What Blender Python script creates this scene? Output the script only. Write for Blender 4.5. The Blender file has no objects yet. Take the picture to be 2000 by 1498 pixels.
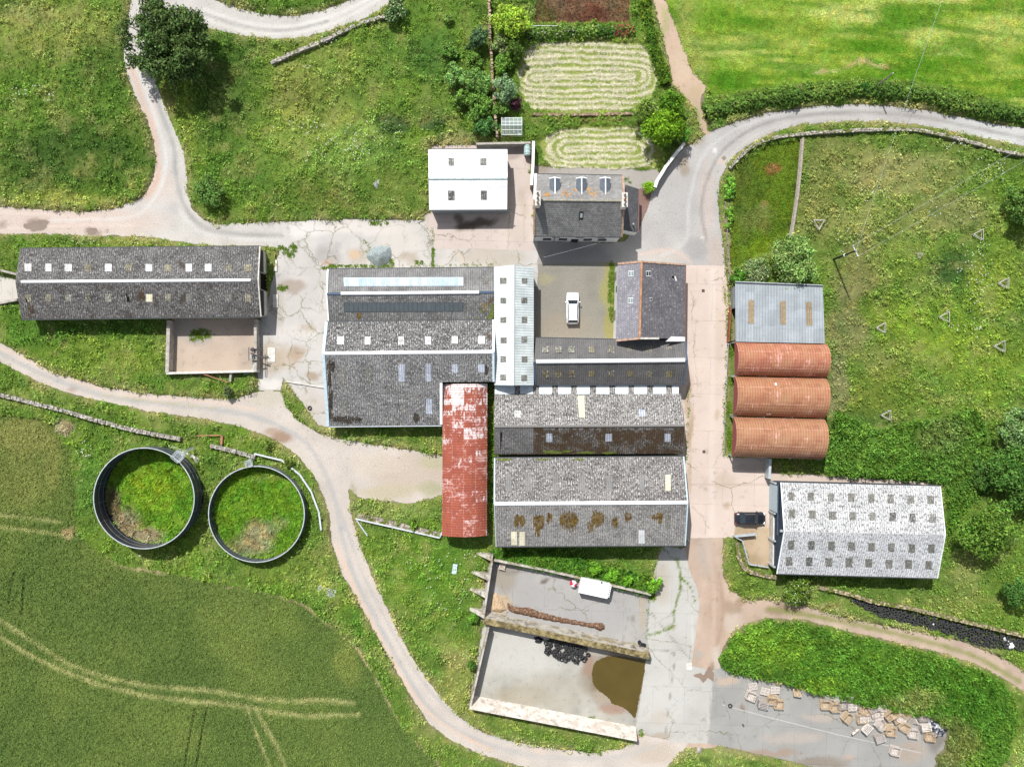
import bpy, math, random
import numpy as np
from mathutils import Vector, Matrix, geometry
random.seed(7); RS = np.random.RandomState(11)
SC = bpy.context.scene
COL = SC.collection
R = math.radians
# ---------------------------------------------------------------- camera, sky, sun, exposure
H = 120.0                       # flying height of the drone, straight down
PXM = 13.5                      # photo pixels per metre at ground level
cam_d = bpy.data.cameras.new('camera'); cam = bpy.data.objects.new('camera', cam_d); COL.objects.link(cam)
cam.location = (0, 0, H); cam.rotation_euler = (0, 0, 0)
cam_d.sensor_fit = 'HORIZONTAL'; cam_d.sensor_width = 36.0
cam_d.lens = 18.0 * H / (1000.0 / PXM)
cam_d.clip_start = 1.0; cam_d.clip_end = 6000.0
SC.camera = cam
SUN_EL = R(54); SHADOW = Vector((0.395, -0.919)).normalized()
w = bpy.data.worlds.new('World'); SC.world = w; w.use_nodes = True
_sky = w.node_tree.nodes.new('ShaderNodeTexSky'); _sky.sky_type = 'NISHITA'; _sky.sun_disc = False
_sky.sun_elevation = SUN_EL
_sky.sun_rotation = math.atan2(-SHADOW.x, -SHADOW.y)
_bg = w.node_tree.nodes['Background']; _bg.inputs['Strength'].default_value = 0.108
_hs = w.node_tree.nodes.new('ShaderNodeHueSaturation'); _hs.inputs['Saturation'].default_value = 0.42     # sky colour muted so that shade turns neutral
w.node_tree.links.new(_sky.outputs[0], _hs.inputs['Color']); w.node_tree.links.new(_hs.outputs[0], _bg.inputs['Color'])
sun_d = bpy.data.lights.new('sun', 'SUN'); sun = bpy.data.objects.new('sun', sun_d); COL.objects.link(sun)
sun_d.energy = 4.2; sun_d.angle = R(0.8); sun_d.color = (1.0, 0.98, 0.945)
_dir = Vector((SHADOW.x * math.cos(SUN_EL), SHADOW.y * math.cos(SUN_EL), -math.sin(SUN_EL)))
sun.rotation_euler = _dir.to_track_quat('-Z', 'Y').to_euler(); sun.location = (-20, 60, 80)
SC.view_settings.view_transform = 'Standard'; SC.view_settings.look = 'None'
SC.view_settings.exposure = 0.46; SC.view_settings.gamma = 1.0; SC.view_settings.use_curve_mapping = False
SC.render.engine = 'CYCLES'
SC.cycles.max_bounces = 5; SC.cycles.diffuse_bounces = 3; SC.cycles.glossy_bounces = 2
SC.cycles.transmission_bounces = 4; SC.cycles.transparent_max_bounces = 6

# ---------------------------------------------------------------- helpers: places
def P(px, py, z=0.0):
    """point at height z seen at photo pixel px,py (plan survey of the photograph)"""
    k = (1 - z / H) / PXM
    return Vector(((px - 1000.0) * k, (749.0 - py) * k, z))
def PX(x, y):
    return x * PXM + 1000.0, 749.0 - y * PXM
CAM = Vector((0, 0, H))
def on_plane(px, py, p0, n):
    d = P(px, py, 0) - CAM
    t = (p0 - CAM).dot(n) / d.dot(n)
    return CAM + d * t
def lin(c):
    c = np.asarray(c, float) / 255.0
    return np.where(c <= 0.04045, c / 12.92, ((c + 0.055) / 1.055) ** 2.4)
KALB = 0.66
def C(r, g, b, k=1.0):
    """surface colour as seen sunlit in the photograph -> base colour"""
    v = np.clip(lin((r, g, b)) * KALB * k, 0.0, 0.9)
    return (float(v[0]), float(v[1]), float(v[2]), 1.0)

# ---------------------------------------------------------------- helpers: objects
ORG = {}
def tag(o, label=None, cat=None, group=None, kind=None):
    if label: o['label'] = label
    if cat: o['category'] = cat
    if group: o['group'] = group
    if kind: o['kind'] = kind
    return o
def thing(name, label, cat, loc, group=None):
    o = bpy.data.objects.new(name, None); COL.objects.link(o); o.empty_display_size = 0.5
    o.location = loc; ORG[o] = Vector(loc)
    return tag(o, label, cat, group)
class MB:
    def __init__(s): s.v = []; s.f = []; s.m = []; s.uv = {}
    def add(s, vs, fs, m=0, uvs=None):
        b = len(s.v); s.v += [tuple(v) for v in vs]
        for k, f in enumerate(fs):
            if uvs is not None: s.uv[len(s.f)] = [uvs[i] for i in f]
            s.f.append(tuple(b + i for i in f)); s.m.append(m)
        return s
    def quad(s, a, b, c, d, m=0, uvs=None):
        return s.add([a, b, c, d], [(0, 1, 2, 3)], m, uvs)
    def hexa(s, lo, hi, m=0):
        n = len(lo); vs = list(lo) + list(hi)
        fs = [tuple(range(n - 1, -1, -1)), tuple(range(n, 2 * n))] + [(i, (i + 1) % n, n + (i + 1) % n, n + i) for i in range(n)]
        return s.add(vs, fs, m)
    def box(s, c, size, rot=0.0, m=0, mat=None):
        x, y, z = size[0] / 2, size[1] / 2, size[2] / 2
        ca, sa = math.cos(rot), math.sin(rot)
        vs = []
        for dz in (-z, z):
            for dx, dy in ((-x, -y), (x, -y), (x, y), (-x, y)):
                if mat is not None: vs.append(Vector(c) + mat @ Vector((dx, dy, dz)))
                else: vs.append((c[0] + dx * ca - dy * sa, c[1] + dx * sa + dy * ca, c[2] + dz))
        return s.hexa(vs[:4], vs[4:], m)
    def bar(s, a, b, wd, ht, m=0):
        """box bar from a to b, wd wide, ht high (centred)"""
        a = Vector(a); b = Vector(b); d = b - a; L = d.length
        if L < 1e-6: return s
        q = d.to_track_quat('X', 'Z').to_matrix()
        return s.box((a + b) / 2, (L, wd, ht), m=m, mat=q)
    def tube(s, a, b, r0, r1=None, n=8, m=0):
        a = Vector(a); b = Vector(b); r1 = r0 if r1 is None else r1
        q = (b - a).to_track_quat('Z', 'Y').to_matrix()
        lo = [a + q @ Vector((r0 * math.cos(2 * math.pi * i / n), r0 * math.sin(2 * math.pi * i / n), 0)) for i in range(n)]
        hi = [b + q @ Vector((r1 * math.cos(2 * math.pi * i / n), r1 * math.sin(2 * math.pi * i / n), 0)) for i in range(n)]
        return s.hexa(lo, hi, m)
    def loft(s, rings, m=0, closed=True, caps=True):
        n = len(rings[0]); vs = [p for r in rings for p in r]; fs = []
        for k in range(len(rings) - 1):
            for i in range(n if closed else n - 1):
                j = (i + 1) % n
                fs.append((k * n + i, k * n + j, (k + 1) * n + j, (k + 1) * n + i))
        if caps: fs += [tuple(range(n - 1, -1, -1)), tuple((len(rings) - 1) * n + i for i in range(n))]
        return s.add(vs, fs, m)
    def build(s, name, mats, parent=None, smooth=False, origin=None):
        if not isinstance(mats, (list, tuple)): mats = [mats]
        vs = np.array(s.v, float)
        if parent is not None: org = ORG[parent]
        elif origin is not None: org = Vector(origin)
        else:
            org = Vector(((vs[:, 0].min() + vs[:, 0].max()) / 2, (vs[:, 1].min() + vs[:, 1].max()) / 2, vs[:, 2].min()))
        me = bpy.data.meshes.new(name)
        me.from_pydata([tuple(p) for p in (vs - np.array(org))], [], s.f)
        for m in mats: me.materials.append(m)
        me.polygons.foreach_set('material_index', s.m)
        if smooth: me.polygons.foreach_set('use_smooth', [True] * len(s.f))
        if s.uv:
            uvl = me.uv_layers.new(name='UVMap')
            for p in me.polygons:
                u = s.uv.get(p.index)
                if u:
                    for li, c in zip(p.loop_indices, u): uvl.data[li].uv = c
        me.update()
        o = bpy.data.objects.new(name, me); COL.objects.link(o)
        if parent is not None: o.parent = parent; ORG[o] = org
        else: o.location = org; ORG[o] = org
        return o
def kids(o): return [c for c in o.children]
def copy_tree(o, parent=None):
    c = o.copy(); COL.objects.link(c)
    if parent is not None: c.parent = parent
    for ch in kids(o): copy_tree(ch, c)
    return c
def np_mesh(name, V, nper, colors=None, mat=None, origin=(0, 0, 0)):
    """mesh of separate polygons with nper corners each; V is (N*nper, 3)"""
    me = bpy.data.meshes.new(name); n = len(V); k = n // nper
    me.vertices.add(n); me.vertices.foreach_set('co', (V - np.array(origin)).astype(np.float32).ravel())
    me.loops.add(n); me.loops.foreach_set('vertex_index', np.arange(n, dtype=np.int32))
    me.polygons.add(k); me.polygons.foreach_set('loop_start', np.arange(0, n, nper, dtype=np.int32))
    if colors is not None:
        a = me.color_attributes.new('Col', 'FLOAT_COLOR', 'POINT')
        cc = np.ones((n, 4), np.float32); cc[:, :3] = colors
        a.data.foreach_set('color', cc.ravel())
    me.update(calc_edges=True)
    if mat: me.materials.append(mat)
    return me
def link_mesh(name, me, parent=None, loc=(0, 0, 0)):
    o = bpy.data.objects.new(name, me); COL.objects.link(o)
    if parent is not None: o.parent = parent
    else: o.location = loc
    ORG[o] = ORG[parent] if parent is not None else Vector(loc)
    return o

# ---------------------------------------------------------------- helpers: materials
class NT:
    def __init__(s, name, rough=0.85, spec=0.25):
        s.mat = bpy.data.materials.new(name); s.mat.use_nodes = True
        s.t = s.mat.node_tree; s.b = s.t.nodes['Principled BSDF']
        s.b.inputs['Roughness'].default_value = rough; s.b.inputs['Specular IOR Level'].default_value = spec
    def n(s, typ, **kw):
        nd = s.t.nodes.new(typ)
        for k, v in kw.items(): setattr(nd, k, v)
        return nd
    def put(s, sock, v):
        if isinstance(v, bpy.types.NodeSocket): s.t.links.new(v, sock)
        elif isinstance(v, (tuple, list)) and len(v) == 3 and sock.type == 'RGBA': sock.default_value = (*v, 1)
        else: sock.default_value = v
    def pos(s): return s.n('ShaderNodeNewGeometry').outputs['Position']
    def obj(s): return s.n('ShaderNodeTexCoord').outputs['Object']
    def uv(s): return s.n('ShaderNodeTexCoord').outputs['UV']
    def map(s, vec, scale=(1, 1, 1), loc=(0, 0, 0), rot=(0, 0, 0)):
        m = s.n('ShaderNodeMapping'); s.put(m.inputs[0], vec)
        m.inputs['Scale'].default_value = scale; m.inputs['Location'].default_value = loc; m.inputs['Rotation'].default_value = rot
        return m.outputs[0]
    def noise(s, vec, scale, detail=3.0, rough=0.6, dist=0.0, col=False):
        n = s.n('ShaderNodeTexNoise'); s.put(n.inputs['Vector'], vec); n.inputs['Scale'].default_value = scale
        n.inputs['Detail'].default_value = detail; n.inputs['Roughness'].default_value = rough; n.inputs['Distortion'].default_value = dist
        return n.outputs['Color' if col else 'Fac']
    def vor(s, vec, scale, feature='F1', out='Distance', rand=1.0):
        n = s.n('ShaderNodeTexVoronoi', feature=feature); s.put(n.inputs['Vector'], vec); n.inputs['Scale'].default_value = scale
        n.inputs['Randomness'].default_value = rand
        return n.outputs[out]
    def ramp(s, fac, stops, mode='LINEAR'):
        r = s.n('ShaderNodeValToRGB'); s.put(r.inputs[0], fac); cr = r.color_ramp; cr.interpolation = mode
        while len(cr.elements) < len(stops): cr.elements.new(0.5)
        for e, (p, c) in zip(cr.elements, stops):
            e.position = p; e.color = c if len(c) == 4 else (*c, 1)
        return r.outputs[0]
    def mask(s, fac, a, b):
        m = s.n('ShaderNodeMapRange', interpolation_type='SMOOTHSTEP'); s.put(m.inputs[0], fac)
        m.inputs[1].default_value = a; m.inputs[2].default_value = b
        return m.outputs[0]
    def mix(s, fac, a, b, blend='MIX'):
        m = s.n('ShaderNodeMix', data_type='RGBA', blend_type=blend)
        s.put(m.inputs[0], fac); s.put(m.inputs[6], a); s.put(m.inputs[7], b)
        return m.outputs[2]
    def math(s, op, a, b=0.5):
        m = s.n('ShaderNodeMath', operation=op); s.put(m.inputs[0], a); s.put(m.inputs[1], b)
        return m.outputs[0]
    def sep(s, vec):
        m = s.n('ShaderNodeSeparateXYZ'); s.put(m.inputs[0], vec); return m.outputs
    def hsv(s, col, v=1.0, sat=1.0, hue=0.5):
        m = s.n('ShaderNodeHueSaturation'); s.put(m.inputs['Color'], col); s.put(m.inputs['Value'], v); s.put(m.inputs['Saturation'], sat); s.put(m.inputs['Hue'], hue)
        return m.outputs[0]
    def attr(s, name='Col'):
        m = s.n('ShaderNodeAttribute'); m.attribute_name = name; return m.outputs['Color']
    def color(s, v): s.put(s.b.inputs['Base Color'], v); return s
    def bump(s, h, strength=0.4, dist=0.05):
        m = s.n('ShaderNodeBump'); m.inputs['Strength'].default_value = strength; m.inputs['Distance'].default_value = dist
        s.put(m.inputs['Height'], h); s.put(s.b.inputs['Normal'], m.outputs[0]); return s
def plain(name, col, rough=0.7, spec=0.3, metal=0.0, var=0.12, scale=3.0):
    """paint or metal with a little weathering"""
    N = NT(name, rough, spec); p = N.obj()
    f = N.noise(p, scale, 5, 0.65)
    N.color(N.mix(N.mask(f, 0.35, 0.7), tuple(c * (1 - var) for c in col[:3]), tuple(min(1, c * (1 + var)) for c in col[:3])))
    N.b.inputs['Metallic'].default_value = metal
    return N.mat
def fibre(name, light, dark, speck=0.5, lichen=(0.75, 0.75, 0.72, 1), soot=0.35, moss=0.0, mosscol=(0.05, 0.032, 0.015, 1), pitch=0.31, stripe=0.45):
    """corrugated sheet roofing in UV metres: u along the eave, v up the slope"""
    kd = 0.74 if sum(light[:3]) < 1.6 else 0.95
    light = tuple(c * kd for c in light[:3]); dark = tuple(c * kd for c in dark[:3])
    N = NT(name, 0.85, 0.15); uv = N.uv(); x, y, z = N.sep(uv)
    big = N.noise(uv, 0.45, 4, 0.6)
    base = N.mix(N.mask(big, 0.3, 0.72), dark, light)
    # individual sheets differ slightly
    sh = N.vor(N.map(uv, (0.95, 0.42, 1)), 1.0, 'F1', 'Color', 0.0)
    base = N.mix(0.10, base, N.hsv(base, N.math('MULTIPLY', N.sep(sh)[0], 2.0)), 'MIX')
    # run-off streaks down the slope
    st = N.noise(N.map(uv, (3.2, 0.22, 1)), 1.0, 4, 0.65)
    base = N.mix(N.math('MULTIPLY', N.mask(st, 0.5, 0.8), soot), base, tuple(c * 0.42 for c in dark[:3]))
    # lichen and soot speckle
    s1 = N.noise(N.map(uv, (5.6, 2.6, 1)), 1.0, 3, 0.8)
    base = N.mix(N.math('MULTIPLY', N.mask(s1, 0.52, 0.62), speck), base, lichen)
    s2 = N.noise(N.map(uv, (5.2, 2.4, 1), (7.3, 2.1, 0)), 1.0, 3, 0.8)
    base = N.mix(N.math('MULTIPLY', N.mask(s2, 0.50, 0.60), min(1.0, speck * 1.3)), base, tuple(c * 0.22 for c in dark[:3]))
    if moss > 0:
        ms = N.noise(uv, 0.55, 5, 0.7, 0.4)
        ms = N.math('MULTIPLY', N.mask(ms, 0.62 - 0.3 * moss, 0.72 - 0.3 * moss), 0.85)
        base = N.mix(ms, base, N.mix(N.noise(uv, 3, 3), mosscol, tuple(min(1, c * 2.2) for c in mosscol[:3])))
    # corrugations: dirt lies in the troughs, real relief through the bump
    wv = N.math('SINE', N.math('MULTIPLY', x, 2 * math.pi / pitch), 0)
    lap = N.math('FRACT', N.math('DIVIDE', y, 1.55), 0)
    base = N.mix(N.math('MULTIPLY', N.mask(wv, 0.1, -0.9), stripe), base, tuple(c * 0.45 for c in dark[:3]))
    base = N.mix(N.math('MULTIPLY', N.mask(lap, 0.05, 0.0), 0.3), base, tuple(c * 0.4 for c in dark[:3]))
    N.color(base); N.bump(wv, 0.5, 0.025)
    return N.mat
def foliage(name, rough=0.7, trans=0.25, spec=0.05):
    N = NT(name, rough, spec); c = N.attr()
    N.color(N.mix(0.35, c, N.hsv(c, N.math('ADD', N.math('MULTIPLY', N.noise(N.pos(), 5.0, 2), 1.6), 0.2))))
    if trans:
        tr = N.n('ShaderNodeBsdfTranslucent'); N.put(tr.inputs[0], N.mix(0.5, c, N.hsv(c, 1.3, 0.95)))
        mx = N.n('ShaderNodeMixShader'); mx.inputs[0].default_value = trans
        out = N.t.nodes['Material Output']
        N.t.links.new(N.b.outputs[0], mx.inputs[1]); N.t.links.new(tr.outputs[0], mx.inputs[2]); N.t.links.new(mx.outputs[0], out.inputs[0])
    return N.mat
# ---------------------------------------------------------------- numpy noise
def vnoise(x, y, scale, seed=0):
    x = x / scale; y = y / scale
    xi = np.floor(x).astype(np.int64); yi = np.floor(y).astype(np.int64); fx = x - xi; fy = y - yi
    fx = fx * fx * (3 - 2 * fx); fy = fy * fy * (3 - 2 * fy)
    def hsh(a, b):
        h = (a * 374761393 + b * 668265263 + seed * 1442695041) & 0xffffffff
        h = ((h ^ (h >> 13)) * 1274126177) & 0xffffffff
        return ((h ^ (h >> 16)) & 0xffff) / 65535.0
    return (hsh(xi, yi) * (1 - fx) + hsh(xi + 1, yi) * fx) * (1 - fy) + (hsh(xi, yi + 1) * (1 - fx) + hsh(xi + 1, yi + 1) * fx) * fy
def fbm(x, y, scale, seed=0, oct=4):
    t = 0.0; a = 0.5; s = 0.0
    for k in range(oct):
        t = t + a * vnoise(x, y, scale / 2 ** k, seed + 17 * k); s += a; a *= 0.55
    return t / s
def pip(X, Y, poly):
    """points in polygon"""
    ins = np.zeros(X.shape, bool); n = len(poly); j = n - 1
    for i in range(n):
        xi, yi = poly[i][:2]; xj, yj = poly[j][:2]
        if yi != yj:
            c = ((yi > Y) != (yj > Y)) & (X < (xj - xi) * (Y - yi) / (yj - yi) + xi)
            ins ^= c
        j = i
    return ins
def dline(X, Y, pts):
    """distance (px) of points to a polyline"""
    d = np.full(X.shape, 1e9)
    for (x0, y0), (x1, y1) in zip(pts[:-1], pts[1:]):
        dx, dy = x1 - x0, y1 - y0; L = dx * dx + dy * dy + 1e-9
        t = np.clip(((X - x0) * dx + (Y - y0) * dy) / L, 0, 1)
        d = np.minimum(d, np.hypot(X - x0 - t * dx, Y - y0 - t * dy))
    return d
def smooth_line(pts, step=8.0):
    """Catmull-Rom through pts (2-D)"""
    out = []; q = [pts[0]] + list(pts) + [pts[-1]]
    for i in range(1, len(q) - 2):
        p0, p1, p2, p3 = [np.array(p, float) for p in q[i - 1:i + 3]]
        n = max(2, int(np.hypot(*(p2 - p1)[:2]) / step))
        for k in range(n):
            t = k / n
            out.append(tuple(0.5 * (2 * p1 + (p2 - p0) * t + (2 * p0 - 5 * p1 + 4 * p2 - p3) * t * t + (3 * p1 - p0 - 3 * p2 + p3) * t ** 3)))
    out.append(tuple(pts[-1])); return out
# ================================================================ building materials
M = {}
M['gutter'] = plain('gutter_dark', (0.05, 0.055, 0.06), 0.5)
M['white_trim'] = plain('white_trim', (0.78, 0.8, 0.8), 0.5, var=0.06)
M['pale_blue_trim'] = plain('pale_blue_trim', (0.42, 0.52, 0.57), 0.5)
M['navy_trim'] = plain('navy_trim', (0.06, 0.09, 0.14), 0.45)
M['black_void'] = plain('dark_interior', (0.012, 0.011, 0.01), 0.95, 0.02)  # near-black colour standing in for the unlit inside of openings
M['concrete'] = plain('concrete_wall', (0.36, 0.33, 0.29), 0.9, var=0.25, scale=1.2)
M['pale_concrete'] = plain('pale_concrete', (0.55, 0.52, 0.47), 0.9, var=0.18, scale=1.5)
M['render_white'] = plain('white_render', (0.72, 0.71, 0.68), 0.85, var=0.1)
M['render_grey'] = plain('grey_render', (0.66, 0.66, 0.65), 0.85, var=0.14)
M['sandstone'] = plain('sandstone', (0.38, 0.25, 0.18), 0.9, var=0.3, scale=2.5)
M['galv'] = plain('galvanised_steel', (0.48, 0.52, 0.54), 0.4, 0.4, 0.3, var=0.15)
M['rail_white'] = plain('weathered_white_rail', (0.5, 0.53, 0.54), 0.5, var=0.12)
M['timber'] = plain('grey_timber', (0.30, 0.26, 0.22), 0.85, var=0.3, scale=5)
M['pale_timber'] = plain('pale_timber', (0.60, 0.50, 0.40), 0.8, var=0.2, scale=5)
M['black_wood'] = plain('tarred_wood', (0.02, 0.019, 0.018), 0.7)
M['fg_pale'] = fibre('clear_sheet_pale', (0.66, 0.68, 0.68, 1), (0.46, 0.47, 0.47, 1), 0.25, soot=0.2, stripe=0.15)
M['fg_white'] = fibre('clear_sheet_white', (0.74, 0.74, 0.73, 1), (0.56, 0.56, 0.55, 1), 0.45, soot=0.25, stripe=0.2)
M['fg_yellow'] = fibre('clear_sheet_yellowed', (0.34, 0.31, 0.21, 1), (0.20, 0.18, 0.12, 1), 0.4, soot=0.3, stripe=0.4)
M['fg_ochre'] = fibre('clear_sheet_ochre', (0.30, 0.245, 0.11, 1), (0.13, 0.11, 0.06, 1), 0.35, soot=0.3, stripe=0.5)
M['fg_tan'] = fibre('clear_sheet_tan', (0.40, 0.31, 0.19, 1), (0.31, 0.24, 0.15, 1), 0.15, soot=0.2, stripe=0.2)
M['fg_grey'] = fibre('clear_sheet_grey', (0.26, 0.25, 0.22, 1), (0.17, 0.165, 0.145, 1), 0.35, soot=0.25, stripe=0.35)
M['fg_blue'] = fibre('clear_sheet_bluish', (0.50, 0.54, 0.62, 1), (0.27, 0.29, 0.35, 1), 0.3, soot=0.2, stripe=0.55)
M['fg_cream'] = fibre('clear_sheet_cream', (0.70, 0.66, 0.48, 1), (0.55, 0.50, 0.36, 1), 0.2, soot=0.15, stripe=0.12)
M['fg_strip'] = fibre('clear_sheet_skyblue', (0.74, 0.83, 0.88, 1), (0.62, 0.70, 0.75, 1), 0.12, soot=0.1, stripe=0.12)
for _k, _f in (('fg_grey', ((0.31, 0.30, 0.27), (0.21, 0.205, 0.185), (0.20, 0.195, 0.18), (0.12, 0.118, 0.108))), ('fg_white', ((0.72, 0.72, 0.71), (0.5, 0.5, 0.49), (0.8, 0.8, 0.79), (0.42, 0.42, 0.41))), ('fg_ochre', ((0.25, 0.21, 0.10), (0.11, 0.095, 0.06), (0.22, 0.20, 0.13), (0.12, 0.11, 0.085))), ('fg_yellow', ((0.30, 0.28, 0.2), (0.15, 0.14, 0.11), (0.36, 0.35, 0.28), (0.2, 0.19, 0.15)))):
    M[_k + '_b'] = fibre(_k + '_grimy', _f[0] + (1,), _f[1] + (1,), 0.5, soot=0.5, stripe=0.4); M[_k + '_c'] = fibre(_k + '_worn', _f[2] + (1,), _f[3] + (1,), 0.55, soot=0.3, stripe=0.3)
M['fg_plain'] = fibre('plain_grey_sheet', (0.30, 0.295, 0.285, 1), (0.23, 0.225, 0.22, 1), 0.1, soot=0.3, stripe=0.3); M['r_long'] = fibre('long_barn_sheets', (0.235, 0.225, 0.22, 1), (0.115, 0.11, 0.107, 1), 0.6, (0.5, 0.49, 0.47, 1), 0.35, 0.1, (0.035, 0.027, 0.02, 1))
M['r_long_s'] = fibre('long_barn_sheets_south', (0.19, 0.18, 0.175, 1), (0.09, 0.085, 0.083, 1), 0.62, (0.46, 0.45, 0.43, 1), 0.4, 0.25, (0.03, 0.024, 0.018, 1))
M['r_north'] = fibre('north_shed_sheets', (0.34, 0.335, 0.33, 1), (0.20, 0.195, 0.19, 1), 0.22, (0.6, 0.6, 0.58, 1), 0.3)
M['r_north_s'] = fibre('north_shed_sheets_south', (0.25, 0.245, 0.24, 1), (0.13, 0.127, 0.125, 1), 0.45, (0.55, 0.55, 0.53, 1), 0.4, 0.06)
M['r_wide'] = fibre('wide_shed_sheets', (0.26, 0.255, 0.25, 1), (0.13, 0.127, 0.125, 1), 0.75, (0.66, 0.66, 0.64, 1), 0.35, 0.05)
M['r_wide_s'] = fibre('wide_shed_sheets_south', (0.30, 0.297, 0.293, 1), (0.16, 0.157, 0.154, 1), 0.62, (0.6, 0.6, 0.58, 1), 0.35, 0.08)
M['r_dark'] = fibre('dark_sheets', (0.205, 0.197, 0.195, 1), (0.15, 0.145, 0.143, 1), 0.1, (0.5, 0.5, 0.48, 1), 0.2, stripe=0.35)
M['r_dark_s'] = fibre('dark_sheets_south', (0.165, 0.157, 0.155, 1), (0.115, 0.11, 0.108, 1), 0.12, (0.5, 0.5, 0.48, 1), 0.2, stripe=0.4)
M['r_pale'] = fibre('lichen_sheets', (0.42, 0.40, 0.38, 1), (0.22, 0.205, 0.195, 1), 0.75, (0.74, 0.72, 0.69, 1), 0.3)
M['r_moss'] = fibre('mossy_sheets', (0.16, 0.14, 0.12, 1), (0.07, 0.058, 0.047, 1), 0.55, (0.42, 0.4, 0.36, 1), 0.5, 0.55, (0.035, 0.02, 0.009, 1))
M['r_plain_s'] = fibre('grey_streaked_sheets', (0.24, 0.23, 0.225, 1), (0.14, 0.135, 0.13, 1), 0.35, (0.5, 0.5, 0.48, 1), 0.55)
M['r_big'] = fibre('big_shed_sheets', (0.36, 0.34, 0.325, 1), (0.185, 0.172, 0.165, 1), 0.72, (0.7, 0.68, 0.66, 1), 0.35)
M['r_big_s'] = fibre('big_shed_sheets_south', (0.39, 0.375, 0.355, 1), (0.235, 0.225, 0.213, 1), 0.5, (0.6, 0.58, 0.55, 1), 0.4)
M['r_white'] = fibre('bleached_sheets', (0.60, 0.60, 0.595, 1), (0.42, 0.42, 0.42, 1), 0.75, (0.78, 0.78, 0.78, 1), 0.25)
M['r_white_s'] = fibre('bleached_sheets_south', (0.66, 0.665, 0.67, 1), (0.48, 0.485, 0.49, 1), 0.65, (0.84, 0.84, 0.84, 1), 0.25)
M['r_barn_white'] = fibre('white_barn_sheets', (0.88, 0.88, 0.88, 1), (0.78, 0.78, 0.78, 1), 0.05, soot=0.08, stripe=0.1)
M['r_barn_white_s'] = fibre('white_barn_sheets_south', (0.86, 0.865, 0.87, 1), (0.70, 0.71, 0.72, 1), 0.06, soot=0.2, stripe=0.18)
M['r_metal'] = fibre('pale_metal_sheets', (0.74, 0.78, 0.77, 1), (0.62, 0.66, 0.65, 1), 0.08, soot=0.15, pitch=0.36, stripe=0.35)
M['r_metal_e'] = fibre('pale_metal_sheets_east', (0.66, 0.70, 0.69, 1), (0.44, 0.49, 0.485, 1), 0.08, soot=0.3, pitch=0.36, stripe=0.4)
M['r_zinc'] = fibre('zinc_sheets', (0.43, 0.475, 0.5, 1), (0.34, 0.375, 0.4, 1), 0.05, soot=0.35, pitch=0.4, stripe=0.3)
M['clad_grey'] = fibre('grey_cladding', (0.42, 0.46, 0.48, 1), (0.30, 0.33, 0.35, 1), 0.08, soot=0.3, pitch=0.3, stripe=0.4)
M['clad_blue'] = fibre('pale_blue_cladding', (0.38, 0.46, 0.52, 1), (0.28, 0.34, 0.39, 1), 0.08, soot=0.2, pitch=0.3, stripe=0.4)
M['clad_navy'] = fibre('navy_cladding', (0.075, 0.105, 0.15, 1), (0.055, 0.08, 0.12, 1), 0.04, soot=0.1, pitch=0.3, stripe=0.5)
M['moss_tuft'] = NT('roof_moss', 0.95, 0.05).mat
_N = NT('roof_moss_brown', 0.95, 0.05); _f = _N.noise(_N.pos(), 2.2, 5, 0.7)
_N.color(_N.ramp(_f, [(0.3, (0.03, 0.02, 0.008)), (0.5, (0.11, 0.068, 0.02)), (0.62, (0.16, 0.11, 0.035)), (0.75, (0.2, 0.19, 0.16))])); _N.bump(_N.noise(_N.pos(), 7, 3), 0.7, 0.05)
M['moss'] = _N.mat
M['moss_dark'] = plain('dark_roof_moss', (0.05, 0.042, 0.033), 0.95, 0.05, var=0.6, scale=4)
_N = NT('roof_moss_green', 0.95, 0.05)
_N.color(_N.ramp(_N.noise(_N.pos(), 3.0, 5, 0.7), [(0.3, (0.05, 0.06, 0.015)), (0.55, (0.12, 0.15, 0.03)), (0.75, (0.25, 0.22, 0.12))]))
M['moss_green'] = _N.mat
def slate(name, light, dark, course=0.28, wid=0.3, spot=0.35, rough=0.55, tint=None, spec=0.4):
    N = NT(name, rough, spec); uv = N.uv()
    b = N.n('ShaderNodeTexBrick'); N.put(b.inputs['Vector'], uv); b.inputs['Scale'].default_value = 1.0
    b.inputs['Color1'].default_value = light; b.inputs['Color2'].default_value = dark; b.inputs['Mortar'].default_value = tuple(c * 0.35 for c in dark[:3]) + (1,)
    b.inputs['Mortar Size'].default_value = 0.018; b.inputs['Brick Width'].default_value = wid; b.inputs['Row Height'].default_value = course
    base = N.mix(N.math('MULTIPLY', N.mask(N.noise(uv, 0.35, 4), 0.35, 0.7), 0.6), b.outputs[0], tuple(c * 0.6 for c in dark[:3]))
    s = N.noise(uv, 2.6, 2, 0.8)
    base = N.mix(N.math('MULTIPLY', N.mask(s, 0.58, 0.68), spot), base, (0.5, 0.5, 0.48))
    if tint:
        t = N.math('MULTIPLY', N.mask(N.noise(uv, 1.6, 5, 0.75), 0.47, 0.58), N.mask(N.noise(uv, 0.33, 2), 0.42, 0.55))
        base = N.mix(N.math('MULTIPLY', t, 0.8), base, tint)
    N.color(base); N.bump(b.outputs['Fac'], -0.4, 0.02); return N.mat
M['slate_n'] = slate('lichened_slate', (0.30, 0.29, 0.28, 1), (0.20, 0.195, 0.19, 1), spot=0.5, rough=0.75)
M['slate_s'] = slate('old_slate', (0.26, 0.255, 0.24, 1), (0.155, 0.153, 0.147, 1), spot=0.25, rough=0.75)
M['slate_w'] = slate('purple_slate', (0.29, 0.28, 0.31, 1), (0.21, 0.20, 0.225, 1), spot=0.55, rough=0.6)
M['slate_e'] = slate('purple_slate_east', (0.175, 0.165, 0.178, 1), (0.11, 0.105, 0.113, 1), spot=0.4, rough=0.65)
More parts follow.
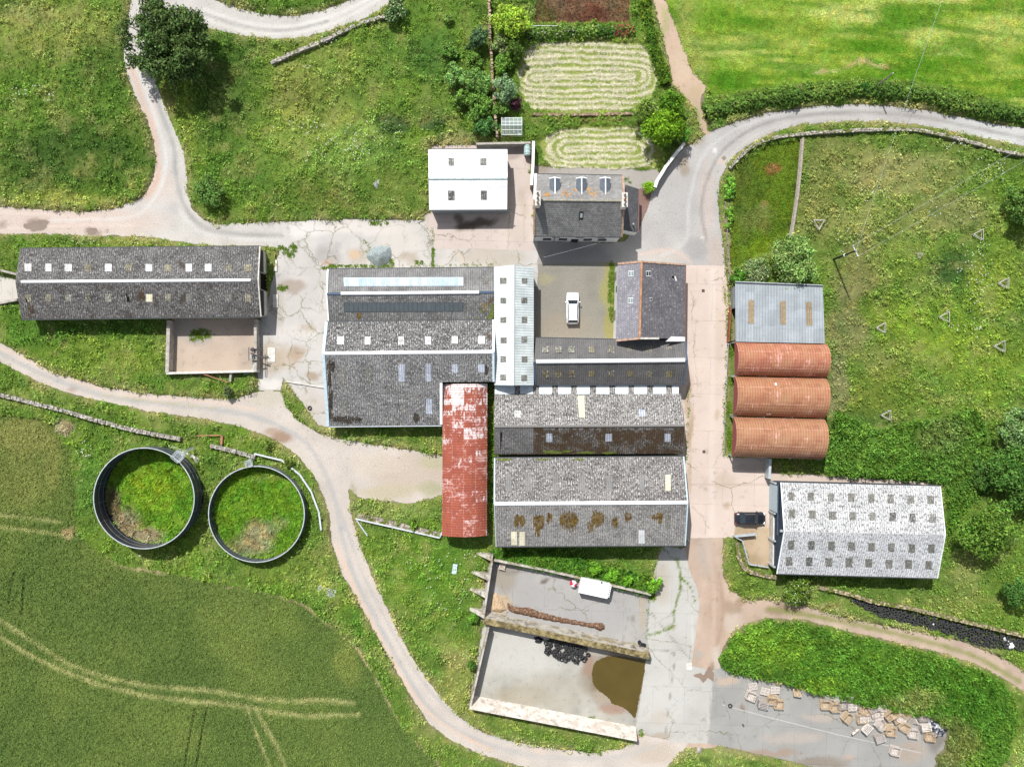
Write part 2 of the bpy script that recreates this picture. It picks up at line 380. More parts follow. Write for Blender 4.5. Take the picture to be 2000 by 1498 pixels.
M['slate_new'] = slate('blue_slate', (0.11, 0.108, 0.115, 1), (0.075, 0.075, 0.08, 1), spot=0.1, rough=0.6)
M['slate_blue'] = slate('dormer_slate', (0.16, 0.185, 0.22, 1), (0.11, 0.13, 0.16, 1), 0.2, 0.2, 0.05, 0.5)
_N = NT('orange_lichen', 0.95, 0.05); _f = _N.noise(_N.pos(), 2.5, 4, 0.7)
_N.color(_N.ramp(_f, [(0.35, (0.2, 0.13, 0.07)), (0.5, (0.42, 0.2, 0.04)), (0.65, (0.33, 0.28, 0.22))])); M['lichen'] = _N.mat
def glassy(name, col, rough=0.12):
    N = NT(name, rough, 0.6); f = N.noise(N.obj(), 1.5, 3)
    N.color(N.mix(f, tuple(c * 0.7 for c in col), tuple(c * 1.3 for c in col))); return N.mat
M['glass_dark'] = glassy('dark_window_glass', (0.03, 0.04, 0.05))
M['glass_sky'] = glassy('sky_toned_roof_glass', (0.30, 0.36, 0.38), 0.6)  # pale sky reflection put into the glass colour
M['glass_shade'] = glassy('dark_roof_glass', (0.07, 0.085, 0.09), 0.2)  # same roof glass, darker copy with the south slope's shade in its colour
M['glass_green'] = glassy('greenhouse_glass', (0.2, 0.26, 0.26), 0.15)
def rust(name, base, alt, fade, amt, sheet=(0.75, 2.4), streak=0.6, white=0.0):
    N = NT(name, 0.75, 0.2); uv = N.uv(); x, y, z = N.sep(uv)
    b = N.n('ShaderNodeTexBrick'); N.put(b.inputs['Vector'], N.map(uv, (1, 1, 1))); b.inputs['Scale'].default_value = 1.0
    b.offset = 0.0
    b.inputs['Color1'].default_value = (0, 0, 0, 1); b.inputs['Color2'].default_value = (1, 1, 1, 1); b.inputs['Mortar'].default_value = (0.5, 0.5, 0.5, 1)
    b.inputs['Mortar Size'].default_value = 0.008; b.inputs['Brick Width'].default_value = sheet[0]; b.inputs['Row Height'].default_value = sheet[1]
    rnd = N.sep(b.outputs[0])[0]
    st = N.noise(N.map(uv, (7.0, 0.6, 1)), 1.0, 4, 0.7); big = N.noise(uv, 0.35, 4, 0.6)
    c = N.mix(N.mask(N.math('ADD', N.math('MULTIPLY', st, streak), N.math('MULTIPLY', big, 1 - streak)), 0.36, 0.64), base, alt)
    c = N.mix(N.math('MULTIPLY', N.mask(N.noise(N.map(uv, (1, 2, 1), (3, 1, 0)), 0.5, 3), 0.45, 0.75), 0.55), c, tuple(v * 0.55 for v in base))
    pe = N.noise(N.map(uv, (2.6, 1.3, 1)), 1.0, 6, 0.78)
    pe = N.math('ADD', pe, N.math('MULTIPLY', N.math('SUBTRACT', rnd, 0.5), 0.13))
    pe = N.math('ADD', pe, N.math('MULTIPLY', N.math('SUBTRACT', N.noise(uv, 0.22, 2), 0.5), 0.5))
    pe = N.mask(pe, 0.66 - amt * 0.3, 0.72 - amt * 0.3)
    c = N.mix(N.math('MULTIPLY', pe, 0.75), c, fade)
    if white:
        wn = N.math('ADD', N.noise(N.map(uv, (1.1, 2.4, 1), (9, 4, 0)), 1.0, 6, 0.82), N.math('MULTIPLY', N.math('SUBTRACT', rnd, 0.5), 0.22))
        wn = N.math('ADD', wn, N.math('MULTIPLY', N.mask(x, 9.0, 22.5), white))
        wn = N.math('ADD', wn, N.math('MULTIPLY', N.mask(N.noise(N.map(uv, (0.12, 0.8, 1)), 1.0, 2), 0.45, 0.65), 0.07))
        c = N.mix(N.mask(wn, 0.66, 0.72), c, (0.66, 0.60, 0.59))
    gl = N.mask(N.math('FRACT', N.math('DIVIDE', y, sheet[1]), 0), 0.05, 0.01)
    c = N.mix(N.math('MULTIPLY', N.math('MULTIPLY', gl, N.mask(N.noise(N.map(uv, (1.5, 0.3, 1)), 1.0, 3), 0.42, 0.55)), 0.7), c, fade)
    wv = N.math('SINE', N.math('MULTIPLY', x, 2 * math.pi / 0.36), 0)
    c = N.mix(N.math('MULTIPLY', N.mask(wv, 0.0, -1.0), 0.38), c, tuple(v * 0.4 for v in base))
    N.color(c); N.bump(wv, 0.4, 0.02); return N.mat
M['rust_a'] = rust('red_rust_sheets', (0.36, 0.12, 0.075), (0.37, 0.20, 0.11), (0.60, 0.33, 0.27), 0.32)
M['rust_b'] = rust('orange_rust_sheets', (0.34, 0.135, 0.075), (0.36, 0.205, 0.11), (0.60, 0.34, 0.28), 0.22)
M['rust_c'] = rust('brown_rust_sheets', (0.33, 0.14, 0.08), (0.36, 0.21, 0.115), (0.60, 0.34, 0.29), 0.2)
M['rust_long'] = rust('peeling_red_sheets', (0.33, 0.09, 0.05), (0.26, 0.07, 0.05), (0.55, 0.33, 0.30), 0.40, (0.8, 1.7), 0.45, 0.21)
M['gable_red'] = plain('dark_red_sheet', (0.24, 0.045, 0.05), 0.6)

# ================================================================ building helpers
class Bld: pass
def uvframe(a, b, up):
    u = (b - a).normalized(); n = u.cross(up - a).normalized()
    if n.z < 0: n = -n
    v = n.cross(u)
    if (up - a).dot(v) < 0: v = -v
    return a, u, v, n
def slab(mb, pts, fr, t, m=0):
    """roof sheet: polygon with thickness, UV in metres"""
    o, u, v, nrm = fr; n = len(pts)
    uvs = [((p - o).dot(u), (p - o).dot(v)) for p in pts]
    if (pts[1] - pts[0]).cross(pts[2] - pts[0]).z < 0: pts = pts[::-1]; uvs = uvs[::-1]
    lo = [p - Vector((0, 0, t)) for p in pts]
    mb.add(pts, [tuple(range(n))], m, uvs)
    mb.add(lo, [tuple(range(n - 1, -1, -1))], m, uvs)
    for i in range(n):
        j = (i + 1) % n
        mb.add([pts[i], lo[i], lo[j], pts[j]], [(0, 1, 2, 3)], m, [uvs[i], uvs[i], uvs[j], uvs[j]])
def walls(root, outline, mat, inset=0.2, name='wall', drop=0.1, z0=0.0, skip=()):
    """walls from the roof outline (3-D points, in order) down to the ground"""
    cx = sum(p.x for p in outline) / len(outline); cy = sum(p.y for p in outline) / len(outline)
    q = []
    for p in outline:
        q.append(Vector((p.x - math.copysign(inset, p.x - cx) * (abs(p.x - cx) > 1), p.y - math.copysign(inset, p.y - cy) * (abs(p.y - cy) > 1), p.z - drop)))
    mb = MB()
    for i in range(len(q)):
        if i in skip: continue
        a, b = q[i], q[(i + 1) % len(q)]
        L = math.hypot(b.x - a.x, b.y - a.y)
        mb.quad(Vector((a.x, a.y, z0)), Vector((b.x, b.y, z0)), b, a, 0, [(0, 0), (L, 0), (L, b.z), (0, a.z)])
    mb.build(name, mat, root)
    return q
def gable(name, label, cat, A, B, R2, Cc, D, R1, zA, zR, zD, mats, wallmat, cap=None, poly1=None, poly2=None, gut=True, inset=0.2, zB=None, group=None, wall_outline=None, t=0.08):
    b = Bld(); a_, b_ = P(*A, zA), P(*B, zA); c_, d_ = P(*Cc, zD), P(*D, zD); r1, r2 = P(*R1, zR), P(*R2, zR)
    b.c = [a_, b_, r2, c_, d_, r1]
    cen = (a_ + b_ + c_ + d_) / 4; b.root = thing(name, label, cat, (cen.x, cen.y, 0), group)
    mid = (r1 + r2) / 2
    b.fr = [uvframe(a_, b_, mid), uvframe(d_, c_, mid)]
    mb = MB()
    slab(mb, [on_plane(*q, b.fr[0][0], b.fr[0][3]) for q in poly1] if poly1 else [a_, b_, r2, r1], b.fr[0], t, 0)
    slab(mb, [on_plane(*q, b.fr[1][0], b.fr[1][3]) for q in poly2] if poly2 else [d_, c_, r2, r1], b.fr[1], t, 1)
    b.roof = mb.build('roof', list(mats), b.root)
    ol = wall_outline(b) if wall_outline else [a_, b_, r2, c_, d_, r1]
    b.q = walls(b.root, ol, wallmat, inset)
    if gut:
        for k, (s, e, other) in enumerate(((a_, b_, d_), (d_, c_, a_))):
            if k == 1 and poly2: continue
            out = (s - other); out.z = 0; out.normalize()
            g = MB(); g.bar(s + out * 0.07 - Vector((0, 0, 0.09)), e + out * 0.07 - Vector((0, 0, 0.09)), 0.13, 0.1)
            g.build('gutter', M['gutter'], b.root)
    if cap:
        mat, wd = cap[0], cap[1]; p, q = (P(*cap[2], zR), P(*cap[3], zR)) if len(cap) > 2 else (r1, r2)
        ridge_cap(b, p, q, wd, mat)
    return b
def ridge_cap(b, p, q, wd, mat, name='ridge_cap', lift=0.06, parent=None):
    d = (q - p).normalized(); s = Vector((-d.y, d.x, 0)); z = Vector((0, 0, 1))
    mb = MB()
    def ring(c): return [c + s * wd - z * 0.02 + z * lift * 0.4, c + s * wd * 0.5 + z * (lift + 0.1), c - s * wd * 0.5 + z * (lift + 0.1), c - s * wd - z * 0.02 + z * lift * 0.4, c - s * wd - z * 0.1, c + s * wd - z * 0.1]
    n = max(1, int((q - p).length / 1.8)); 
    for k in range(n):
        e0, e1 = p.lerp(q, k / n), p.lerp(q, (k + 1) / n) - d * 0.02
        mb.loft([ring(e0), ring(e1)])
    return mb.build(name, mat, parent or b.root)
def patch(b, k, poly, mat, name, lift=0.03, th=0.03, parent=None):
    """piece lying on roof slope k; poly = outline in photo pixels"""
    o, u, v, n = b.fr[k]; pts = [on_plane(*q, o + n * lift, n) for q in poly]
    mb = MB(); slab(mb, pts, b.fr[k], th); return mb.build(name, mat, parent or b.root)
def lights(b, k, cs, hw, hh, mat, name='rooflight', lift=0.03):
    for c in cs:
        m = c[2] if len(c) > 2 else mat
        if m + '_b' in M and random.random() < 0.45: m += random.choice(['_b', '_c'])
        j = [random.uniform(-0.7, 0.7) for _ in range(4)]
        patch(b, k, [(c[0] - hw + j[0], c[1] - hh + j[1]), (c[0] + hw + j[2], c[1] - hh + j[1]), (c[0] + hw + j[2], c[1] + hh + j[3]), (c[0] - hw + j[0], c[1] + hh + j[3])], M[m], name, lift)
def blob(cx, cy, rx, ry, n=22, amp=0.3, seed=0):
    r = random.Random(seed + int(cx * 7 + cy)); ph = [r.uniform(0, 6.28) for _ in range(4)]
    out = []
    for i in range(n):
        a = 2 * math.pi * i / n
        k = 1 + amp * (0.5 * math.sin(2 * a + ph[0]) + 0.4 * math.sin(3 * a + ph[1]) + 0.35 * math.sin(5 * a + ph[2]) + 0.3 * math.sin(8 * a + ph[3]))
        out.append((cx + rx * k * math.cos(a), cy + ry * k * math.sin(a)))
    return out
def moss_rows(b, k, cx, cy, rx, ry, mat):
    '''moss grown along the troughs of the sheets: many short ragged strips'''
    rr = random.Random(int(cx * 3 + cy)); o, u, v, n = b.fr[k]; mb = MB(); x = cx - rx
    while x < cx + rx:
        h = ry * math.sqrt(max(0.0, 1 - ((x - cx) / rx) ** 2)) * rr.uniform(0.5, 1.15); y = cy - h
        while y < cy + h:
            L = rr.uniform(1.5, 8.0); wd = rr.uniform(0.9, 2.4)
            if rr.random() < 0.9:
                q = [(x, y), (x + wd, y + rr.uniform(-.6, .6)), (x + wd * rr.uniform(.6, 1.1), y + L), (x + rr.uniform(-.4, .4), y + L + rr.uniform(-.8, .8))]
                slab(mb, [on_plane(*p, o + n * (0.022 + 0.012 * rr.random()), n) for p in q], b.fr[k], 0.03)
            y += L * rr.uniform(0.7, 1.25)
        x += rr.uniform(0.8, 1.7)
    return mb.build('moss_patch', mat, b.root)
def verge(b, e0, e1, mat, wd=0.25, ht=0.1, lift=0.05, name='verge_trim'):
    mb = MB(); mb.bar(e0 + Vector((0, 0, lift)), e1 + Vector((0, 0, lift)), wd, ht); return mb.build(name, mat, b.root)
def on_wall(parent, name, a, b, s, z, wd, ht, mat, proud=0.04, depth=0.1, group=None):
    """panel on the wall whose foot runs a -> b; s metres from a, centre height z"""
    a = Vector((a.x, a.y, 0)); b = Vector((b.x, b.y, 0)); d = (b - a).normalized(); n = Vector((d.y, -d.x, 0))
    c = a + d * s + n * (proud - depth / 2) + Vector((0, 0, z))
    mb = MB(); mb.box(c, (wd, depth, ht), rot=math.atan2(d.y, d.x)); return mb.build(name, mat, parent)

# ================================================================ buildings
# --- long grey barn (west)
b = gable('long_barn', 'long low barn with a sooty grey corrugated roof and white ridge, alone at the left', 'barn',
          (39.3, 486), (508, 481.5), (504.5, 547.5), (510, 618.5), (42, 623.5), (30, 551), 3.5, 4.6, 3.5, (M['r_long'], M['r_long_s']), M['concrete'], cap=(M['white_trim'], 0.22, (42, 550.8), (490, 547.6)))
xs = [54.5, 94.4, 133, 172.5, 211.8, 251.6, 291, 328.5, 369, 407, 446.5, 484.5]
lights(b, 0, list(zip(xs, [523] * 12, ['fg_white', 'fg_white', 'fg_white', 'fg_yellow', 'fg_white', 'fg_yellow', 'fg_pale', 'fg_yellow', 'fg_pale', 'fg_pale', 'fg_yellow', 'fg_yellow'])), 6.3, 7.2, 'fg_pale')
lights(b, 1, [(x, 582, m) for x, m in zip(xs, ['fg_yellow', 'fg_yellow', 'fg_yellow', 'fg_ochre', 'fg_yellow', 'fg_grey', 'fg_cream', 'fg_yellow', 'fg_grey', 'fg_grey', 'fg_grey', 'fg_yellow'])], 6, 7.4, 'fg_yellow')
patch(b, 1, [(245.5, 573), (248, 573), (249, 580), (252, 580), (253, 587), (254.5, 589), (248, 589)], M['black_void'], 'dark_hole_panel', 0.07)  # closed dark panel drawn as a hole, interior shade in its colour
patch(b, 1, [(49, 581), (51.5, 584), (54, 590), (50.5, 590)], M['black_void'], 'dark_hole_panel', 0.07)
patch(b, 1, [(53, 594), (64, 592), (68, 620), (54, 621)], M['r_moss'], 'dark_sheet', 0.02)
patch(b, 1, [(270, 562), (281, 562), (282, 585), (272, 585)], M['r_moss'], 'dark_sheet', 0.02)
qa, qb = b.q[1], b.q[3]   # east gable foot, north to south
e0, e1 = Vector((qa.x, qa.y, 0)), Vector((qb.x, qb.y, 0))
L = (e1 - e0).length
for s, wd in ((1.7, 3.0), (7.6, 3.4)):
    on_wall(b.root, 'concrete_panel', e1, e0, L - s, 0.8, wd, 1.6, M['pale_concrete'], 0.12, 0.2)
on_wall(b.root, 'doorway', e1, e0, L - 4.55, 1.5, 2.3, 3.0, M['black_void'], 0.03, 0.05)  # dark panel on the wall, coloured like the unlit inside
for s, wd in ((1.7, 3.1), (7.6, 3.5)):
    on_wall(b.root, 'gable_boarding', e1, e0, L - s, 2.5, wd, 1.7, M['black_wood'], 0.05, 0.06)
verge(b, b.c[1], b.c[2], M['pale_concrete'], 0.16); verge(b, b.c[2], b.c[3], M['pale_concrete'], 0.16)

# --- white barn (north)
b = gable('white_barn', 'square white corrugated barn standing beside the farmhouse', 'barn',
          (836.6, 292.6), (991, 292.3), (991.2, 349), (990.5, 409.5), (838.3, 410.5), (837, 349.5), 3.1, 4.2, 3.1, (M['r_barn_white'], M['r_barn_white_s']), M['clad_grey'])
ridge_cap(b, b.c[5], b.c[2], 0.18, plain('algae_ridge', (0.42, 0.52, 0.5), 0.7, var=0.5, scale=9), 'ridge_cap', 0.02)
lights(b, 0, [(881, 316.5), (944, 316.5)], 6.1, 7.8, 'fg_grey'); lights(b, 1, [(881.8, 382.5), (944.6, 382)], 6.1, 9.2, 'fg_grey')
q0, q1 = b.q[4], b.q[3]
for s, wd in ((2.9, 5.4), (8.35, 5.2)):
    on_wall(b.root, 'sliding_door', q0, q1, s, 1.45, wd, 2.7, M['clad_grey'], 0.1, 0.08)
on_wall(b.root, 'wall_band', q0, q1, 5.6, 2.86, 11.1, 0.14, M['gutter'], 0.13, 0.1)

# --- north shed with patent glazing
b = gable('glazed_shed', 'grey shed with two long strips of roof glazing, at the north end of the block', 'shed',
          (640.5, 526), (965, 523), (964.5, 571), (964, 623.5), (642, 627.5), (638.3, 574.5), 3.3, 4.1, 3.3, (M['r_north'], M['r_north_s']), M['pale_concrete'])
ridge_cap(b, b.c[5], b.c[2], 0.2, M['navy_trim'], 'ridge_flashing', 0.0)
ridge_cap(b, P(666, 573.8, 4.2), P(936, 571.3, 4.2), 0.24, M['white_trim'], 'ridge_vent', 0.08)
verge(b, b.c[0], b.c[5], M['white_trim'], 0.2); verge(b, b.c[5], b.c[4], M['white_trim'], 0.14)
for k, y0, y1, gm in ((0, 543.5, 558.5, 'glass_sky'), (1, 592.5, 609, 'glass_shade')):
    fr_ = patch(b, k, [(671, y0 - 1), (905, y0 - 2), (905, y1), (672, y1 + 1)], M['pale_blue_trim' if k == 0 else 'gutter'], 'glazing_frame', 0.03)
    n = 26; o, u, v, nn = b.fr[k]
    for i in range(n):
        xa, xb = 673 + i * 231 / n + 0.5, 673 + (i + 1) * 231 / n - 0.5
        col = gm
        if k == 0: col = random.choice(['glass_sky', 'glass_sky', 'pale_glass', 'blue_glass'])
        if col == 'pale_glass' and col not in M: M[col] = glassy('pale_roof_glass', (0.40, 0.44, 0.45), 0.6)
        if col == 'blue_glass' and col not in M: M[col] = glassy('blue_roof_glass', (0.25, 0.35, 0.42), 0.6)
        dy = (xa - 673) / 231 * -1
        patch(b, k, [(xa, y0 + dy), (xb, y0 + dy), (xb, y1 + dy), (xa, y1 + dy)], M[col], 'pane', 0.06, 0.02, fr_)
lights(b, 0, [(947.5, 548.5)], 6.5, 7.5, 'fg_grey'); lights(b, 1, [(947, 600)], 6.5, 8.5, 'fg_ochre')
patch(b, 1, [(964, 592), (964, 624), (946, 625), (955, 616), (959, 604), (960, 593)], M['moss_green'], 'moss_patch')
patch(b, 1, blob(701, 617, 3.6, 7), M['moss'], 'moss_patch'); patch(b, 1, blob(939, 609, 2.5, 2.5), M['moss_green'], 'moss_patch'); patch(b, 1, blob(932, 622, 2, 2.5), M['moss_green'], 'moss_patch')

# --- wide shed with the cut-out corner
def _ol(b):
    f = b.fr[1]; return [b.c[0], b.c[1], b.c[2], on_plane(964, 745.5, f[0], f[3]), on_plane(862, 746.5, f[0], f[3]), on_plane(862, 830.5, f[0], f[3]), b.c[4], b.c[5]]
b = gable('wide_shed', 'wide speckled grey shed with six bright rooflights and a notched corner', 'shed',
          (638, 629), (964, 625), (963.5, 687.5), (964.5, 829), (641, 832.5), (631.5, 690.5), 3.6, 5.5, 2.8, (M['r_wide'], M['r_wide_s']), M['clad_blue'],
          poly2=[(641, 832.5), (862, 830.5), (862, 746.5), (964, 745.5), (963.5, 687.5), (631.5, 690.5)], wall_outline=_ol, cap=(M['white_trim'], 0.26))
verge(b, b.c[0], b.c[5], M['pale_blue_trim'], 0.4); verge(b, b.c[5], b.c[4], M['pale_blue_trim'], 0.4)
verge(b, b.c[1], b.c[2], M['white_trim'], 0.32); verge(b, b.c[2], on_plane(964, 745.5, *[b.fr[1][i] for i in (0, 3)]), M['pale_blue_trim'], 0.3)
lights(b, 0, [(665.7, 665.2), (718, 665), (783.2, 665), (836.2, 665), (888.3, 664), (940.6, 663.8)], 6.4, 7.6, 'fg_white')
lights(b, 1, [(667, 730, 'fg_grey'), (719.5, 730, 'fg_grey'), (784.3, 729, 'fg_blue'), (836.6, 728, 'fg_blue')], 6, 17, 'fg_grey')
lights(b, 1, [(888.4, 720), (940.5, 719)], 6, 8, 'fg_blue')
lights(b, 1, [(672, 796, 'fg_grey'), (723, 795, 'fg_grey'), (787, 793, 'fg_grey'), (838, 794, 'fg_blue')], 6, 15, 'fg_grey')
for c in ((645, 715, 8, 11), (643, 740, 4, 20), (645, 790, 4, 40), (949, 722, 4, 9), (675, 818, 30, 6), (812, 815, 6, 8)):
    moss_rows(b, 1, *c, M['moss_dark'])
fp = [on_plane(x, y, b.fr[1][0], b.fr[1][3]) for x, y in ((641, 832.5), (862, 830.5))]
g = MB(); g.bar(fp[0] + Vector((0, -0.08, -0.08)), fp[1] + Vector((0, -0.08, -0.08)), 0.14, 0.1); g.build('gutter', M['galv'], b.root)
mb = MB(); f = b.fr[1]; mb.hexa([P(859, 749, 0.0), P(864, 749, 0), P(864, 832, 0), P(859, 832, 0)], [on_plane(859, 748, f[0] + Vector((0, 0, .1)), f[3]), on_plane(864, 748, f[0] + Vector((0, 0, .1)), f[3]), on_plane(864, 829, f[0] + Vector((0, 0, .1)), f[3]), on_plane(859, 829, f[0] + Vector((0, 0, .1)), f[3])])
mb.build('parapet', M['white_trim'], b.root)

# --- pale metal shed, ridge running north-south
b = gable('pale_metal_shed', 'narrow pale metal shed with twelve square grey rooflights, ridge running north to south', 'shed',
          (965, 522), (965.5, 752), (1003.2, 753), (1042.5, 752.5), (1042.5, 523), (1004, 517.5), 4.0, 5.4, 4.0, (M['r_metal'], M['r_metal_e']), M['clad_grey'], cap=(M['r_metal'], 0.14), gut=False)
ys = [548.7, 587, 625, 664, 702, 738]
lights(b, 0, [(983, y) for y in ys], 6, 5.8, 'fg_grey'); lights(b, 1, [(1024.3, y) for y in ys], 5.7, 5.8, 'fg_grey')

# --- slate barn beside the courtyard
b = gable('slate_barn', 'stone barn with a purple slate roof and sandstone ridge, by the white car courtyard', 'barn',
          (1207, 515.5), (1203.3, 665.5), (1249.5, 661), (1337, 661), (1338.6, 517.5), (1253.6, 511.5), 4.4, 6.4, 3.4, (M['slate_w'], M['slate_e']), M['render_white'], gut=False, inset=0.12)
ridge_cap(b, b.c[5], b.c[2], 0.16, plain('clay_ridge', (0.42, 0.22, 0.12), 0.85, var=0.3, scale=1.2), 'ridge_tiles', 0.03)
verge(b, b.c[0], b.c[5], M['sandstone'], 0.3, 0.16); verge(b, b.c[5], b.c[4], M['sandstone'], 0.24, 0.14); verge(b, b.c[1], b.c[2], M['sandstone'], 0.26, 0.16)
verge(b, b.c[2], b.c[2].lerp(b.c[3], 0.42), M['pale_concrete'], 0.26, 0.16)
g = MB(); g.bar(b.c[3] + Vector((0.06, 0, -0.08)), b.c[4] + Vector((0.06, 0, -0.08)), 0.12, 0.1); g.build('gutter', plain('brown_gutter', (0.16, 0.07, 0.05)), b.root)
for k, (x, y, wd, ht) in ((0, (1232.5, 534.5, 5, 5.5)), (0, (1231.5, 587, 5, 5.5)), (1, (1267, 534.5, 4.5, 5.5)), (1, (1271, 584.5, 3.2, 3.2))):
    fo = patch(b, k, [(x - wd, y - ht), (x + wd, y - ht), (x + wd, y + ht), (x - wd, y + ht)], M['render_grey'], 'skylight', 0.04, 0.05)
    for d in (-0.5, 0.5):
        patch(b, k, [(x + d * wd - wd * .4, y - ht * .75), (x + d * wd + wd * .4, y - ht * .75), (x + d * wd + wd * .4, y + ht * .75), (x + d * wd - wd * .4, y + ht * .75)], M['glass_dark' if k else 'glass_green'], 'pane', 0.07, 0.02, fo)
patch(b, 1, [(1312.5, 539), (1317, 539), (1317, 543.5), (1312.5, 543.5)], M['black_void'], 'dark_hole_panel', 0.03)  # dark panel in place of an opening, shade put into its colour
patch(b, 1, [(1317, 540), (1319, 539), (1322.5, 548), (1320, 550)], M['render_grey'], 'slipped_slate', 0.07)
lo = patch(b, 1, [(1300, 667), (1311, 657), (1338, 658), (1338, 667)], M['render_grey'], 'lead_flashing', 0.04)
q0, q1 = b.q[0], b.q[1]
for s, wd, ht, z in ((1.2, 1.2, 2.2, 1.1), (3.2, 0.9, 1.0, 2.4), (6.8, 1.4, 2.3, 1.15)):
    on_wall(b.root, 'door' if z < 2 else 'window', q0, q1, s, z, wd, ht, M['timber'] if z < 2 else M['glass_dark'], 0.03)

# --- dark shed south of the courtyard
b = gable('dark_shed', 'dark grey corrugated shed with ochre rooflights along the south side of the courtyard', 'shed',
          (1046.5, 660), (1337.5, 666.5), (1342.3, 704), (1334, 750.5), (1046, 751), (1043, 707), 3.2, 5.0, 3.2, (M['r_dark'], M['r_dark_s']), M['render_grey'])
ridge_cap(b, P(1047, 706.3, 5.08), P(1338, 703.6, 5.08), 0.28, M['white_trim'], 'ridge_cap', 0.06)
verge(b, b.c[1], b.c[2], M['navy_trim'], 0.2); verge(b, b.c[2], b.c[3], M['navy_trim'], 0.2); verge(b, b.c[5], b.c[4], M['navy_trim'], 0.25)
xs = [1066, 1091, 1116.7, 1155.6, 1193.4, 1231, 1268.5, 1307.6]
lights(b, 0, [(x, 682.5) for x in xs], 6, 6.4, 'fg_yellow'); lights(b, 1, [(x, 730.5) for x in xs], 6, 6.4, 'fg_ochre')

# --- pale valley roof with sky-blue rooflights, then the lichened double-pitch shed
root = thing('valley_roof_shed', 'low narrow roof of pale blue translucent sheets between the dark shed and the lichened shed', 'shed', P(1146, 760, 0))
b = Bld(); b.root = root; a_, b2, d_ = P(966, 751.0, 2.6), P(1326, 750, 2.6), P(966, 771.5, 2.95)
b.fr = [uvframe(a_, b2, d_)]; mb = MB(); slab(mb, [a_, b2, P(1326, 770, 2.95), d_], b.fr[0], 0.06); mb.build('roof', M['r_pale'], root)
for x0, x1 in ((966.5, 1005), (1016, 1041), (1053, 1078), (1090, 1115), (1127, 1152), (1164.6, 1190), (1202, 1227), (1238.6, 1264), (1276, 1301), (1313, 1325.5)):
    patch(b, 0, [(x0, 752), (x1, 752), (x1, 769.5), (x0, 769.5)], M['fg_strip'], 'rooflight', 0.02, 0.02)
walls(root, [a_, b2, P(1326, 770, 2.95), d_], M['render_grey'], 0.25, drop=0.07)
b = gable('lichened_shed', 'shed with a lichen-white north slope and a brown mossy south slope', 'shed',
          (966, 771.5), (1330, 769), (1336.5, 831.5), (1333.5, 886), (966, 888), (965, 833.5), 3.3, 5.3, 3.5, (M['r_pale'], M['r_moss']), M['concrete'], gut=False)
patch(b, 1, [(966, 835), (1041.5, 834.5), (1041.5, 885), (966, 886)], M['r_plain_s'], 'replaced_sheets', 0.01, 0.02)
ridge_cap(b, b.c[5], b.c[2], 0.16, M['r_pale'], 'ridge_cap', 0.02)
lights(b, 0, [(1011, 809, 'fg_white'), (1253, 807, 'fg_blue')], 6.2, 6.8, 'fg_white')
patch(b, 0, [(1128, 773), (1141.5, 773), (1142.5, 815), (1131, 815)], M['fg_cream'], 'rooflight')
lights(b, 1, [(1073, 855), (1189, 854.5), (1303.5, 854.5)], 6, 8, 'fg_blue')
patch(b, 1, blob(978.5, 857, 2, 14, amp=0.5), M['black_void'], 'soot_stain', 0.035, 0.01)
for x in (1062, 1075, 1090, 1104, 1118, 1130, 1151, 1165, 1216, 1230, 1246, 1262, 1296, 1306):
    patch(b, 1, [(x, 836.5), (x + 9, 836.3), (x + 9, 840), (x, 840.2)], M['r_plain_s'], 'slipped_sheet', 0.05, 0.02)
for x, y, rx, ry in ((1080, 883, 22, 3), (1145, 884, 16, 2.5), (1190, 884.5, 14, 2.4), (1108, 881, 10, 2)):
    patch(b, 1, blob(x, y, rx, ry), M['moss_green'], 'gutter_weeds', 0.05, 0.05)

# --- big grey shed (south)
b = gable('big_grey_shed', 'largest grey shed of the block, with brown moss patches on its south slope', 'shed',
          (966, 894.5), (1335, 891.5), (1343, 981.5), (1338, 1065), (969, 1067), (965.5, 984), 4.2, 6.2, 4.4, (M['r_big'], M['r_big_s']), M['clad_blue'], cap=(M['white_trim'], 0.27))
verge(b, b.c[1], b.c[2], M['pale_blue_trim'], 0.18); verge(b, b.c[2], b.c[3], M['pale_blue_trim'], 0.18); verge(b, b.c[0], b.c[5], M['pale_blue_trim'], 0.18); verge(b, b.c[5], b.c[4], M['galv'], 0.14)
lights(b, 0, [(993.5, 944.5), (1031.7, 944), (1085, 944), (1137, 944), (1189, 944), (1253.7, 943), (1304.4, 943, 'fg_cream')], 5.4, 16, 'fg_plain')
lights(b, 1, [(1253.7, 1018, 'fg_grey'), (1305, 1018, 'fg_grey'), (1020, 1052, 'fg_cream'), (1253, 1048, 'fg_pale'), (1004, 1051, 'fg_cream')], 5.4, 13, 'fg_grey')
for x, y, rx, ry in ((1014, 1016, 11, 13), (1051, 1018, 11, 17), (1110, 1015, 18, 17), (1167, 1012, 13, 17), (1200, 1019, 6, 11), (1226, 1008, 7, 9), (1287, 1010, 7, 11), (1072, 1009, 6, 9), (1048, 1038, 5, 10), (1152, 1026, 6, 9), (1276, 1008, 4, 4)):
    moss_rows(b, 1, x, y, rx, ry, M['moss'])
for x, y, rx, ry in ((985, 897.5, 14, 2.5), (1060, 897, 14, 1.6), (1130, 897, 14, 1.5)):
    patch(b, 0, blob(x, y, rx, ry), M['moss_green'], 'gutter_weeds', 0.05, 0.05)

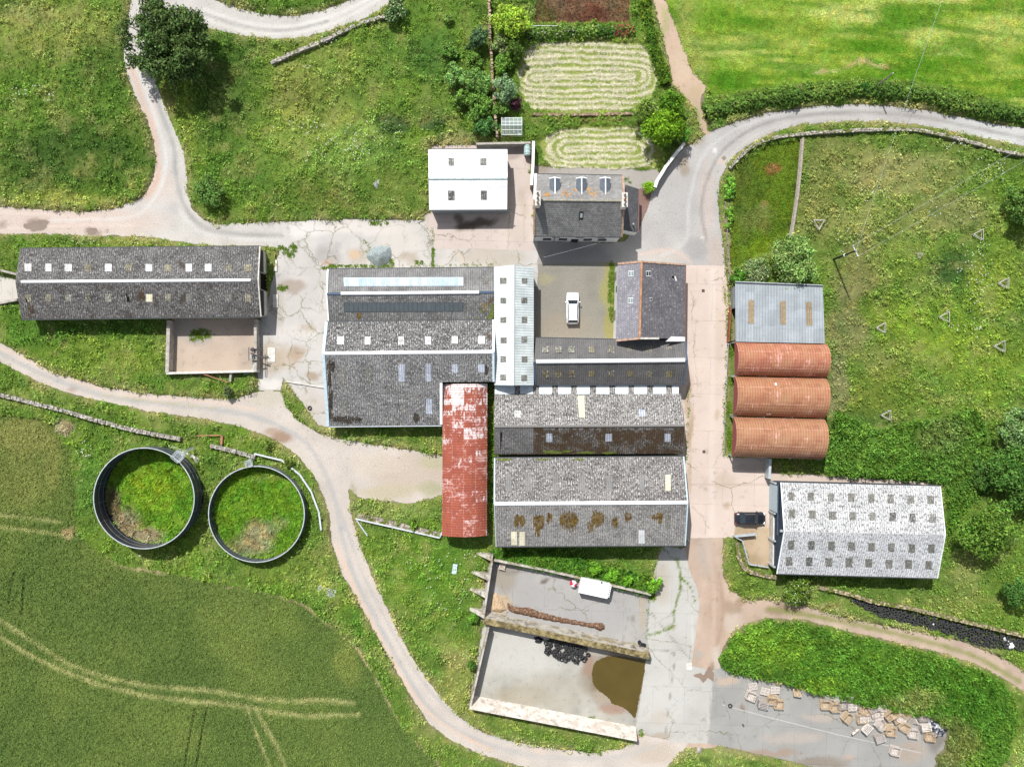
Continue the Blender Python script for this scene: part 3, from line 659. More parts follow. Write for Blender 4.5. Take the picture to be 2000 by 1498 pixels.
# --- barrel roofs
def barrel(name, label, corners, ze, rise, mat, seg=14, ends=(True, True), endmat=None, posts=0, axis='x', group=None, sheetgap=None):
    """corners px: TL, TR, BR, BL at eave height; axis x: ridge runs left-right, y: top-bottom"""
    TL, TR, BR, BL = [P(*c, ze) for c in corners]
    if axis == 'y': TL, TR, BR, BL = BL, TL, TR, BR     # across now runs left -> right
    cen = (TL + TR + BR + BL) / 4; b = Bld(); b.root = thing(name, label, 'barn', (cen.x, cen.y, 0), group)
    half = (BL - TL).length / 2; rad = (half * half + rise * rise) / (2 * rise); ang = math.asin(min(1, half / rad))
    def sec(s, t):
        th = ang * (2 * t - 1); f = 0.5 + 0.5 * math.sin(th) / math.sin(ang)
        p = (TL.lerp(TR, s)).lerp(BL.lerp(BR, s), f); p.z = ze + rad * (math.cos(th) - math.cos(ang)); return p, rad * (th + ang)
    Ls = (TR - TL).length; n = max(2, int(Ls / 1.0)); mb = MB()
    for off, flip in ((0, False), (-0.06, True)):
        for i in range(n):
            for j in range(seg):
                c4 = [sec(i / n, j / seg), sec(i / n, (j + 1) / seg), sec((i + 1) / n, (j + 1) / seg), sec((i + 1) / n, j / seg)]
                pts = [q[0] + Vector((0, 0, off)) for q in c4]; uv = [(Ls * i / n, c4[0][1]), (Ls * i / n, c4[1][1]), (Ls * (i + 1) / n, c4[2][1]), (Ls * (i + 1) / n, c4[3][1])]
                if flip: pts = pts[::-1]; uv = uv[::-1]
                mb.add(pts, [(0, 1, 2, 3)], 0, uv)
    for s in (0, 1):
        for j in range(seg):
            p, q = sec(s, j / seg)[0], sec(s, (j + 1) / seg)[0]; dz = Vector((0, 0, -0.06)); mb.quad(p, q, q + dz, p + dz)
    for t in (0, 1):
        p, q = sec(0, t)[0], sec(1, t)[0]; dz = Vector((0, 0, -0.06)); mb.quad(p, q, q + dz, p + dz)
    b.roof = mb.build('roof', mat, b.root, smooth=False)
    for s, on in zip((0, 1), ends):
        if not on: continue
        e = MB(); s_ = 0.012 if s == 0 else 0.988
        top = [sec(s_, j / seg)[0] - Vector((0, 0, 0.07)) for j in range(seg + 1)]; bot = [Vector((p.x, p.y, ze - 0.5)) for p in (top[0], top[-1])]
        d = (TR - TL).normalized() * 0.03
        e.hexa([p + d for p in [bot[0]] + top + [bot[1]]], [p - d for p in [bot[0]] + top + [bot[1]]]); e.build('gable_sheet', endmat or M['gable_red'], b.root)
    for k in range(posts):
        for t in (0.01, 0.99):
            p = sec((k + 0.12) / (posts - 0.76), t)[0]
            pm = MB(); pm.box((p.x, p.y, (p.z - 0.1) / 2), (0.16, 0.16, p.z - 0.1)); pm.build('post', M['galv'], b.root)
    b.sec = sec; return b
G3 = 'three rusty round-roofed hay barns'
b = barrel('round_roofed_barn', 'round-roofed hay barn with the most faded pink red sheets, next to the zinc lean-to', [(1434.5, 667.5), (1612, 671.5), (1612, 737), (1435, 733.5)], 3.6, 2.1, M['rust_a'], posts=4, group=G3)
b = barrel('round_roofed_barn', 'middle round-roofed hay barn, orange rust with white patches', [(1434, 735), (1612, 738.5), (1609.5, 816.5), (1431.5, 811.5)], 3.6, 2.2, M['rust_b'], posts=4, group=G3)
def curved_patch(b, s0, s1, t0, t1, mat, name):
    mb = MB(); n = 3; up = Vector((0, 0, 0.03))
    for j in range(n):
        ta, tb = t0 + (t1 - t0) * j / n, t0 + (t1 - t0) * (j + 1) / n
        q = [b.sec(s0, ta)[0] + up, b.sec(s0, tb)[0] + up, b.sec(s1, tb)[0] + up, b.sec(s1, ta)[0] + up]; mb.hexa([p - up * .8 for p in q], q)
    mb.build(name, mat, b.root)
for s0, s1, t0, t1 in ((0.41, 0.43, 0.22, 0.27), (0.35, 0.37, 0.86, 0.9), (0.375, 0.395, 0.86, 0.9)): curved_patch(b, s0, s1, t0, t1, M['white_trim'], 'patch_sheet')
barrel('round_roofed_barn', 'round-roofed rusty hay barn nearest the pale shed and the black car', [(1432, 814.5), (1609.5, 818.5), (1605, 897.5), (1429, 891.5)], 3.6, 2.2, M['rust_c'], posts=4, group=G3)
b = barrel('red_barrel_barn', 'long barn with a curved red roof peeling to white, running north to south', [(865, 750), (952, 749.5), (951, 1045.5), (863, 1045.5)], 3.1, 1.25, M['rust_long'], axis='y', posts=6)

# --- zinc lean-to against the hay barns
root = thing('zinc_lean_to', 'pale zinc lean-to with three tan rooflights, joined to the rusty hay barns', 'shed', P(1522, 612, 0)); b = Bld(); b.root = root
a_, b2, c2, d_ = P(1436, 553.5, 3.4), P(1607, 560.5, 3.4), P(1611, 671, 4.3), P(1437, 667.5, 4.3)
b.fr = [uvframe(a_, b2, (c2 + d_) / 2)]; mb = MB(); slab(mb, [a_, b2, c2, d_], b.fr[0], 0.07); mb.build('roof', M['r_zinc'], root)
for x, dx in ((1467, 1), (1529, 2), (1579.5, 3)):
    y = 586 + (x - 1467) * 0.036
    patch(b, 0, [(x - 5.8, y), (x + 5.8, y), (x + 5.8 + dx * .5, y + 46), (x - 5.8 + dx * .5, y + 46)], M['fg_tan'], 'rooflight')
q = walls(root, [a_, b2, c2, d_], M['clad_grey'], 0.3, skip=(3,))
g = MB(); g.bar(a_ + Vector((0, 0.1, 0.02)), b2 + Vector((0, 0.1, 0.02)), 0.2, 0.16); g.build('gutter', M['gutter'], root)
g = MB(); g.bar(a_ + Vector((0, 0.22, 0.1)), b2 + Vector((0, 0.22, 0.1)), 0.1, 0.1); g.build('eave_flashing', M['galv'], root)
s0, s1 = q[0], q[3]; m_ = s0.lerp(s1, 0.4); mb = MB()
Lw = (s1 - s0).length
mb.quad(Vector((s0.x, s0.y, 0)), Vector((m_.x, m_.y, 0)), m_, s0, 0, [(0, 0), (Lw * .4, 0), (Lw * .4, 3.4), (0, 3.4)])
mb.quad(Vector((m_.x, m_.y, 2.6)), Vector((s1.x, s1.y, 2.6)), s1, m_, 0, [(Lw * .4, 0), (Lw, 0), (Lw, 1.6), (Lw * .4, 1)])
mb.build('wall', M['clad_grey'], root)
tag(MB().bar(P(1426, 600, 0.6), P(1422, 668, 0.6), 0.12, 1.1).build('rusty_gate', plain('rusty_red_gate', (0.28, 0.1, 0.05), 0.8, var=0.4)), 'rusty red sheeted gate along the lane in front of the zinc lean-to', 'gate')

# --- big pale shed (south-east)
b = gable('pale_shed', 'large bleached white shed with thirty-two grey rooflights and a navy front', 'shed',
          (1525, 942), (1836, 949.5), (1846, 1044.5), (1830.5, 1129), (1517, 1120), (1531.5, 1037.5), 5.3, 6.9, 4.1, (M['r_white'], M['r_white_s']), M['clad_navy'], gut=True, inset=0.35)
r1 = [(180, 905), (332, 905), (487, 910), (640, 915), (795, 918), (945, 922), (1100, 928), (1253, 930)]; r2_ = [(188, 1040), (343, 1045), (497, 1050), (652, 1053), (805, 1058), (960, 1063), (1113, 1068), (1268, 1073)]
r3 = [(180, 1278), (335, 1280), (490, 1285), (643, 1288), (797, 1293), (952, 1298), (1107, 1303), (1260, 1308)]; r4 = [(163, 1403), (316, 1406), (470, 1410), (622, 1413), (776, 1418), (930, 1422), (1082, 1428), (1237, 1433)]
z8 = lambda r: [(1500 + x / 3.942, 740 + y / 3.942) for x, y in r]
lights(b, 0, z8(r1) + z8(r2_), 6.3, 8.2, 'fg_grey'); lights(b, 1, z8(r3) + z8(r4), 6.3, 8.2, 'fg_grey')
verge(b, b.c[0], b.c[5], M['white_trim'], 0.14, 0.12); verge(b, b.c[5], b.c[4], M['white_trim'], 0.14, 0.12); verge(b, b.c[1], b.c[2], M['white_trim'], 0.1, 0.12); verge(b, b.c[2], b.c[3], M['white_trim'], 0.1, 0.12)
w0, w1 = b.q[0], b.q[4]; Lw = math.hypot(w1.x - w0.x, w1.y - w0.y)
on_wall(b.root, 'concrete_panel', w0, w1, Lw * 0.66, 0.9, Lw * 0.62, 1.8, M['pale_concrete'], 0.22, 0.2)
on_wall(b.root, 'sliding_door', w0, w1, Lw * 0.185, 1.9, Lw * 0.31, 3.8, M['pale_blue_trim'], 0.3, 0.12)
on_wall(b.root, 'door_track', w0, w1, Lw * 0.3, 3.9, Lw * 0.58, 0.15, M['navy_trim'], 0.33, 0.1)
for s in (0.0, 0.35, 0.67, 0.97):
    on_wall(b.root, 'steel_post', w0, w1, Lw * s + 0.1, 1.4, 0.22, 2.8, M['galv'], 0.4, 0.3)
on_wall(b.root, 'wall_lamp', w0, w1, Lw * 0.52, 5.3, 0.3, 0.3, M['galv'], 0.35, 0.35)

# --- farmhouse
b = gable('farmhouse', 'slate-roofed farmhouse with three dormers and two chimney stacks', 'house',
          (1046, 340.5), (1216, 343.5), (1219.5, 393), (1214.5, 463), (1043.5, 461), (1044, 391), 5.0, 8.2, 5.0, (M['slate_n'], M['slate_s']), M['render_grey'], gut=True, inset=0.12)
ridge_cap(b, P(1053, 391.2, 8.2), P(1214, 392.8, 8.2), 0.15, plain('stone_ridge', (0.3, 0.28, 0.22), 0.9, var=0.3), 'ridge_tiles', 0.02)
verge(b, b.c[0], b.c[5], M['render_white'], 0.34, 0.2); verge(b, b.c[5], b.c[4], M['sandstone'], 0.26, 0.16); verge(b, b.c[1], b.c[2], M['sandstone'], 0.26, 0.16); verge(b, b.c[2], b.c[3], M['sandstone'], 0.24, 0.16)
w_, e_ = b.q[4], b.q[5]
on_wall(b.root, 'white_gable', b.q[0], b.q[4], 0.5 * math.hypot(b.q[0].x - b.q[4].x, b.q[0].y - b.q[4].y), 2.5, 8.5, 5.0, M['render_white'], 0.18, 0.12)
for (x, y, k) in ((1050, 389, 0), (1219.5, 392, 1)):
    c = P(x, y, 9.2); ch = MB(); ch.box((c.x, c.y, 8.5), (0.62, 1.75, 2.1)); ch.box((c.x, c.y, 9.6), (0.78, 1.95, 0.18))
    cho = ch.build('chimney', M['pale_concrete'], b.root)
    for j in (-0.6, 0, 0.6):
        p = MB(); p.tube((c.x, c.y + j, 9.69), (c.x, c.y + j, 10.15), 0.17, 0.14, 10); p.tube((c.x, c.y + j, 10.15), (c.x, c.y + j, 10.17), 0.1, 0.1, 8, m=1)
        p.build('chimney_pot', [plain('clay_pot', (0.4, 0.2, 0.13), 0.8) if (k and j == 0) else M['concrete'], M['black_void']], cho)
for x, y in ((1083, 368), (1134.5, 368.5), (1180.5, 369)):
    # dormer: gabled box standing out of the north slope
    zt = 7.3; hw = 0.62; o, u, v, n = b.fr[0]
    fz = 5.95; f = P(x, 354, fz); yb_top = on_plane(x, 386.5, o, n); 
    yr = yb_top.y
    d = MB(); zr = min(zt, yb_top.z + 0.05)
    F0 = Vector((f.x - hw, f.y, fz)); F1 = Vector((f.x + hw, f.y, fz)); FT = Vector((f.x, f.y, zr)); ze_ = zr - 0.45
    FL = Vector((f.x - hw, f.y, ze_)); FR = Vector((f.x + hw, f.y, ze_))
    back = lambda p, k: Vector((p.x, yr + k, p.z))
    d.quad(F1, F0, FL, FR); d.add([FL, FR, FT], [(0, 2, 1)])
    d.quad(F0, back(F0, 0.6), back(FL, 0.6), FL); d.quad(back(F1, 0.6), F1, FR, back(FR, 0.6))
    do = d.build('dormer', M['pale_blue_trim'], b.root)
    rf = MB(); ov = Vector((0, 0.15, 0))
    for sgn, e in ((-1, FL), (1, FR)):
        e2 = e + Vector((sgn * 0.1, 0, -0.06)); pts = [e2 + ov, back(e2, 0.75), back(FT, -0.05) + Vector((0, 0, 0.02)), FT + ov + Vector((0, 0, 0.02))]
        slab(rf, pts, uvframe(pts[0], pts[1], pts[2]), 0.05)
    rf.build('dormer_roof', M['slate_blue'], do)
    tr = MB(); tr.bar(FT + ov + Vector((0, 0, 0.06)), back(FT, -0.02) + Vector((0, 0, 0.06)), 0.14, 0.05)
    for e, sgn in ((FL, -1), (FR, 1)):
        e2 = e + Vector((sgn * 0.12, 0.16, 0.0)); tr.bar(e2, FT + ov + Vector((0, 0.01, 0.06)), 0.15, 0.06)
        tr.bar(back(e, 0.75) + Vector((sgn * 0.1, 0, 0)), back(FT, -0.05) + Vector((0, 0, 0.05)), 0.08, 0.05)
    tr.build('dormer_trim', M['white_trim'], do)
    wn = MB(); wn.box((f.x, f.y + 0.02, ze_ - 0.42), (0.8, 0.04, 0.7)); wn.build('window', M['glass_dark'], do)
for (x, y, rx, ry) in ((1107, 377, 14, 9), (1157, 379, 13, 9), (1067, 381, 7, 4.5), (1124, 371, 3, 5), (1149, 369, 4, 4)):
    for k in range(14):
        rr = random.Random(k + int(x)); ang = rr.uniform(0, 6.28); q = rr.uniform(0.1, 1.0)
        if k == 0: acc = MB()
        o, u, v, n = b.fr[0]; px_, py_ = x + rx * q * math.cos(ang), y + ry * q * math.sin(ang)
        acc.add([on_plane(*pt, o + n * (0.012 + 0.0006 * k), n) for pt in blob(px_, py_, rr.uniform(1.2, 3.0), rr.uniform(0.8, 1.8), 9, 0.5, k)], [tuple(range(8, -1, -1))])
    acc.build('lichen_patch', M['lichen'], b.root)
fo = patch(b, 1, [(1131.5, 413.5), (1139.5, 413.5), (1139, 429.5), (1131, 429.5)], M['black_wood'], 'skylight', 0.05, 0.06)
patch(b, 1, [(1133.5, 417), (1138, 417), (1137.5, 425.5), (1133, 425.5)], M['glass_sky'], 'pane', 0.09, 0.02, fo)
w0, w1 = b.q[4], b.q[3]; Lw = math.hypot(w1.x - w0.x, w1.y - w0.y)
for s in (0.15, 0.34, 0.635, 0.81):
    wo = on_wall(b.root, 'window', w0, w1, Lw * s, 1.85, 1.15, 1.5, M['black_wood'], 0.06); on_wall(wo, 'pane', w0, w1, Lw * s, 1.85, 0.9, 1.25, M['glass_dark'], 0.09, 0.04)
for s in (0.25, 0.53, 0.78):
    wo = on_wall(b.root, 'window', w0, w1, Lw * s, 4.0, 1.1, 1.3, M['black_wood'], 0.06); on_wall(wo, 'pane', w0, w1, Lw * s, 4.0, 0.85, 1.05, M['glass_dark'], 0.09, 0.04)
on_wall(b.root, 'front_door', w0, w1, Lw * 0.485, 1.05, 1.0, 2.1, M['black_wood'], 0.07)
mb = MB(); d0 = w0.lerp(w1, 0.235); mb.tube((d0.x, d0.y - 0.12, 0), (d0.x, d0.y - 0.12, 4.8), 0.05); mb.build('downpipe', M['gutter'], b.root)
# side wing with a single slope
root = b.root; bb = Bld(); bb.root = root
a_, b2, c2, d_ = P(1221.5, 361, 3.7), P(1247.5, 369.5, 2.7), P(1246.5, 455, 2.7), P(1216, 449.5, 3.7)
bb.fr = [uvframe(a_, d_, (b2 + c2) / 2)]; mb = MB(); slab(mb, [a_, b2, c2, d_], bb.fr[0], 0.08); mb.build('wing_roof', M['slate_new'], root)
walls(root, [a_, b2, c2, d_], M['render_grey'], 0.1, name='wing_wall')
mb = MB(); fl = P(1236, 439, 3.3); mb.tube((fl.x, fl.y, 3.0), (fl.x, fl.y, 3.9), 0.1); mb.build('flue', M['galv'], root)
g = MB(); g.bar(b2 + Vector((0.05, 0, -.05)), c2 + Vector((0.05, 0, -.05)), 0.1, 0.1); g.build('gutter', plain('brick_gutter', (0.2, 0.1, 0.08)), root)
# ================================================================ land: what lies where (plan survey in photo pixels at ground level)
TRACK_W = [(-60, 402), (0, 403), (90, 410), (170, 414), (230, 406), (265, 392), (284, 378), (300, 345), (304, 310), (300, 275), (288, 240), (269, 198), (255, 165), (244, 132), (240, 90), (250, 40), (262, -40), (420, -40), (418, 1), (450, 10), (482, 21), (515, 28), (546, 32), (580, 31), (614, 25), (650, 14), (685, 0), (740, -40), (840, -40), (774, 0), (716, 36), (680, 49), (642, 61), (610, 70), (576, 76), (540, 78), (500, 74), (450, 66), (396, 54), (372, 48), (340, 60), (310, 100), (297, 140), (310, 175), (320, 203), (340, 250), (360, 299), (365, 340), (367, 378), (374, 405), (398, 430), (420, 439), (450, 437), (500, 434), (575, 432), (570, 484), (500, 482), (380, 478), (310, 466), (240, 461), (170, 462), (90, 457), (0, 459), (-60, 460)]
YARD_N = [(562, 433), (600, 431), (640, 430), (700, 428), (760, 431), (800, 429), (835, 430), (1050, 470), (1050, 560), (960, 560), (960, 640), (640, 640), (650, 835), (622, 832), (600, 800), (575, 768), (553, 738), (550, 762), (505, 762), (500, 640), (520, 600), (545, 490), (556, 482), (553, 455)]
APRON = [(826, 419), (842, 415), (842, 285), (1036, 283), (1036, 340), (1042, 345), (1042, 470), (1046, 490), (900, 485), (852, 487)]
DRIVE = [(-60, 653), (0, 669), (60, 702), (105, 728), (200, 755), (300, 770), (400, 777), (440, 779), (465, 776), (500, 765), (520, 762), (549, 764), (556, 790), (580, 820), (620, 845), (680, 860), (760, 872), (880, 892), (880, 962), (800, 985), (700, 972), (681, 952), (685, 996), (693, 1032), (710, 1080), (726, 1120), (751, 1176), (782, 1240), (817, 1301), (855, 1354), (898, 1400), (944, 1430), (1000, 1446), (1076, 1460), (1162, 1469), (1216, 1460), (1241, 1446), (1260, 1435), (1345, 1433), (1345, 1453), (1304, 1496), (1290, 1540), (1050, 1540), (1038, 1500), (1000, 1491), (931, 1470), (875, 1443), (837, 1412), (804, 1361), (769, 1303), (741, 1252), (716, 1207), (695, 1166), (667, 1120), (647, 1057), (642, 1006), (632, 968), (612, 928), (581, 890), (546, 864), (500, 843), (440, 827), (380, 816), (279, 801), (190, 783), (122, 765), (63, 740), (0, 707), (-60, 683)]
LANE = [(1336, 519), (1418, 519), (1421, 560), (1424, 650), (1420, 720), (1415, 800), (1413, 888), (1430, 893), (1505, 893), (1506, 950), (1502, 1048), (1345, 1051), (1325, 1040), (1325, 530)]
ROAD = [(2080, 268), (2000, 250), (1957, 244), (1880, 230), (1817, 216), (1754, 208), (1678, 204), (1601, 207), (1500, 220), (1431, 241), (1385, 258), (1352, 282), (1335, 287), (1297, 337), (1283, 354), (1262, 400), (1250, 420), (1222, 470), (1200, 474), (1045, 472), (1043, 530), (1090, 540), (1210, 530), (1330, 530), (1418, 528), (1416, 500), (1408, 440), (1402, 390), (1406, 355), (1426, 312), (1457, 287), (1500, 263), (1563, 245), (1652, 238), (1728, 239), (1804, 246), (1893, 265), (2000, 286), (2080, 303)]
COURT = [(1036, 516), (1215, 512), (1215, 672), (1036, 672)]
DIRT = [(1345, 1046), (1412, 1046), (1413, 1120), (1425, 1150), (1460, 1172), (1500, 1170), (1540, 1177), (1581, 1186), (1678, 1212), (1779, 1230), (1880, 1252), (1957, 1283), (2060, 1345), (2060, 1390), (2000, 1351), (1957, 1323), (1906, 1296), (1830, 1273), (1754, 1255), (1652, 1232), (1576, 1212), (1500, 1207), (1460, 1218), (1432, 1233), (1415, 1265), (1405, 1290), (1410, 1305), (1440, 1322), (1400, 1462), (1345, 1460), (1240, 1445), (1245, 1380), (1262, 1280), (1275, 1170), (1300, 1110), (1332, 1085)]
PAD = [(1292, 1066), (1337, 1070), (1345, 1110), (1362, 1150), (1366, 1180), (1356, 1260), (1350, 1300), (1392, 1310), (1380, 1452), (1330, 1450), (1240, 1432), (1262, 1290), (1270, 1170), (1280, 1105)]
SIL_A = [(955, 1090), (1272, 1160), (1268, 1275), (938, 1212)]
SIL_B = [(945, 1212), (1268, 1280), (1242, 1440), (915, 1380)]
PAD_SE = [(1408, 1303), (1440, 1318), (1500, 1327), (1551, 1339), (1596, 1354), (1640, 1366), (1700, 1380), (1760, 1388), (1812, 1396), (1850, 1420), (1845, 1460), (1828, 1475), (1825, 1540), (1690, 1540), (1601, 1500), (1500, 1476), (1380, 1450), (1390, 1310)]
SOILPATH = [(1268, -40), (1274, 0), (1297, 84), (1315, 165), (1340, 190), (1355, 210), (1362, 240), (1372, 262), (1385, 262), (1376, 235), (1370, 205), (1380, 170), (1355, 142), (1330, 84), (1301, 0), (1290, -40)]
PEN = [(335, 622), (500, 620), (502, 728), (333, 728)]
HPATH = [(1040, 322), (1092, 330), (1100, 327), (1180, 329), (1285, 331), (1292, 345), (1275, 365), (1252, 400), (1215, 400), (1215, 345), (1040, 345)]
HBED = [(1250, 368), (1275, 365), (1268, 400), (1256, 430), (1246, 455), (1240, 455), (1246, 380)]
RAMP = [(-60, 528), (0, 537), (40, 546), (40, 585), (0, 592), (-60, 602)]
CARDIRT = [(1438, 1030), (1506, 1030), (1504, 1106), (1462, 1103), (1450, 1058), (1434, 1048)]
BSTRIP = [(1500, 922), (1600, 926), (1840, 942), (1840, 952), (1500, 950)]
CROP = [(-120, 790), (0, 808), (60, 815), (105, 828), (118, 850), (140, 880), (150, 960), (150, 1040), (190, 1074), (240, 1104), (330, 1117), (440, 1142), (540, 1160), (600, 1180), (650, 1220), (700, 1262), (730, 1310), (760, 1370), (790, 1420), (850, 1480), (890, 1540), (960, 1700), (-120, 1700)]
FIELD = [(1290, -120), (1301, 0), (1330, 84), (1355, 142), (1380, 170), (1385, 190), (1440, 182), (1500, 172), (1600, 162), (1690, 155), (1800, 162), (1900, 182), (2000, 212), (2120, 240), (2120, -120)]
HAY1 = [(1012, 130), (1030, 92), (1060, 84), (1150, 80), (1245, 82), (1262, 100), (1285, 150), (1270, 195), (1240, 215), (1200, 222), (1100, 224), (1040, 215), (1014, 180)]
HAY2 = [(1050, 275), (1100, 250), (1150, 245), (1262, 248), (1272, 280), (1300, 300), (1285, 330), (1230, 333), (1100, 330), (1080, 335), (1062, 310)]
MOSSLAWN = [(1436, 325), (1500, 285), (1566, 272), (1556, 380), (1544, 480), (1480, 500), (1425, 530), (1430, 400)]
SOILPLOT = [(1040, -60), (1228, -60), (1228, 46), (1045, 46)]
BANK = [(1410, 1262), (1430, 1238), (1460, 1222), (1500, 1210), (1576, 1216), (1652, 1237), (1754, 1260), (1830, 1280), (1906, 1304), (1950, 1330), (1975, 1365), (1978, 1420), (1960, 1470), (1930, 1520), (1825, 1540), (1828, 1475), (1845, 1440), (1812, 1396), (1760, 1386), (1700, 1376), (1640, 1362), (1596, 1350), (1551, 1335), (1500, 1323), (1440, 1312), (1408, 1300), (1402, 1280)]
BANK2 = [(966, 1072), (1100, 1078), (1200, 1108), (1285, 1130), (1300, 1080), (1282, 1150), (1270, 1160), (960, 1088)]
BRAMBLE = [[(1610, 895), (1630, 800), (1700, 840), (1800, 820), (1900, 800), (1940, 900), (1880, 1000), (1850, 1040), (1836, 945), (1700, 935), (1610, 925)]]
FOOT = [[(62, 495), (521, 489), (521, 616), (64, 616)], [(843, 306), (987, 306), (987, 418), (843, 418)], [(1046, 362), (1206, 364), (1206, 474), (1046, 474)], [(1218, 380), (1240, 384), (1240, 460), (1218, 460)],
        [(650, 535), (1040, 530), (1040, 750), (862, 750), (862, 828), (650, 828)], [(1200, 525), (1328, 525), (1328, 668), (1200, 668)], [(1046, 665), (1328, 665), (1325, 1052), (970, 1056), (970, 750), (1046, 750)],
        [(868, 752), (950, 752), (950, 1035), (868, 1035)], [(1425, 560), (1592, 565), (1592, 885), (1416, 885)], [(1504, 935), (1798, 940), (1802, 1115), (1500, 1105)], [(1664, 1166), (1712, 1178), (1780, 1193), (1850, 1210), (1920, 1226), (2080, 1262), (2080, 1290), (2000, 1272), (1920, 1260), (1830, 1230), (1760, 1214), (1714, 1203), (1668, 1174)]]
TANK1 = (P(281.3, 973, 3.8), 7.05, 3.8); TANK2 = (P(501, 1004, 2.2), 6.8, 2.2)
_t1 = PX(TANK1[0].x, TANK1[0].y); _t2 = PX(TANK2[0].x, TANK2[0].y)
circ = lambda c, r: [(c[0] + r * math.cos(6.2832 * i / 40), c[1] + r * math.sin(6.2832 * i / 40)) for i in range(40)]
# class raster, 2 px cells
RX0, RY0, RW, RH = -260, -240, 1270, 1000
gx = RX0 + 2 * np.arange(RW) + 1.0; gy = RY0 + 2 * np.arange(RH) + 1.0
CLS = np.zeros((RH, RW), np.int8)
def raster(poly, val):
    xs_ = [p[0] for p in poly]; ys_ = [p[1] for p in poly]
    i0, i1 = max(0, int((min(xs_) - RX0) // 2)), min(RW, int((max(xs_) - RX0) // 2 + 2)); j0, j1 = max(0, int((min(ys_) - RY0) // 2)), min(RH, int((max(ys_) - RY0) // 2 + 2))
    XX, YY = np.meshgrid(gx[i0:i1], gy[j0:j1]); m = pip(XX, YY, poly); CLS[j0:j1, i0:i1][m] = val
MEADOW, HARD, CROPC, FIELDC, HAYC, MOSSC, SOILC, BANKC, FOOTC, TANKC, BRAMC = range(11)
for poly, v in [(CROP, CROPC), (FIELD, FIELDC), (HAY1, HAYC), (HAY2, HAYC), (MOSSLAWN, MOSSC), (SOILPLOT, SOILC), (BANK, BANKC), (BANK2, BRAMC)] + [(q, BRAMC) for q in BRAMBLE]: raster(poly, v)
HARDS = [TRACK_W, YARD_N, APRON, DRIVE, LANE, ROAD, COURT, DIRT, PAD, SIL_A, SIL_B, PAD_SE, SOILPATH, PEN, HPATH, RAMP, CARDIRT, BSTRIP, HBED]
for q in HARDS: raster(q, HARD)
for q in FOOT: raster(q, FOOTC)
raster(circ(_t1, TANK1[1] * PXM - 2), TANKC); raster(circ(_t2, TANK2[1] * PXM - 2), TANKC)
def cls(px, py, jit=0.0):
    if jit:
        px = px + (vnoise(px, py, 6.0, 91) - 0.5) * 2 * jit; py = py + (vnoise(px, py, 6.0, 92) - 0.5) * 2 * jit
    i = np.clip(((px - RX0) // 2).astype(int), 0, RW - 1); j = np.clip(((py - RY0) // 2).astype(int), 0, RH - 1)
    return CLS[j, i]
def blur(a, k, it=3):
    a = a.astype(float)
    for _ in range(it):
        for ax in (0, 1):
            c = np.cumsum(np.pad(a, [(k + 1, k) if q == ax else (0, 0) for q in (0, 1)], mode='edge'), axis=ax)
            a = (np.take(c, range(2 * k + 1, c.shape[ax]), ax) - np.take(c, range(0, c.shape[ax] - 2 * k - 1), ax)) / (2 * k + 1)
    return a
def rlook(A, px, py):
    i = np.clip(((px - RX0) // 2).astype(int), 0, RW - 1); j = np.clip(((py - RY0) // 2).astype(int), 0, RH - 1)
    return A[j, i]
B_BANK = blur((CLS == BANKC) | (CLS == BRAMC), 6); B_HARD = blur((CLS == HARD) | (CLS == FOOTC), 2, 2); B_VERGE = blur(CLS == HARD, 7, 2); B_CROP = blur(CLS == CROPC, 3, 2)

# ---------------------------------------------------------------- plant colours (the plants' own colour, not their shade)
def srgb(*c):
    v = lin(c) * KALB
    if c[1] > c[0] * 0.94 and c[1] > c[2] * 1.2: v = v * np.array([1.04, 1.04, 1.05])
    return v
def blobs(X, Y, col, items, warp=26.0):
    wx = X + (fbm(X, Y, 60, 5) - 0.5) * 2 * warp; wy = Y + (fbm(X, Y, 60, 6) - 0.5) * 2 * warp
    for cx, cy, rx, ry, c, s in items:
        sel = (np.abs(X - cx) < rx * 1.6 + warp) & (np.abs(Y - cy) < ry * 1.6 + warp)
        if not sel.any(): continue
        d = np.hypot((wx[sel] - cx) / rx, (wy[sel] - cy) / ry)
        k = s * np.clip((1.25 - d) / 0.6, 0, 1)
        col[sel] = col[sel] * (1 - k[:, None]) + srgb(*c) * k[:, None]
    return col
DRY = (172, 168, 112); LUSH = (128, 160, 52); MID = (112, 140, 60); DARK = (70, 98, 46); YEL = (160, 170, 84); OLIVE = (124, 130, 66)
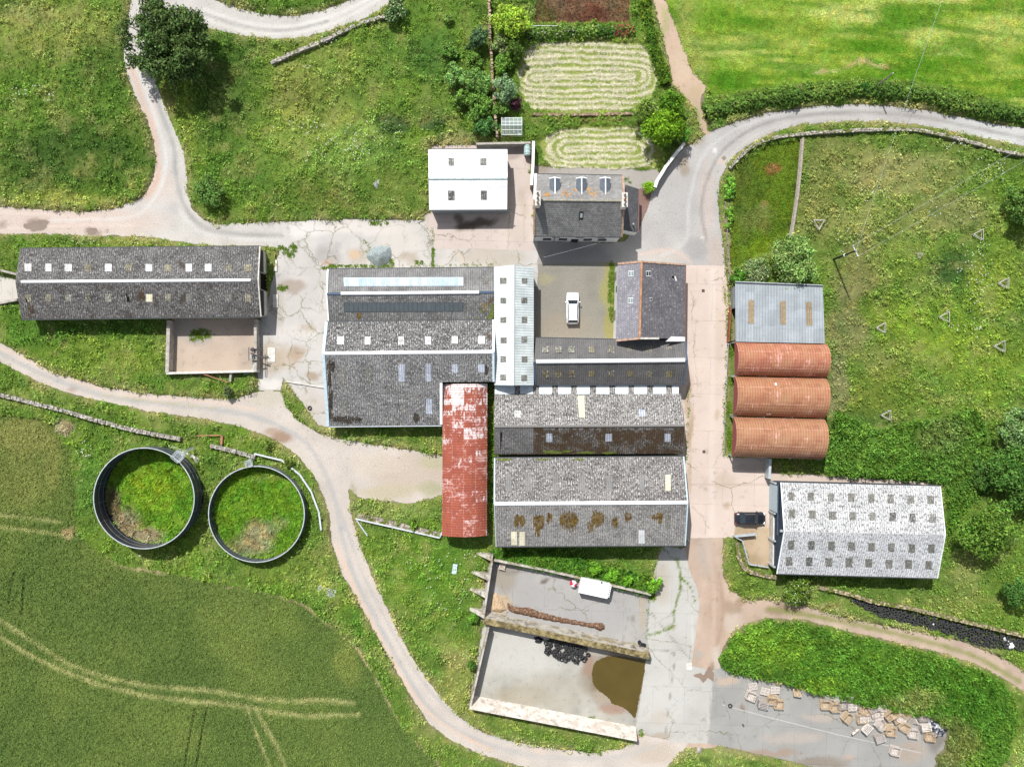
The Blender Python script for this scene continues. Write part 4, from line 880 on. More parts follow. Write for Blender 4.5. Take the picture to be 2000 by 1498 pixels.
GB = [(120, 60, 130, 55, (158, 166, 88), .75), (60, 30, 70, 30, DRY, .4), (150, 300, 150, 70, DARK, .8), (60, 350, 60, 30, DARK, .5), (120, 395, 130, 18, YEL, .8), (200, 130, 50, 60, DARK, .4), (210, 200, 60, 60, (100, 135, 55), .5), (60, 210, 50, 60, (108, 145, 58), .5), (180, 345, 60, 40, MID, .4),
      (330, 190, 22, 45, (142, 148, 80), .8), (370, 250, 20, 60, YEL, .5), (440, 170, 60, 110, DARK, .55), (470, 330, 70, 60, (92, 128, 52), .6), (440, 100, 60, 25, (88, 122, 52), .6), (600, 120, 90, 45, YEL, .45), (590, 190, 70, 50, (136, 136, 74), .6), (690, 150, 90, 60, (138, 158, 76), .6), (760, 100, 60, 60, (112, 144, 62), .6),
      (620, 250, 120, 50, (160, 172, 88), .7), (700, 290, 100, 50, (150, 178, 92), .6), (560, 300, 80, 50, (140, 165, 76), .5), (765, 240, 32, 24, (78, 104, 60), .9), (838, 232, 26, 20, (76, 102, 58), .9), (850, 50, 80, 50, (118, 152, 60), .6), (840, 110, 40, 50, (74, 118, 56), .6), (640, 390, 90, 30, OLIVE, .6), (780, 370, 70, 50, (118, 136, 66), .5), (560, 400, 60, 30, (100, 134, 52), .5), (900, 275, 60, 14, DRY, .6), (850, 280, 40, 14, DRY, .5), (700, 360, 40, 30, (96, 128, 54), .5),
      (580, 12, 70, 20, (100, 140, 52), .6),
      (200, 640, 160, 20, (84, 124, 50), .7), (60, 640, 60, 40, (92, 134, 52), .6), (230, 700, 90, 40, (140, 162, 66), .7), (350, 740, 100, 16, (96, 136, 52), .6), (60, 475, 70, 12, (116, 148, 60), .6), (270, 472, 80, 8, YEL, .5),
      (80, 770, 80, 18, (140, 158, 80), .6), (300, 820, 80, 14, (138, 158, 74), .6), (130, 830, 20, 18, (196, 178, 150), .8), (220, 850, 60, 30, (112, 146, 60), .5), (170, 930, 30, 60, (100, 140, 62), .6), (290, 1085, 90, 20, (110, 140, 60), .6), (480, 870, 90, 20, (118, 146, 58), .6), (560, 1110, 80, 40, (124, 144, 64), .6), (645, 1130, 20, 40, (162, 170, 96), .6), (700, 1230, 14, 60, (90, 134, 50), .6), (610, 1140, 30, 30, (150, 168, 80), .5),
      (600, 810, 18, 30, (120, 150, 62), .7), (640, 845, 30, 8, (116, 142, 62), .6), (800, 870, 70, 14, (126, 146, 70), .7), (780, 1000, 90, 14, (150, 166, 92), .7), (850, 985, 20, 30, (130, 152, 72), .6), (860, 1110, 60, 60, (104, 148, 50), .6), (760, 1130, 50, 60, (128, 158, 62), .6), (900, 1210, 30, 40, (98, 142, 50), .5), (900, 1330, 40, 80, (150, 156, 84), .75), (900, 1290, 30, 30, DRY, .5), (960, 1420, 80, 26, (134, 150, 74), .7), (1120, 1440, 80, 16, (124, 144, 68), .7), (1400, 1480, 60, 30, (140, 158, 84), .7), (1500, 1500, 90, 14, (140, 150, 86), .6),
      (1170, 1085, 90, 20, (88, 124, 48), .6), (1345, 1080, 12, 30, (150, 150, 90), .7),
      (1430, 270, 60, 22, (170, 166, 104), .7), (1550, 252, 70, 8, (160, 160, 96), .6), (1700, 247, 90, 8, (156, 156, 92), .6), (1880, 275, 80, 10, (140, 150, 80), .6), (1850, 215, 80, 12, (150, 154, 84), .6),
      (1640, 320, 90, 50, (142, 144, 84), .7), (1760, 340, 110, 50, (168, 164, 108), .75), (1880, 330, 80, 40, (130, 146, 78), .5), (1600, 420, 60, 60, (140, 140, 82), .65), (1720, 440, 90, 50, (160, 164, 96), .6), (1860, 420, 80, 40, (152, 150, 98), .6), (1680, 520, 40, 60, (138, 132, 86), .7), (1760, 500, 80, 40, (140, 158, 72), .5), (1850, 522, 58, 32, (74, 104, 52), .9), (1950, 450, 50, 60, (124, 152, 58), .6), (1940, 560, 60, 60, (150, 168, 66), .6),
      (1650, 620, 40, 80, (146, 142, 98), .75), (1640, 760, 20, 70, (160, 152, 112), .7), (1720, 600, 50, 40, (118, 136, 58), .6), (1790, 640, 90, 60, (146, 172, 60), .65), (1740, 690, 60, 40, (134, 134, 82), .4), (1900, 700, 90, 60, (140, 164, 62), .6), (1720, 780, 60, 60, (132, 140, 64), .6), (1820, 780, 80, 60, (110, 138, 56), .6), (1700, 850, 90, 50, (88, 118, 58), .7), (1820, 870, 60, 40, (134, 142, 84), .6), (1740, 905, 100, 30, (112, 144, 62), .6), (1900, 900, 40, 80, (84, 114, 58), .6), (1880, 1120, 40, 40, (140, 150, 84), .7), (1740, 1150, 90, 16, (104, 130, 60), .6), (1850, 1170, 80, 24, (128, 140, 72), .6), (1930, 1190, 50, 30, (120, 140, 62), .5), (1600, 1196, 40, 12, (178, 172, 112), .8), (1440, 1130, 30, 40, (126, 142, 66), .6), (1440, 1080, 14, 30, (142, 146, 80), .6), (1960, 1430, 30, 60, (150, 160, 84), .8), (1985, 1480, 30, 30, (150, 170, 90), .6), (1430, 400, 14, 70, (130, 142, 76), .6), (1415, 480, 8, 90, (170, 150, 110), .6), (1428, 640, 8, 120, (190, 170, 140), .6)]
BANKB = [(1500, 1260, 90, 40, (122, 158, 52), .6), (1650, 1300, 90, 40, (96, 140, 46), .6), (1800, 1320, 90, 40, (84, 126, 42), .6), (1900, 1360, 60, 70, (76, 122, 40), .6), (1780, 1360, 60, 24, (140, 150, 86), .7), (1850, 1440, 50, 50, (124, 130, 74), .7), (1830, 1500, 40, 40, (128, 128, 84), .6), (1600, 1330, 40, 20, (124, 156, 50), .5)]
RUTS = [([(-60, 1180), (0, 1206), (60, 1245), (130, 1290), (200, 1318), (290, 1337), (360, 1341), (420, 1346), (500, 1360), (560, 1366), (640, 1364), (690, 1370)], 6), ([(-60, 1222), (0, 1240), (60, 1275), (120, 1305), (200, 1335), (290, 1355), (340, 1362), (380, 1367), (440, 1371), (490, 1378), (530, 1387), (600, 1394), (700, 1392)], 6),
        ([(-60, 1000), (0, 1003), (60, 1010), (120, 1018)], 4.5), ([(-60, 1024), (0, 1027), (80, 1036), (140, 1046)], 4.5),
        ([(500, 1380), (540, 1450), (570, 1520)], 5), ([(480, 1372), (530, 1500)], 4)]
WHEEL = [[(384, 1382), (372, 1440), (360, 1520)], [(407, 1380), (396, 1430), (382, 1520)], [(30, 1118), (20, 1180)], [(52, 1118), (46, 1200)]]
def hay_d(X, Y):
    """distance to the nearest swath of straw on the two mown lawns"""
    d = np.full(X.shape, 99.0)
    for cx, cy, a, b in ((1140, 151, 92, 62), (1172, 291, 62, 34)):
        u = X + (fbm(X, Y, 40, 31) - 0.5) * 24 - cx; v = Y + (fbm(X, Y, 50, 32) - 0.5) * 13 + (vnoise(X, Y, 14, 33) - .5) * 3 - cy
        q = np.maximum(np.abs(u) - a, 0); r = np.hypot(q * 0.75, v)
        k = np.abs((r + 2) % 11.5 - 5.75)
        d = np.where((np.abs(u) < a + b * 1.25) & (np.abs(v) < b * 1.12), np.minimum(d, k + np.where(q > 0, 1.2 * np.sin(u * 0.2), 0)), d)
    return d
def paint(X, Y):
    n = len(X); c = cls(X, Y, 3.0); col = np.tile(srgb(*MID), (n, 1)).astype(float)
    f1 = fbm(X, Y, 90, 1)[:, None]; f2 = fbm(X, Y, 26, 2, 3)[:, None]; f3 = vnoise(X, Y, 9, 3)[:, None]
    col = col * (1 - 0.5 * np.clip((f1 - .5) * 3, 0, 1)) + srgb(*LUSH) * 0.5 * np.clip((f1 - .5) * 3, 0, 1)
    col = blobs(X, Y, col, GB)
    t = np.clip((f2 - 0.52) * 4, 0, 1) * 0.5; col = col * (1 - t) + srgb(158, 160, 96) * t
    t = np.clip((0.46 - f2) * 4, 0, 1) * 0.55; col = col * (1 - t) + srgb(84, 116, 46) * t
    vg = np.clip((rlook(B_VERGE, X, Y) - 0.06) * 3.0, 0, 1)[:, None] * np.clip((fbm(X, Y, 30, 7) - 0.36) * 4, 0, 1)[:, None] * 0.7
    col = col * (1 - vg) + srgb(172, 164, 112) * vg
    # crop
    m = c == CROPC
    if m.any():
        x, y = X[m], Y[m]; k = np.tile(srgb(108, 128, 66), (m.sum(), 1)); g = fbm(x, y, 120, 41)[:, None]
        t = np.clip((g - 0.5) * 4, 0, 1); k = k * (1 - t * .6) + srgb(132, 146, 76) * t * .6
        t = np.clip((0.5 - g) * 4, 0, 1); k = k * (1 - t * .5) + srgb(88, 112, 58) * t * .5
        k = blobs(x, y, k, [(50, 850, 60, 40, (164, 160, 96), .6), (30, 930, 60, 60, (150, 152, 88), .5), (100, 900, 16, 70, (158, 156, 92), .5), (135, 1040, 14, 14, (206, 180, 140), .7), (680, 1290, 30, 50, (150, 158, 84), .5), (560, 1210, 40, 40, (132, 148, 74), .5)])
        for pts, wd in RUTS:
            d = dline(x, y, pts) + (fbm(x, y, 14, 43) - .5) * 5; t = np.clip(1.3 - d / wd, 0, 1)[:, None] * (0.25 + 0.75 * vnoise(x, y, 22, 44))[:, None]
            k = k * (1 - t) + srgb(184, 182, 124) * t * 1.0
        for pts in WHEEL:
            t = np.clip(1.2 - dline(x, y, pts) / 2.5, 0, 1)[:, None] * 0.7; k = k * (1 - t) + srgb(70, 82, 44) * t
        d = dline(x, y, CROP[8:24]) + (fbm(x, y, 16, 47) - .5) * 8; t = np.clip(1.4 - d / 4.0, 0, 1)[:, None] * np.clip((fbm(x, y, 60, 48) - 0.35) * 4, 0, 1)[:, None]
        k = k * (1 - t * .8) + srgb(196, 180, 140) * t * .8
        col[m] = k
    m = c == FIELDC
    if m.any():
        x, y = X[m], Y[m]; k = np.tile(srgb(150, 178, 66), (m.sum(), 1))
        ang = (x - 1300) * 0.06; g = fbm(x * 0.32 + 100, (y - ang) * 1.35, 46, 51)[:, None]
        t = np.clip((g - 0.52) * 5, 0, 1); k = k * (1 - t * .9) + srgb(84, 138, 30) * t * .95
        t = np.clip((0.46 - g) * 5, 0, 1); k = k * (1 - t * .7) + srgb(206, 206, 124) * t * .8
        g2 = vnoise(x * 0.12, (y - ang) * 1.0, 7.5, 53)[:, None]; t = np.clip((g2 - .52) * 4, 0, 1) * .7; k = k * (1 - t) + srgb(88, 140, 34) * t
        k = blobs(x, y, k, [(1760, 40, 50, 24, (98, 146, 38), .8), (1745, 20, 30, 12, (98, 146, 38), .7), (1840, 25, 40, 14, (112, 156, 44), .6), (1870, 100, 90, 14, (96, 146, 36), .75), (1850, 125, 100, 12, (104, 152, 38), .6), (1620, 140, 130, 10, (116, 160, 44), .5), (1800, 155, 140, 9, (108, 152, 40), .6), (1690, 136, 40, 5, (210, 190, 140), .7), (1620, 142, 30, 4, (214, 196, 146), .6), (1960, 80, 40, 70, (176, 190, 92), .5), (1345, 90, 30, 90, (174, 180, 100), .6), (1550, 60, 60, 40, (164, 182, 76), .5), (1740, 85, 40, 22, (104, 152, 40), .7), (1400, 40, 40, 50, (136, 172, 56), .5)])
        d = dline(x, y, FIELD[5:14]); t = np.clip(1.3 - (d + (fbm(x, y, 20, 55) - .5) * 6) / 6, 0, 1)[:, None]; k = k * (1 - t * .7) + srgb(118, 152, 54) * t * .7
        col[m] = k
    m = c == HAYC
    if m.any():
        x, y = X[m], Y[m]; k = np.tile(srgb(170, 182, 96), (m.sum(), 1)); g = fbm(x, y, 22, 61)[:, None]
        t = np.clip((g - 0.5) * 4, 0, 1); k = k * (1 - t * .6) + srgb(146, 166, 78) * t * .6
        t = np.clip(1.5 - hay_d(x, y) / 2.2, 0, 1)[:, None] * (0.4 + 0.6 * vnoise(x, y, 16, 63))[:, None]; k = k * (1 - t) + srgb(248, 240, 212) * t * 1.1
        col[m] = k
    m = c == MOSSC
    if m.any():
        x, y = X[m], Y[m]; k = np.tile(srgb(112, 138, 44), (m.sum(), 1)); g = fbm(x, y, 40, 71)[:, None]
        t = np.clip((g - 0.5) * 5, 0, 1); k = k * (1 - t * .8) + srgb(92, 118, 44) * t * .8
        k = blobs(x, y, k, [(1505, 335, 16, 8, (170, 130, 80), .9), (1492, 412, 12, 8, (160, 150, 90), .8), (1470, 430, 40, 24, (150, 150, 90), .5), (1445, 430, 20, 60, (112, 134, 60), .6), (1450, 340, 24, 30, (112, 124, 60), .6), (1490, 480, 50, 20, (138, 164, 44), .6)]); col[m] = k
    m = c == SOILC
    if m.any():
        x, y = X[m], Y[m]; k = np.tile(srgb(150, 112, 88), (m.sum(), 1)); g = fbm(x, y, 30, 81)[:, None]
        t = np.clip((g - 0.5) * 5, 0, 1); k = k * (1 - t * .7) + srgb(172, 150, 120) * t * .7
        k = blobs(x, y, k, [(1060, 24, 30, 30, (122, 122, 70), .8), (1160, 20, 40, 20, (138, 92, 74), .7), (1100, 10, 30, 20, (160, 140, 110), .6), (1215, 10, 20, 40, (150, 130, 90), .5)]); col[m] = k
    m = (c == BANKC) | (c == BRAMC)
    if m.any():
        x, y = X[m], Y[m]; k = np.tile(srgb(88, 126, 46), (m.sum(), 1)); g = fbm(x, y, 40, 85)[:, None]
        t = np.clip((g - 0.5) * 4, 0, 1); k = k * (1 - t * .5) + srgb(118, 150, 58) * t * .5
        col[m] = blobs(x, y, k, BANKB + [(1700, 870, 120, 60, (104, 140, 58), .7), (1860, 900, 60, 80, (98, 132, 58), .7), (1830, 850, 50, 30, (130, 140, 82), .5)])
    m = c == TANKC
    if m.any():
        x, y = X[m], Y[m]; k = np.tile(srgb(112, 150, 48), (m.sum(), 1)); g = fbm(x, y, 20, 87)[:, None]
        t = np.clip((g - 0.5) * 4, 0, 1); k = k * (1 - t * .5) + srgb(140, 172, 60) * t * .5
        k = blobs(x, y, k, [(250, 1020, 34, 34, (160, 146, 116), .95), (225, 985, 14, 40, (120, 108, 84), .9), (290, 1045, 40, 14, (176, 160, 130), .9), (300, 950, 50, 40, (150, 170, 52), .6), (505, 1045, 36, 34, (170, 162, 128), .85), (480, 1060, 30, 20, (160, 156, 120), .6), (540, 1020, 20, 14, (150, 152, 104), .6), (530, 930, 44, 8, (150, 150, 90), .5)], 14); col[m] = k
    m = c == HARD
    col[m] = srgb(150, 140, 116)
    return np.clip(col, 0.004, 0.9), c
def gheight(X, Y):
    c = cls(X, Y, 2.0); h = np.zeros(len(X))
    soft = np.clip(1 - rlook(B_HARD, X, Y) * 1.6, 0, 1)
    rough = fbm(X, Y, 12, 101, 4) * 0.55 + np.clip(fbm(X, Y, 44, 103, 3) - 0.45, 0, 1) * 1.0
    h = np.where(c == MEADOW, 0.04 + rough * soft, h)
    h = np.where(c == BRAMC, 0.1 + (rough * 1.3 + 0.35 * rlook(B_BANK, X, Y)) * soft, h)
    h = np.where(c == BANKC, 0.05 + (rough * 1.2) * soft + 0.8 * rlook(B_BANK, X, Y), h)
    ux, uy = X * 0.88 - Y * 0.47, X * 0.47 + Y * 0.88
    cr = 0.26 + 0.22 * vnoise(ux * 0.5, uy, 3.6, 105) + 0.1 * fbm(X, Y, 5, 115, 2) + 0.15 * fbm(X, Y, 30, 106)
    for pts, wd in RUTS: cr = cr - 0.2 * np.clip(1.2 - dline(X, Y, pts) / wd, 0, 1)
    for pts in WHEEL: cr = cr - 0.25 * np.clip(1.3 - dline(X, Y, pts) / 2.6, 0, 1)
    h = np.where(c == CROPC, np.maximum(0.05, cr * rlook(B_CROP, X, Y)), h)
    h = np.where(c == FIELDC, 0.05 + 0.14 * fbm(X * 0.5, Y, 12, 107, 3) * soft, h)
    h = np.where(c == HAYC, 0.04 + 0.06 * fbm(X, Y, 8, 108, 2) + 0.1 * np.clip(1 - hay_d(X, Y) / 2.5, 0, 1), h)
    h = np.where(c == MOSSC, 0.03 + 0.12 * fbm(X, Y, 12, 109, 3) * soft, h)
    h = np.where(c == SOILC, 0.03 + 0.15 * fbm(X, Y, 9, 110, 3), h)
    h = np.where(c == TANKC, 0.15 + 0.4 * fbm(X, Y, 14, 111, 3), h)
    return np.where((c == HARD) | (c == FOOTC), -0.06, h)

# ---------------------------------------------------------------- the ground: one sheet out to the horizon
ST = 0.22; XM, YM = 84.0, 66.0
nx, ny = int(2 * XM / ST) + 1, int(2 * YM / ST) + 1
XX, YY = np.meshgrid(np.linspace(-XM, XM, nx), np.linspace(YM, -YM, ny)); fx, fy = XX.ravel(), YY.ravel()
px_, py_ = fx * PXM + 1000, 749 - fy * PXM
gcol, _c = paint(px_, py_); gz = gheight(px_, py_)
edge = np.minimum(XM - np.abs(fx), YM - np.abs(fy)); gz = np.where(edge < 0.01, 0.0, gz)
V = np.column_stack([fx, fy, gz]); far = np.array([[-2500, 2500, 0], [2500, 2500, 0], [2500, -2500, 0], [-2500, -2500, 0]], float)
ii = np.arange(nx * ny).reshape(ny, nx); Q = np.stack([ii[:-1, :-1], ii[1:, :-1], ii[1:, 1:], ii[:-1, 1:]], -1).reshape(-1, 4)
nv = nx * ny; c00, c10, c11, c01 = ii[0, 0], ii[0, -1], ii[-1, -1], ii[-1, 0]
Q = np.vstack([Q, [[nv, c00, c10, nv + 1], [nv + 1, c10, c11, nv + 2], [nv + 2, c11, c01, nv + 3], [nv + 3, c01, c00, nv]]])
me = bpy.data.meshes.new('ground'); me.vertices.add(nv + 4); me.vertices.foreach_set('co', np.vstack([V, far]).astype(np.float32).ravel())
me.loops.add(Q.size); me.loops.foreach_set('vertex_index', Q.ravel().astype(np.int32)); me.polygons.add(len(Q)); me.polygons.foreach_set('loop_start', np.arange(0, Q.size, 4, dtype=np.int32))
ca = me.color_attributes.new('Col', 'FLOAT_COLOR', 'POINT'); cc = np.ones((nv + 4, 4), np.float32); cc[:nv, :3] = gcol; cc[nv:, :3] = srgb(*MID); ca.data.foreach_set('color', cc.ravel())
me.update(calc_edges=True)
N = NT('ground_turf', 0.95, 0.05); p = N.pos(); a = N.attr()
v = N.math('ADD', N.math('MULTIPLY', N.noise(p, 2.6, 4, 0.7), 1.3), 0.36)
N.color(N.hsv(a, N.math('MULTIPLY', v, 0.8))); N.bump(N.noise(p, 5.0, 3, 0.7), 0.9, 0.12)     # thatch and soil, darkened in colour to deepen the shade between stems
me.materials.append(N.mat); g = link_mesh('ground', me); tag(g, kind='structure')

# ---------------------------------------------------------------- roads, yards and other hard surfaces
def stage(px, py, base, spots, streaks=(), warp=10.0, mott=0.10, sd=0):
    X, Y = px, py; col = np.tile(srgb(*base), (len(X), 1)).astype(float)
    g = fbm(X, Y, 34, 201 + sd)[:, None]; col = col * (1 + (g - 0.5) * 4 * mott)
    wx = X + (fbm(X, Y, 24, 205 + sd) - 0.5) * 2 * warp; wy = Y + (fbm(X, Y, 24, 206 + sd) - 0.5) * 2 * warp
    for cx, cy, rx, ry, c, s in spots:
        d = np.hypot((wx - cx) / rx, (wy - cy) / ry); k = s * np.clip((1.25 - d) / 0.6, 0, 1)[:, None]; col = col * (1 - k) + srgb(*c) * k
    for pts, wd, c, s in streaks:
        pts = smooth_line(pts, 14); d = dline(X, Y, pts) + (fbm(X, Y, 12, 207) - .5) * wd
        k = min(1.0, s * 1.35) * np.clip(1.3 - d / wd, 0, 1)[:, None] * (0.55 + 0.45 * vnoise(X, Y, 22, 209))[:, None]; col = col * (1 - k) + srgb(*c) * k
    return np.clip(col * np.array([0.93, 0.92, 0.92]), 0.005, 0.92)
def hard_mat(name, kind):
    N = NT(name, 0.9, 0.15); p = N.pos(); a = N.attr()
    fine = N.noise(p, 7.0, 3, 0.75); med = N.noise(p, 1.1, 4, 0.65)
    k = {'gravel': (1.05, 0.48), 'concrete': (0.3, 0.85), 'dirt': (0.55, 0.73), 'slab': (0.3, 0.85)}[kind]
    col = N.hsv(a, N.math('ADD', N.math('MULTIPLY', fine, k[0]), k[1]))
    if kind == 'gravel':
        s = N.mask(N.noise(p, 4.5, 1, 0.5), 0.66, 0.72); col = N.mix(N.math('MULTIPLY', s, 0.3), col, N.hsv(a, 1.35))
        s = N.mask(N.noise(N.map(p, (1, 1, 1), (5, 5, 5)), 5.0, 1, 0.5), 0.66, 0.72); col = N.mix(N.math('MULTIPLY', s, 0.35), col, N.hsv(a, 0.45))
    if kind in ('concrete', 'slab'):
        wp = N.mix(0.9, p, N.noise(p, 0.55, 5, 0.7, col=True), 'LINEAR_LIGHT')
        cr = N.vor(wp, 0.3 if kind == 'concrete' else 0.12, 'DISTANCE_TO_EDGE'); rag = N.mask(N.noise(p, 0.16, 2), 0.38, 0.6)
        w_ = N.math('MULTIPLY', N.mask(cr, 0.03 if kind == 'concrete' else 0.007, 0.004), rag)
        c2 = N.vor(wp, 0.75, 'DISTANCE_TO_EDGE'); w2 = N.math('MULTIPLY', N.mask(c2, 0.025, 0.006), N.mask(N.noise(p, 0.12, 3), 0.52, 0.62))
        w_ = N.math('MAXIMUM', w_, w2 if kind == 'concrete' else 0.0)
        col = N.mix(N.math('MULTIPLY', w_, 0.7), col, N.mix(N.noise(p, 0.5, 2), (0.10, 0.085, 0.055), (0.16, 0.17, 0.07)))
        st = N.mask(N.noise(N.map(p, (1, 1, 1), (3, 9, 0)), 0.7, 5, 0.7), 0.57, 0.68); col = N.mix(N.math('MULTIPLY', st, 0.42), col, N.hsv(a, 0.5, 1.3))
    if kind == 'slab':
        b = N.n('ShaderNodeTexBrick'); N.put(b.inputs['Vector'], N.map(p, (1, 1, 1), (1.3, 0.7, 0), (0, 0, 0.03))); b.inputs['Scale'].default_value = 1.0; b.inputs['Mortar Size'].default_value = 0.035; b.inputs['Brick Width'].default_value = 4.6; b.inputs['Row Height'].default_value = 5.3
        b.inputs['Color1'].default_value = (0.42, 0.42, 0.42, 1); b.inputs['Color2'].default_value = (0.58, 0.58, 0.58, 1)
        col = N.mix(0.12, col, b.outputs[0], 'OVERLAY'); col = N.mix(N.math('MULTIPLY', b.outputs['Fac'], N.mask(N.noise(p, 0.5, 3), 0.46, 0.66)), col, N.hsv(col, 0.8))
    if kind == 'dirt':
        st = N.mask(med, 0.55, 0.7); col = N.mix(N.math('MULTIPLY', st, 0.4), col, N.hsv(a, 0.62, 1.15))
    N.color(col); N.bump(fine, 0.5 if kind in ('gravel', 'dirt') else 0.2, 0.05); return N.mat
HM = {k: hard_mat('surface_' + k, k) for k in ('gravel', 'concrete', 'dirt', 'slab')}
def surface(name, poly, z, kind, base, spots=(), streaks=(), jag=2.0, step=4.0, mott=0.08, sd=0):
    edge = []
    for (x0, y0), (x1, y1) in zip(poly, poly[1:] + poly[:1]):
        n = max(1, int(math.hypot(x1 - x0, y1 - y0) / 5.0))
        for k in range(n):
            t = k / n; edge.append((x0 + (x1 - x0) * t, y0 + (y1 - y0) * t))
    e = np.array(edge)
    if jag: e = e + np.column_stack([(vnoise(e[:, 0], e[:, 1], 7, 301) - .5) * 2 * jag, (vnoise(e[:, 0], e[:, 1], 7, 302) - .5) * 2 * jag])
    x0, y0 = e.min(0); x1, y1 = e.max(0); X, Y = np.meshgrid(np.arange(x0, x1, step), np.arange(y0, y1, step)); X = X.ravel() + 0.013; Y = Y.ravel() + 0.017
    ins = pip(X, Y, e.tolist()); X, Y = X[ins], Y[ins]
    pts = np.vstack([e, np.column_stack([X, Y])]); ne = len(e)
    r = geometry.delaunay_2d_cdt([Vector(q) for q in pts], [], [list(range(ne))], 1, 1e-4)
    vs = np.array([(q.x, q.y) for q in r[0]]); fs = [tuple(f) for f in r[2]]
    me = bpy.data.meshes.new(name); W = np.column_stack([(vs[:, 0] - 1000) / PXM, (749 - vs[:, 1]) / PXM, np.full(len(vs), z)])
    a_ = W[list(fs[0])]; 
    if np.cross(a_[1] - a_[0], a_[2] - a_[0])[2] < 0: fs = [f[::-1] for f in fs]
    me.from_pydata([tuple(q) for q in W], [], fs)
    ca = me.color_attributes.new('Col', 'FLOAT_COLOR', 'POINT'); cc = np.ones((len(vs), 4), np.float32); cc[:, :3] = stage(vs[:, 0], vs[:, 1], base, spots, streaks, mott=mott, sd=sd)
    ca.data.foreach_set('color', cc.ravel()); me.materials.append(HM[kind]); o = link_mesh(name, me); return tag(o, kind='structure')
GRY = (205, 203, 198); PINK = (222, 203, 190); PALE = (230, 226, 218)
surface('farm_track', TRACK_W, 0.012, 'gravel', (214, 210, 203), [(60, 430, 150, 34, PINK, .85), (210, 435, 110, 30, PINK, .7), (300, 365, 50, 30, PINK, .5), (72, 440, 24, 14, (168, 148, 134), .9), (180, 452, 14, 8, (168, 148, 134), .8), (206, 453, 6, 4, (168, 148, 134), .7), (0, 438, 14, 10, (168, 148, 134), .7), (300, 240, 8, 60, (226, 204, 190), .5)],
        [([(270, 130), (300, 220), (322, 290), (322, 340), (300, 390), (250, 425), (100, 430)], 4, (232, 229, 224), .6), ([(285, 130), (315, 220), (340, 290), (343, 340), (360, 400), (400, 445), (480, 458), (560, 460)], 5, (172, 172, 169), .7), ([(255, 130), (285, 215), (306, 280), (308, 350), (285, 385)], 5, (224, 190, 170), .8), ([(350, 410), (385, 450), (450, 465), (560, 470)], 4, (226, 226, 222), .5), ([(400, 20), (480, 45), (560, 52), (640, 35), (720, 0)], 4, (236, 233, 227), .7), ([(390, 35), (480, 62), (560, 66), (650, 47), (740, 0)], 4, (236, 233, 227), .6), ([(400, 28), (480, 53), (560, 60), (640, 42)], 3, (178, 177, 174), .7), ([(0, 415), (100, 420), (200, 428)], 3, (238, 222, 210), .5), ([(0, 448), (150, 440), (260, 440)], 3, (238, 222, 210), .5)], 2.5, sd=1)
surface('concrete_yard', YARD_N, 0.020, 'concrete', (214, 210, 204), [(600, 450, 40, 16, (240, 236, 230), .7), (640, 500, 24, 22, (178, 174, 170), .7), (700, 445, 90, 14, (238, 230, 222), .6), (660, 480, 12, 8, (190, 186, 182), .7), (700, 500, 20, 18, (196, 186, 166), .6), (780, 470, 40, 30, (228, 220, 208), .5), (800, 505, 20, 12, (170, 150, 120), .5), (690, 495, 12, 8, (226, 190, 150), .6), (640, 516, 14, 6, (214, 176, 140), .5), (960, 500, 70, 20, (196, 184, 166), .6), (570, 560, 26, 12, (160, 140, 116), .6), (540, 600, 16, 40, (170, 158, 140), .4), (560, 700, 30, 20, (206, 188, 164), .6), (610, 735, 14, 7, (170, 146, 116), .7), (580, 690, 16, 12, (180, 154, 122), .6), (530, 700, 30, 30, (190, 172, 146), .6), (600, 640, 16, 6, (186, 164, 136), .7), (530, 750, 24, 12, (240, 236, 226), .7), (610, 790, 30, 30, (212, 202, 190), .7), (576, 650, 40, 16, (232, 226, 218), .5)], [([(555, 745), (600, 752), (640, 760)], 1.6, (240, 238, 230), .9), ([(845, 440), (846, 520)], 1.5, (130, 120, 90), .7), ([(893, 490), (912, 525)], 2.5, (226, 206, 184), .8)], 1.5, sd=2)
surface('concrete_apron', APRON, 0.026, 'slab', (218, 204, 194), [(910, 440, 22, 12, (96, 86, 74), .9), (940, 432, 26, 10, (100, 90, 78), .85), (895, 425, 12, 8, (110, 100, 88), .8), (1010, 450, 20, 20, (200, 188, 176), .4), (1005, 300, 20, 10, (150, 140, 130), .5), (1020, 400, 10, 30, (190, 176, 156), .4)], (), 0.4, mott=0.05, sd=3)
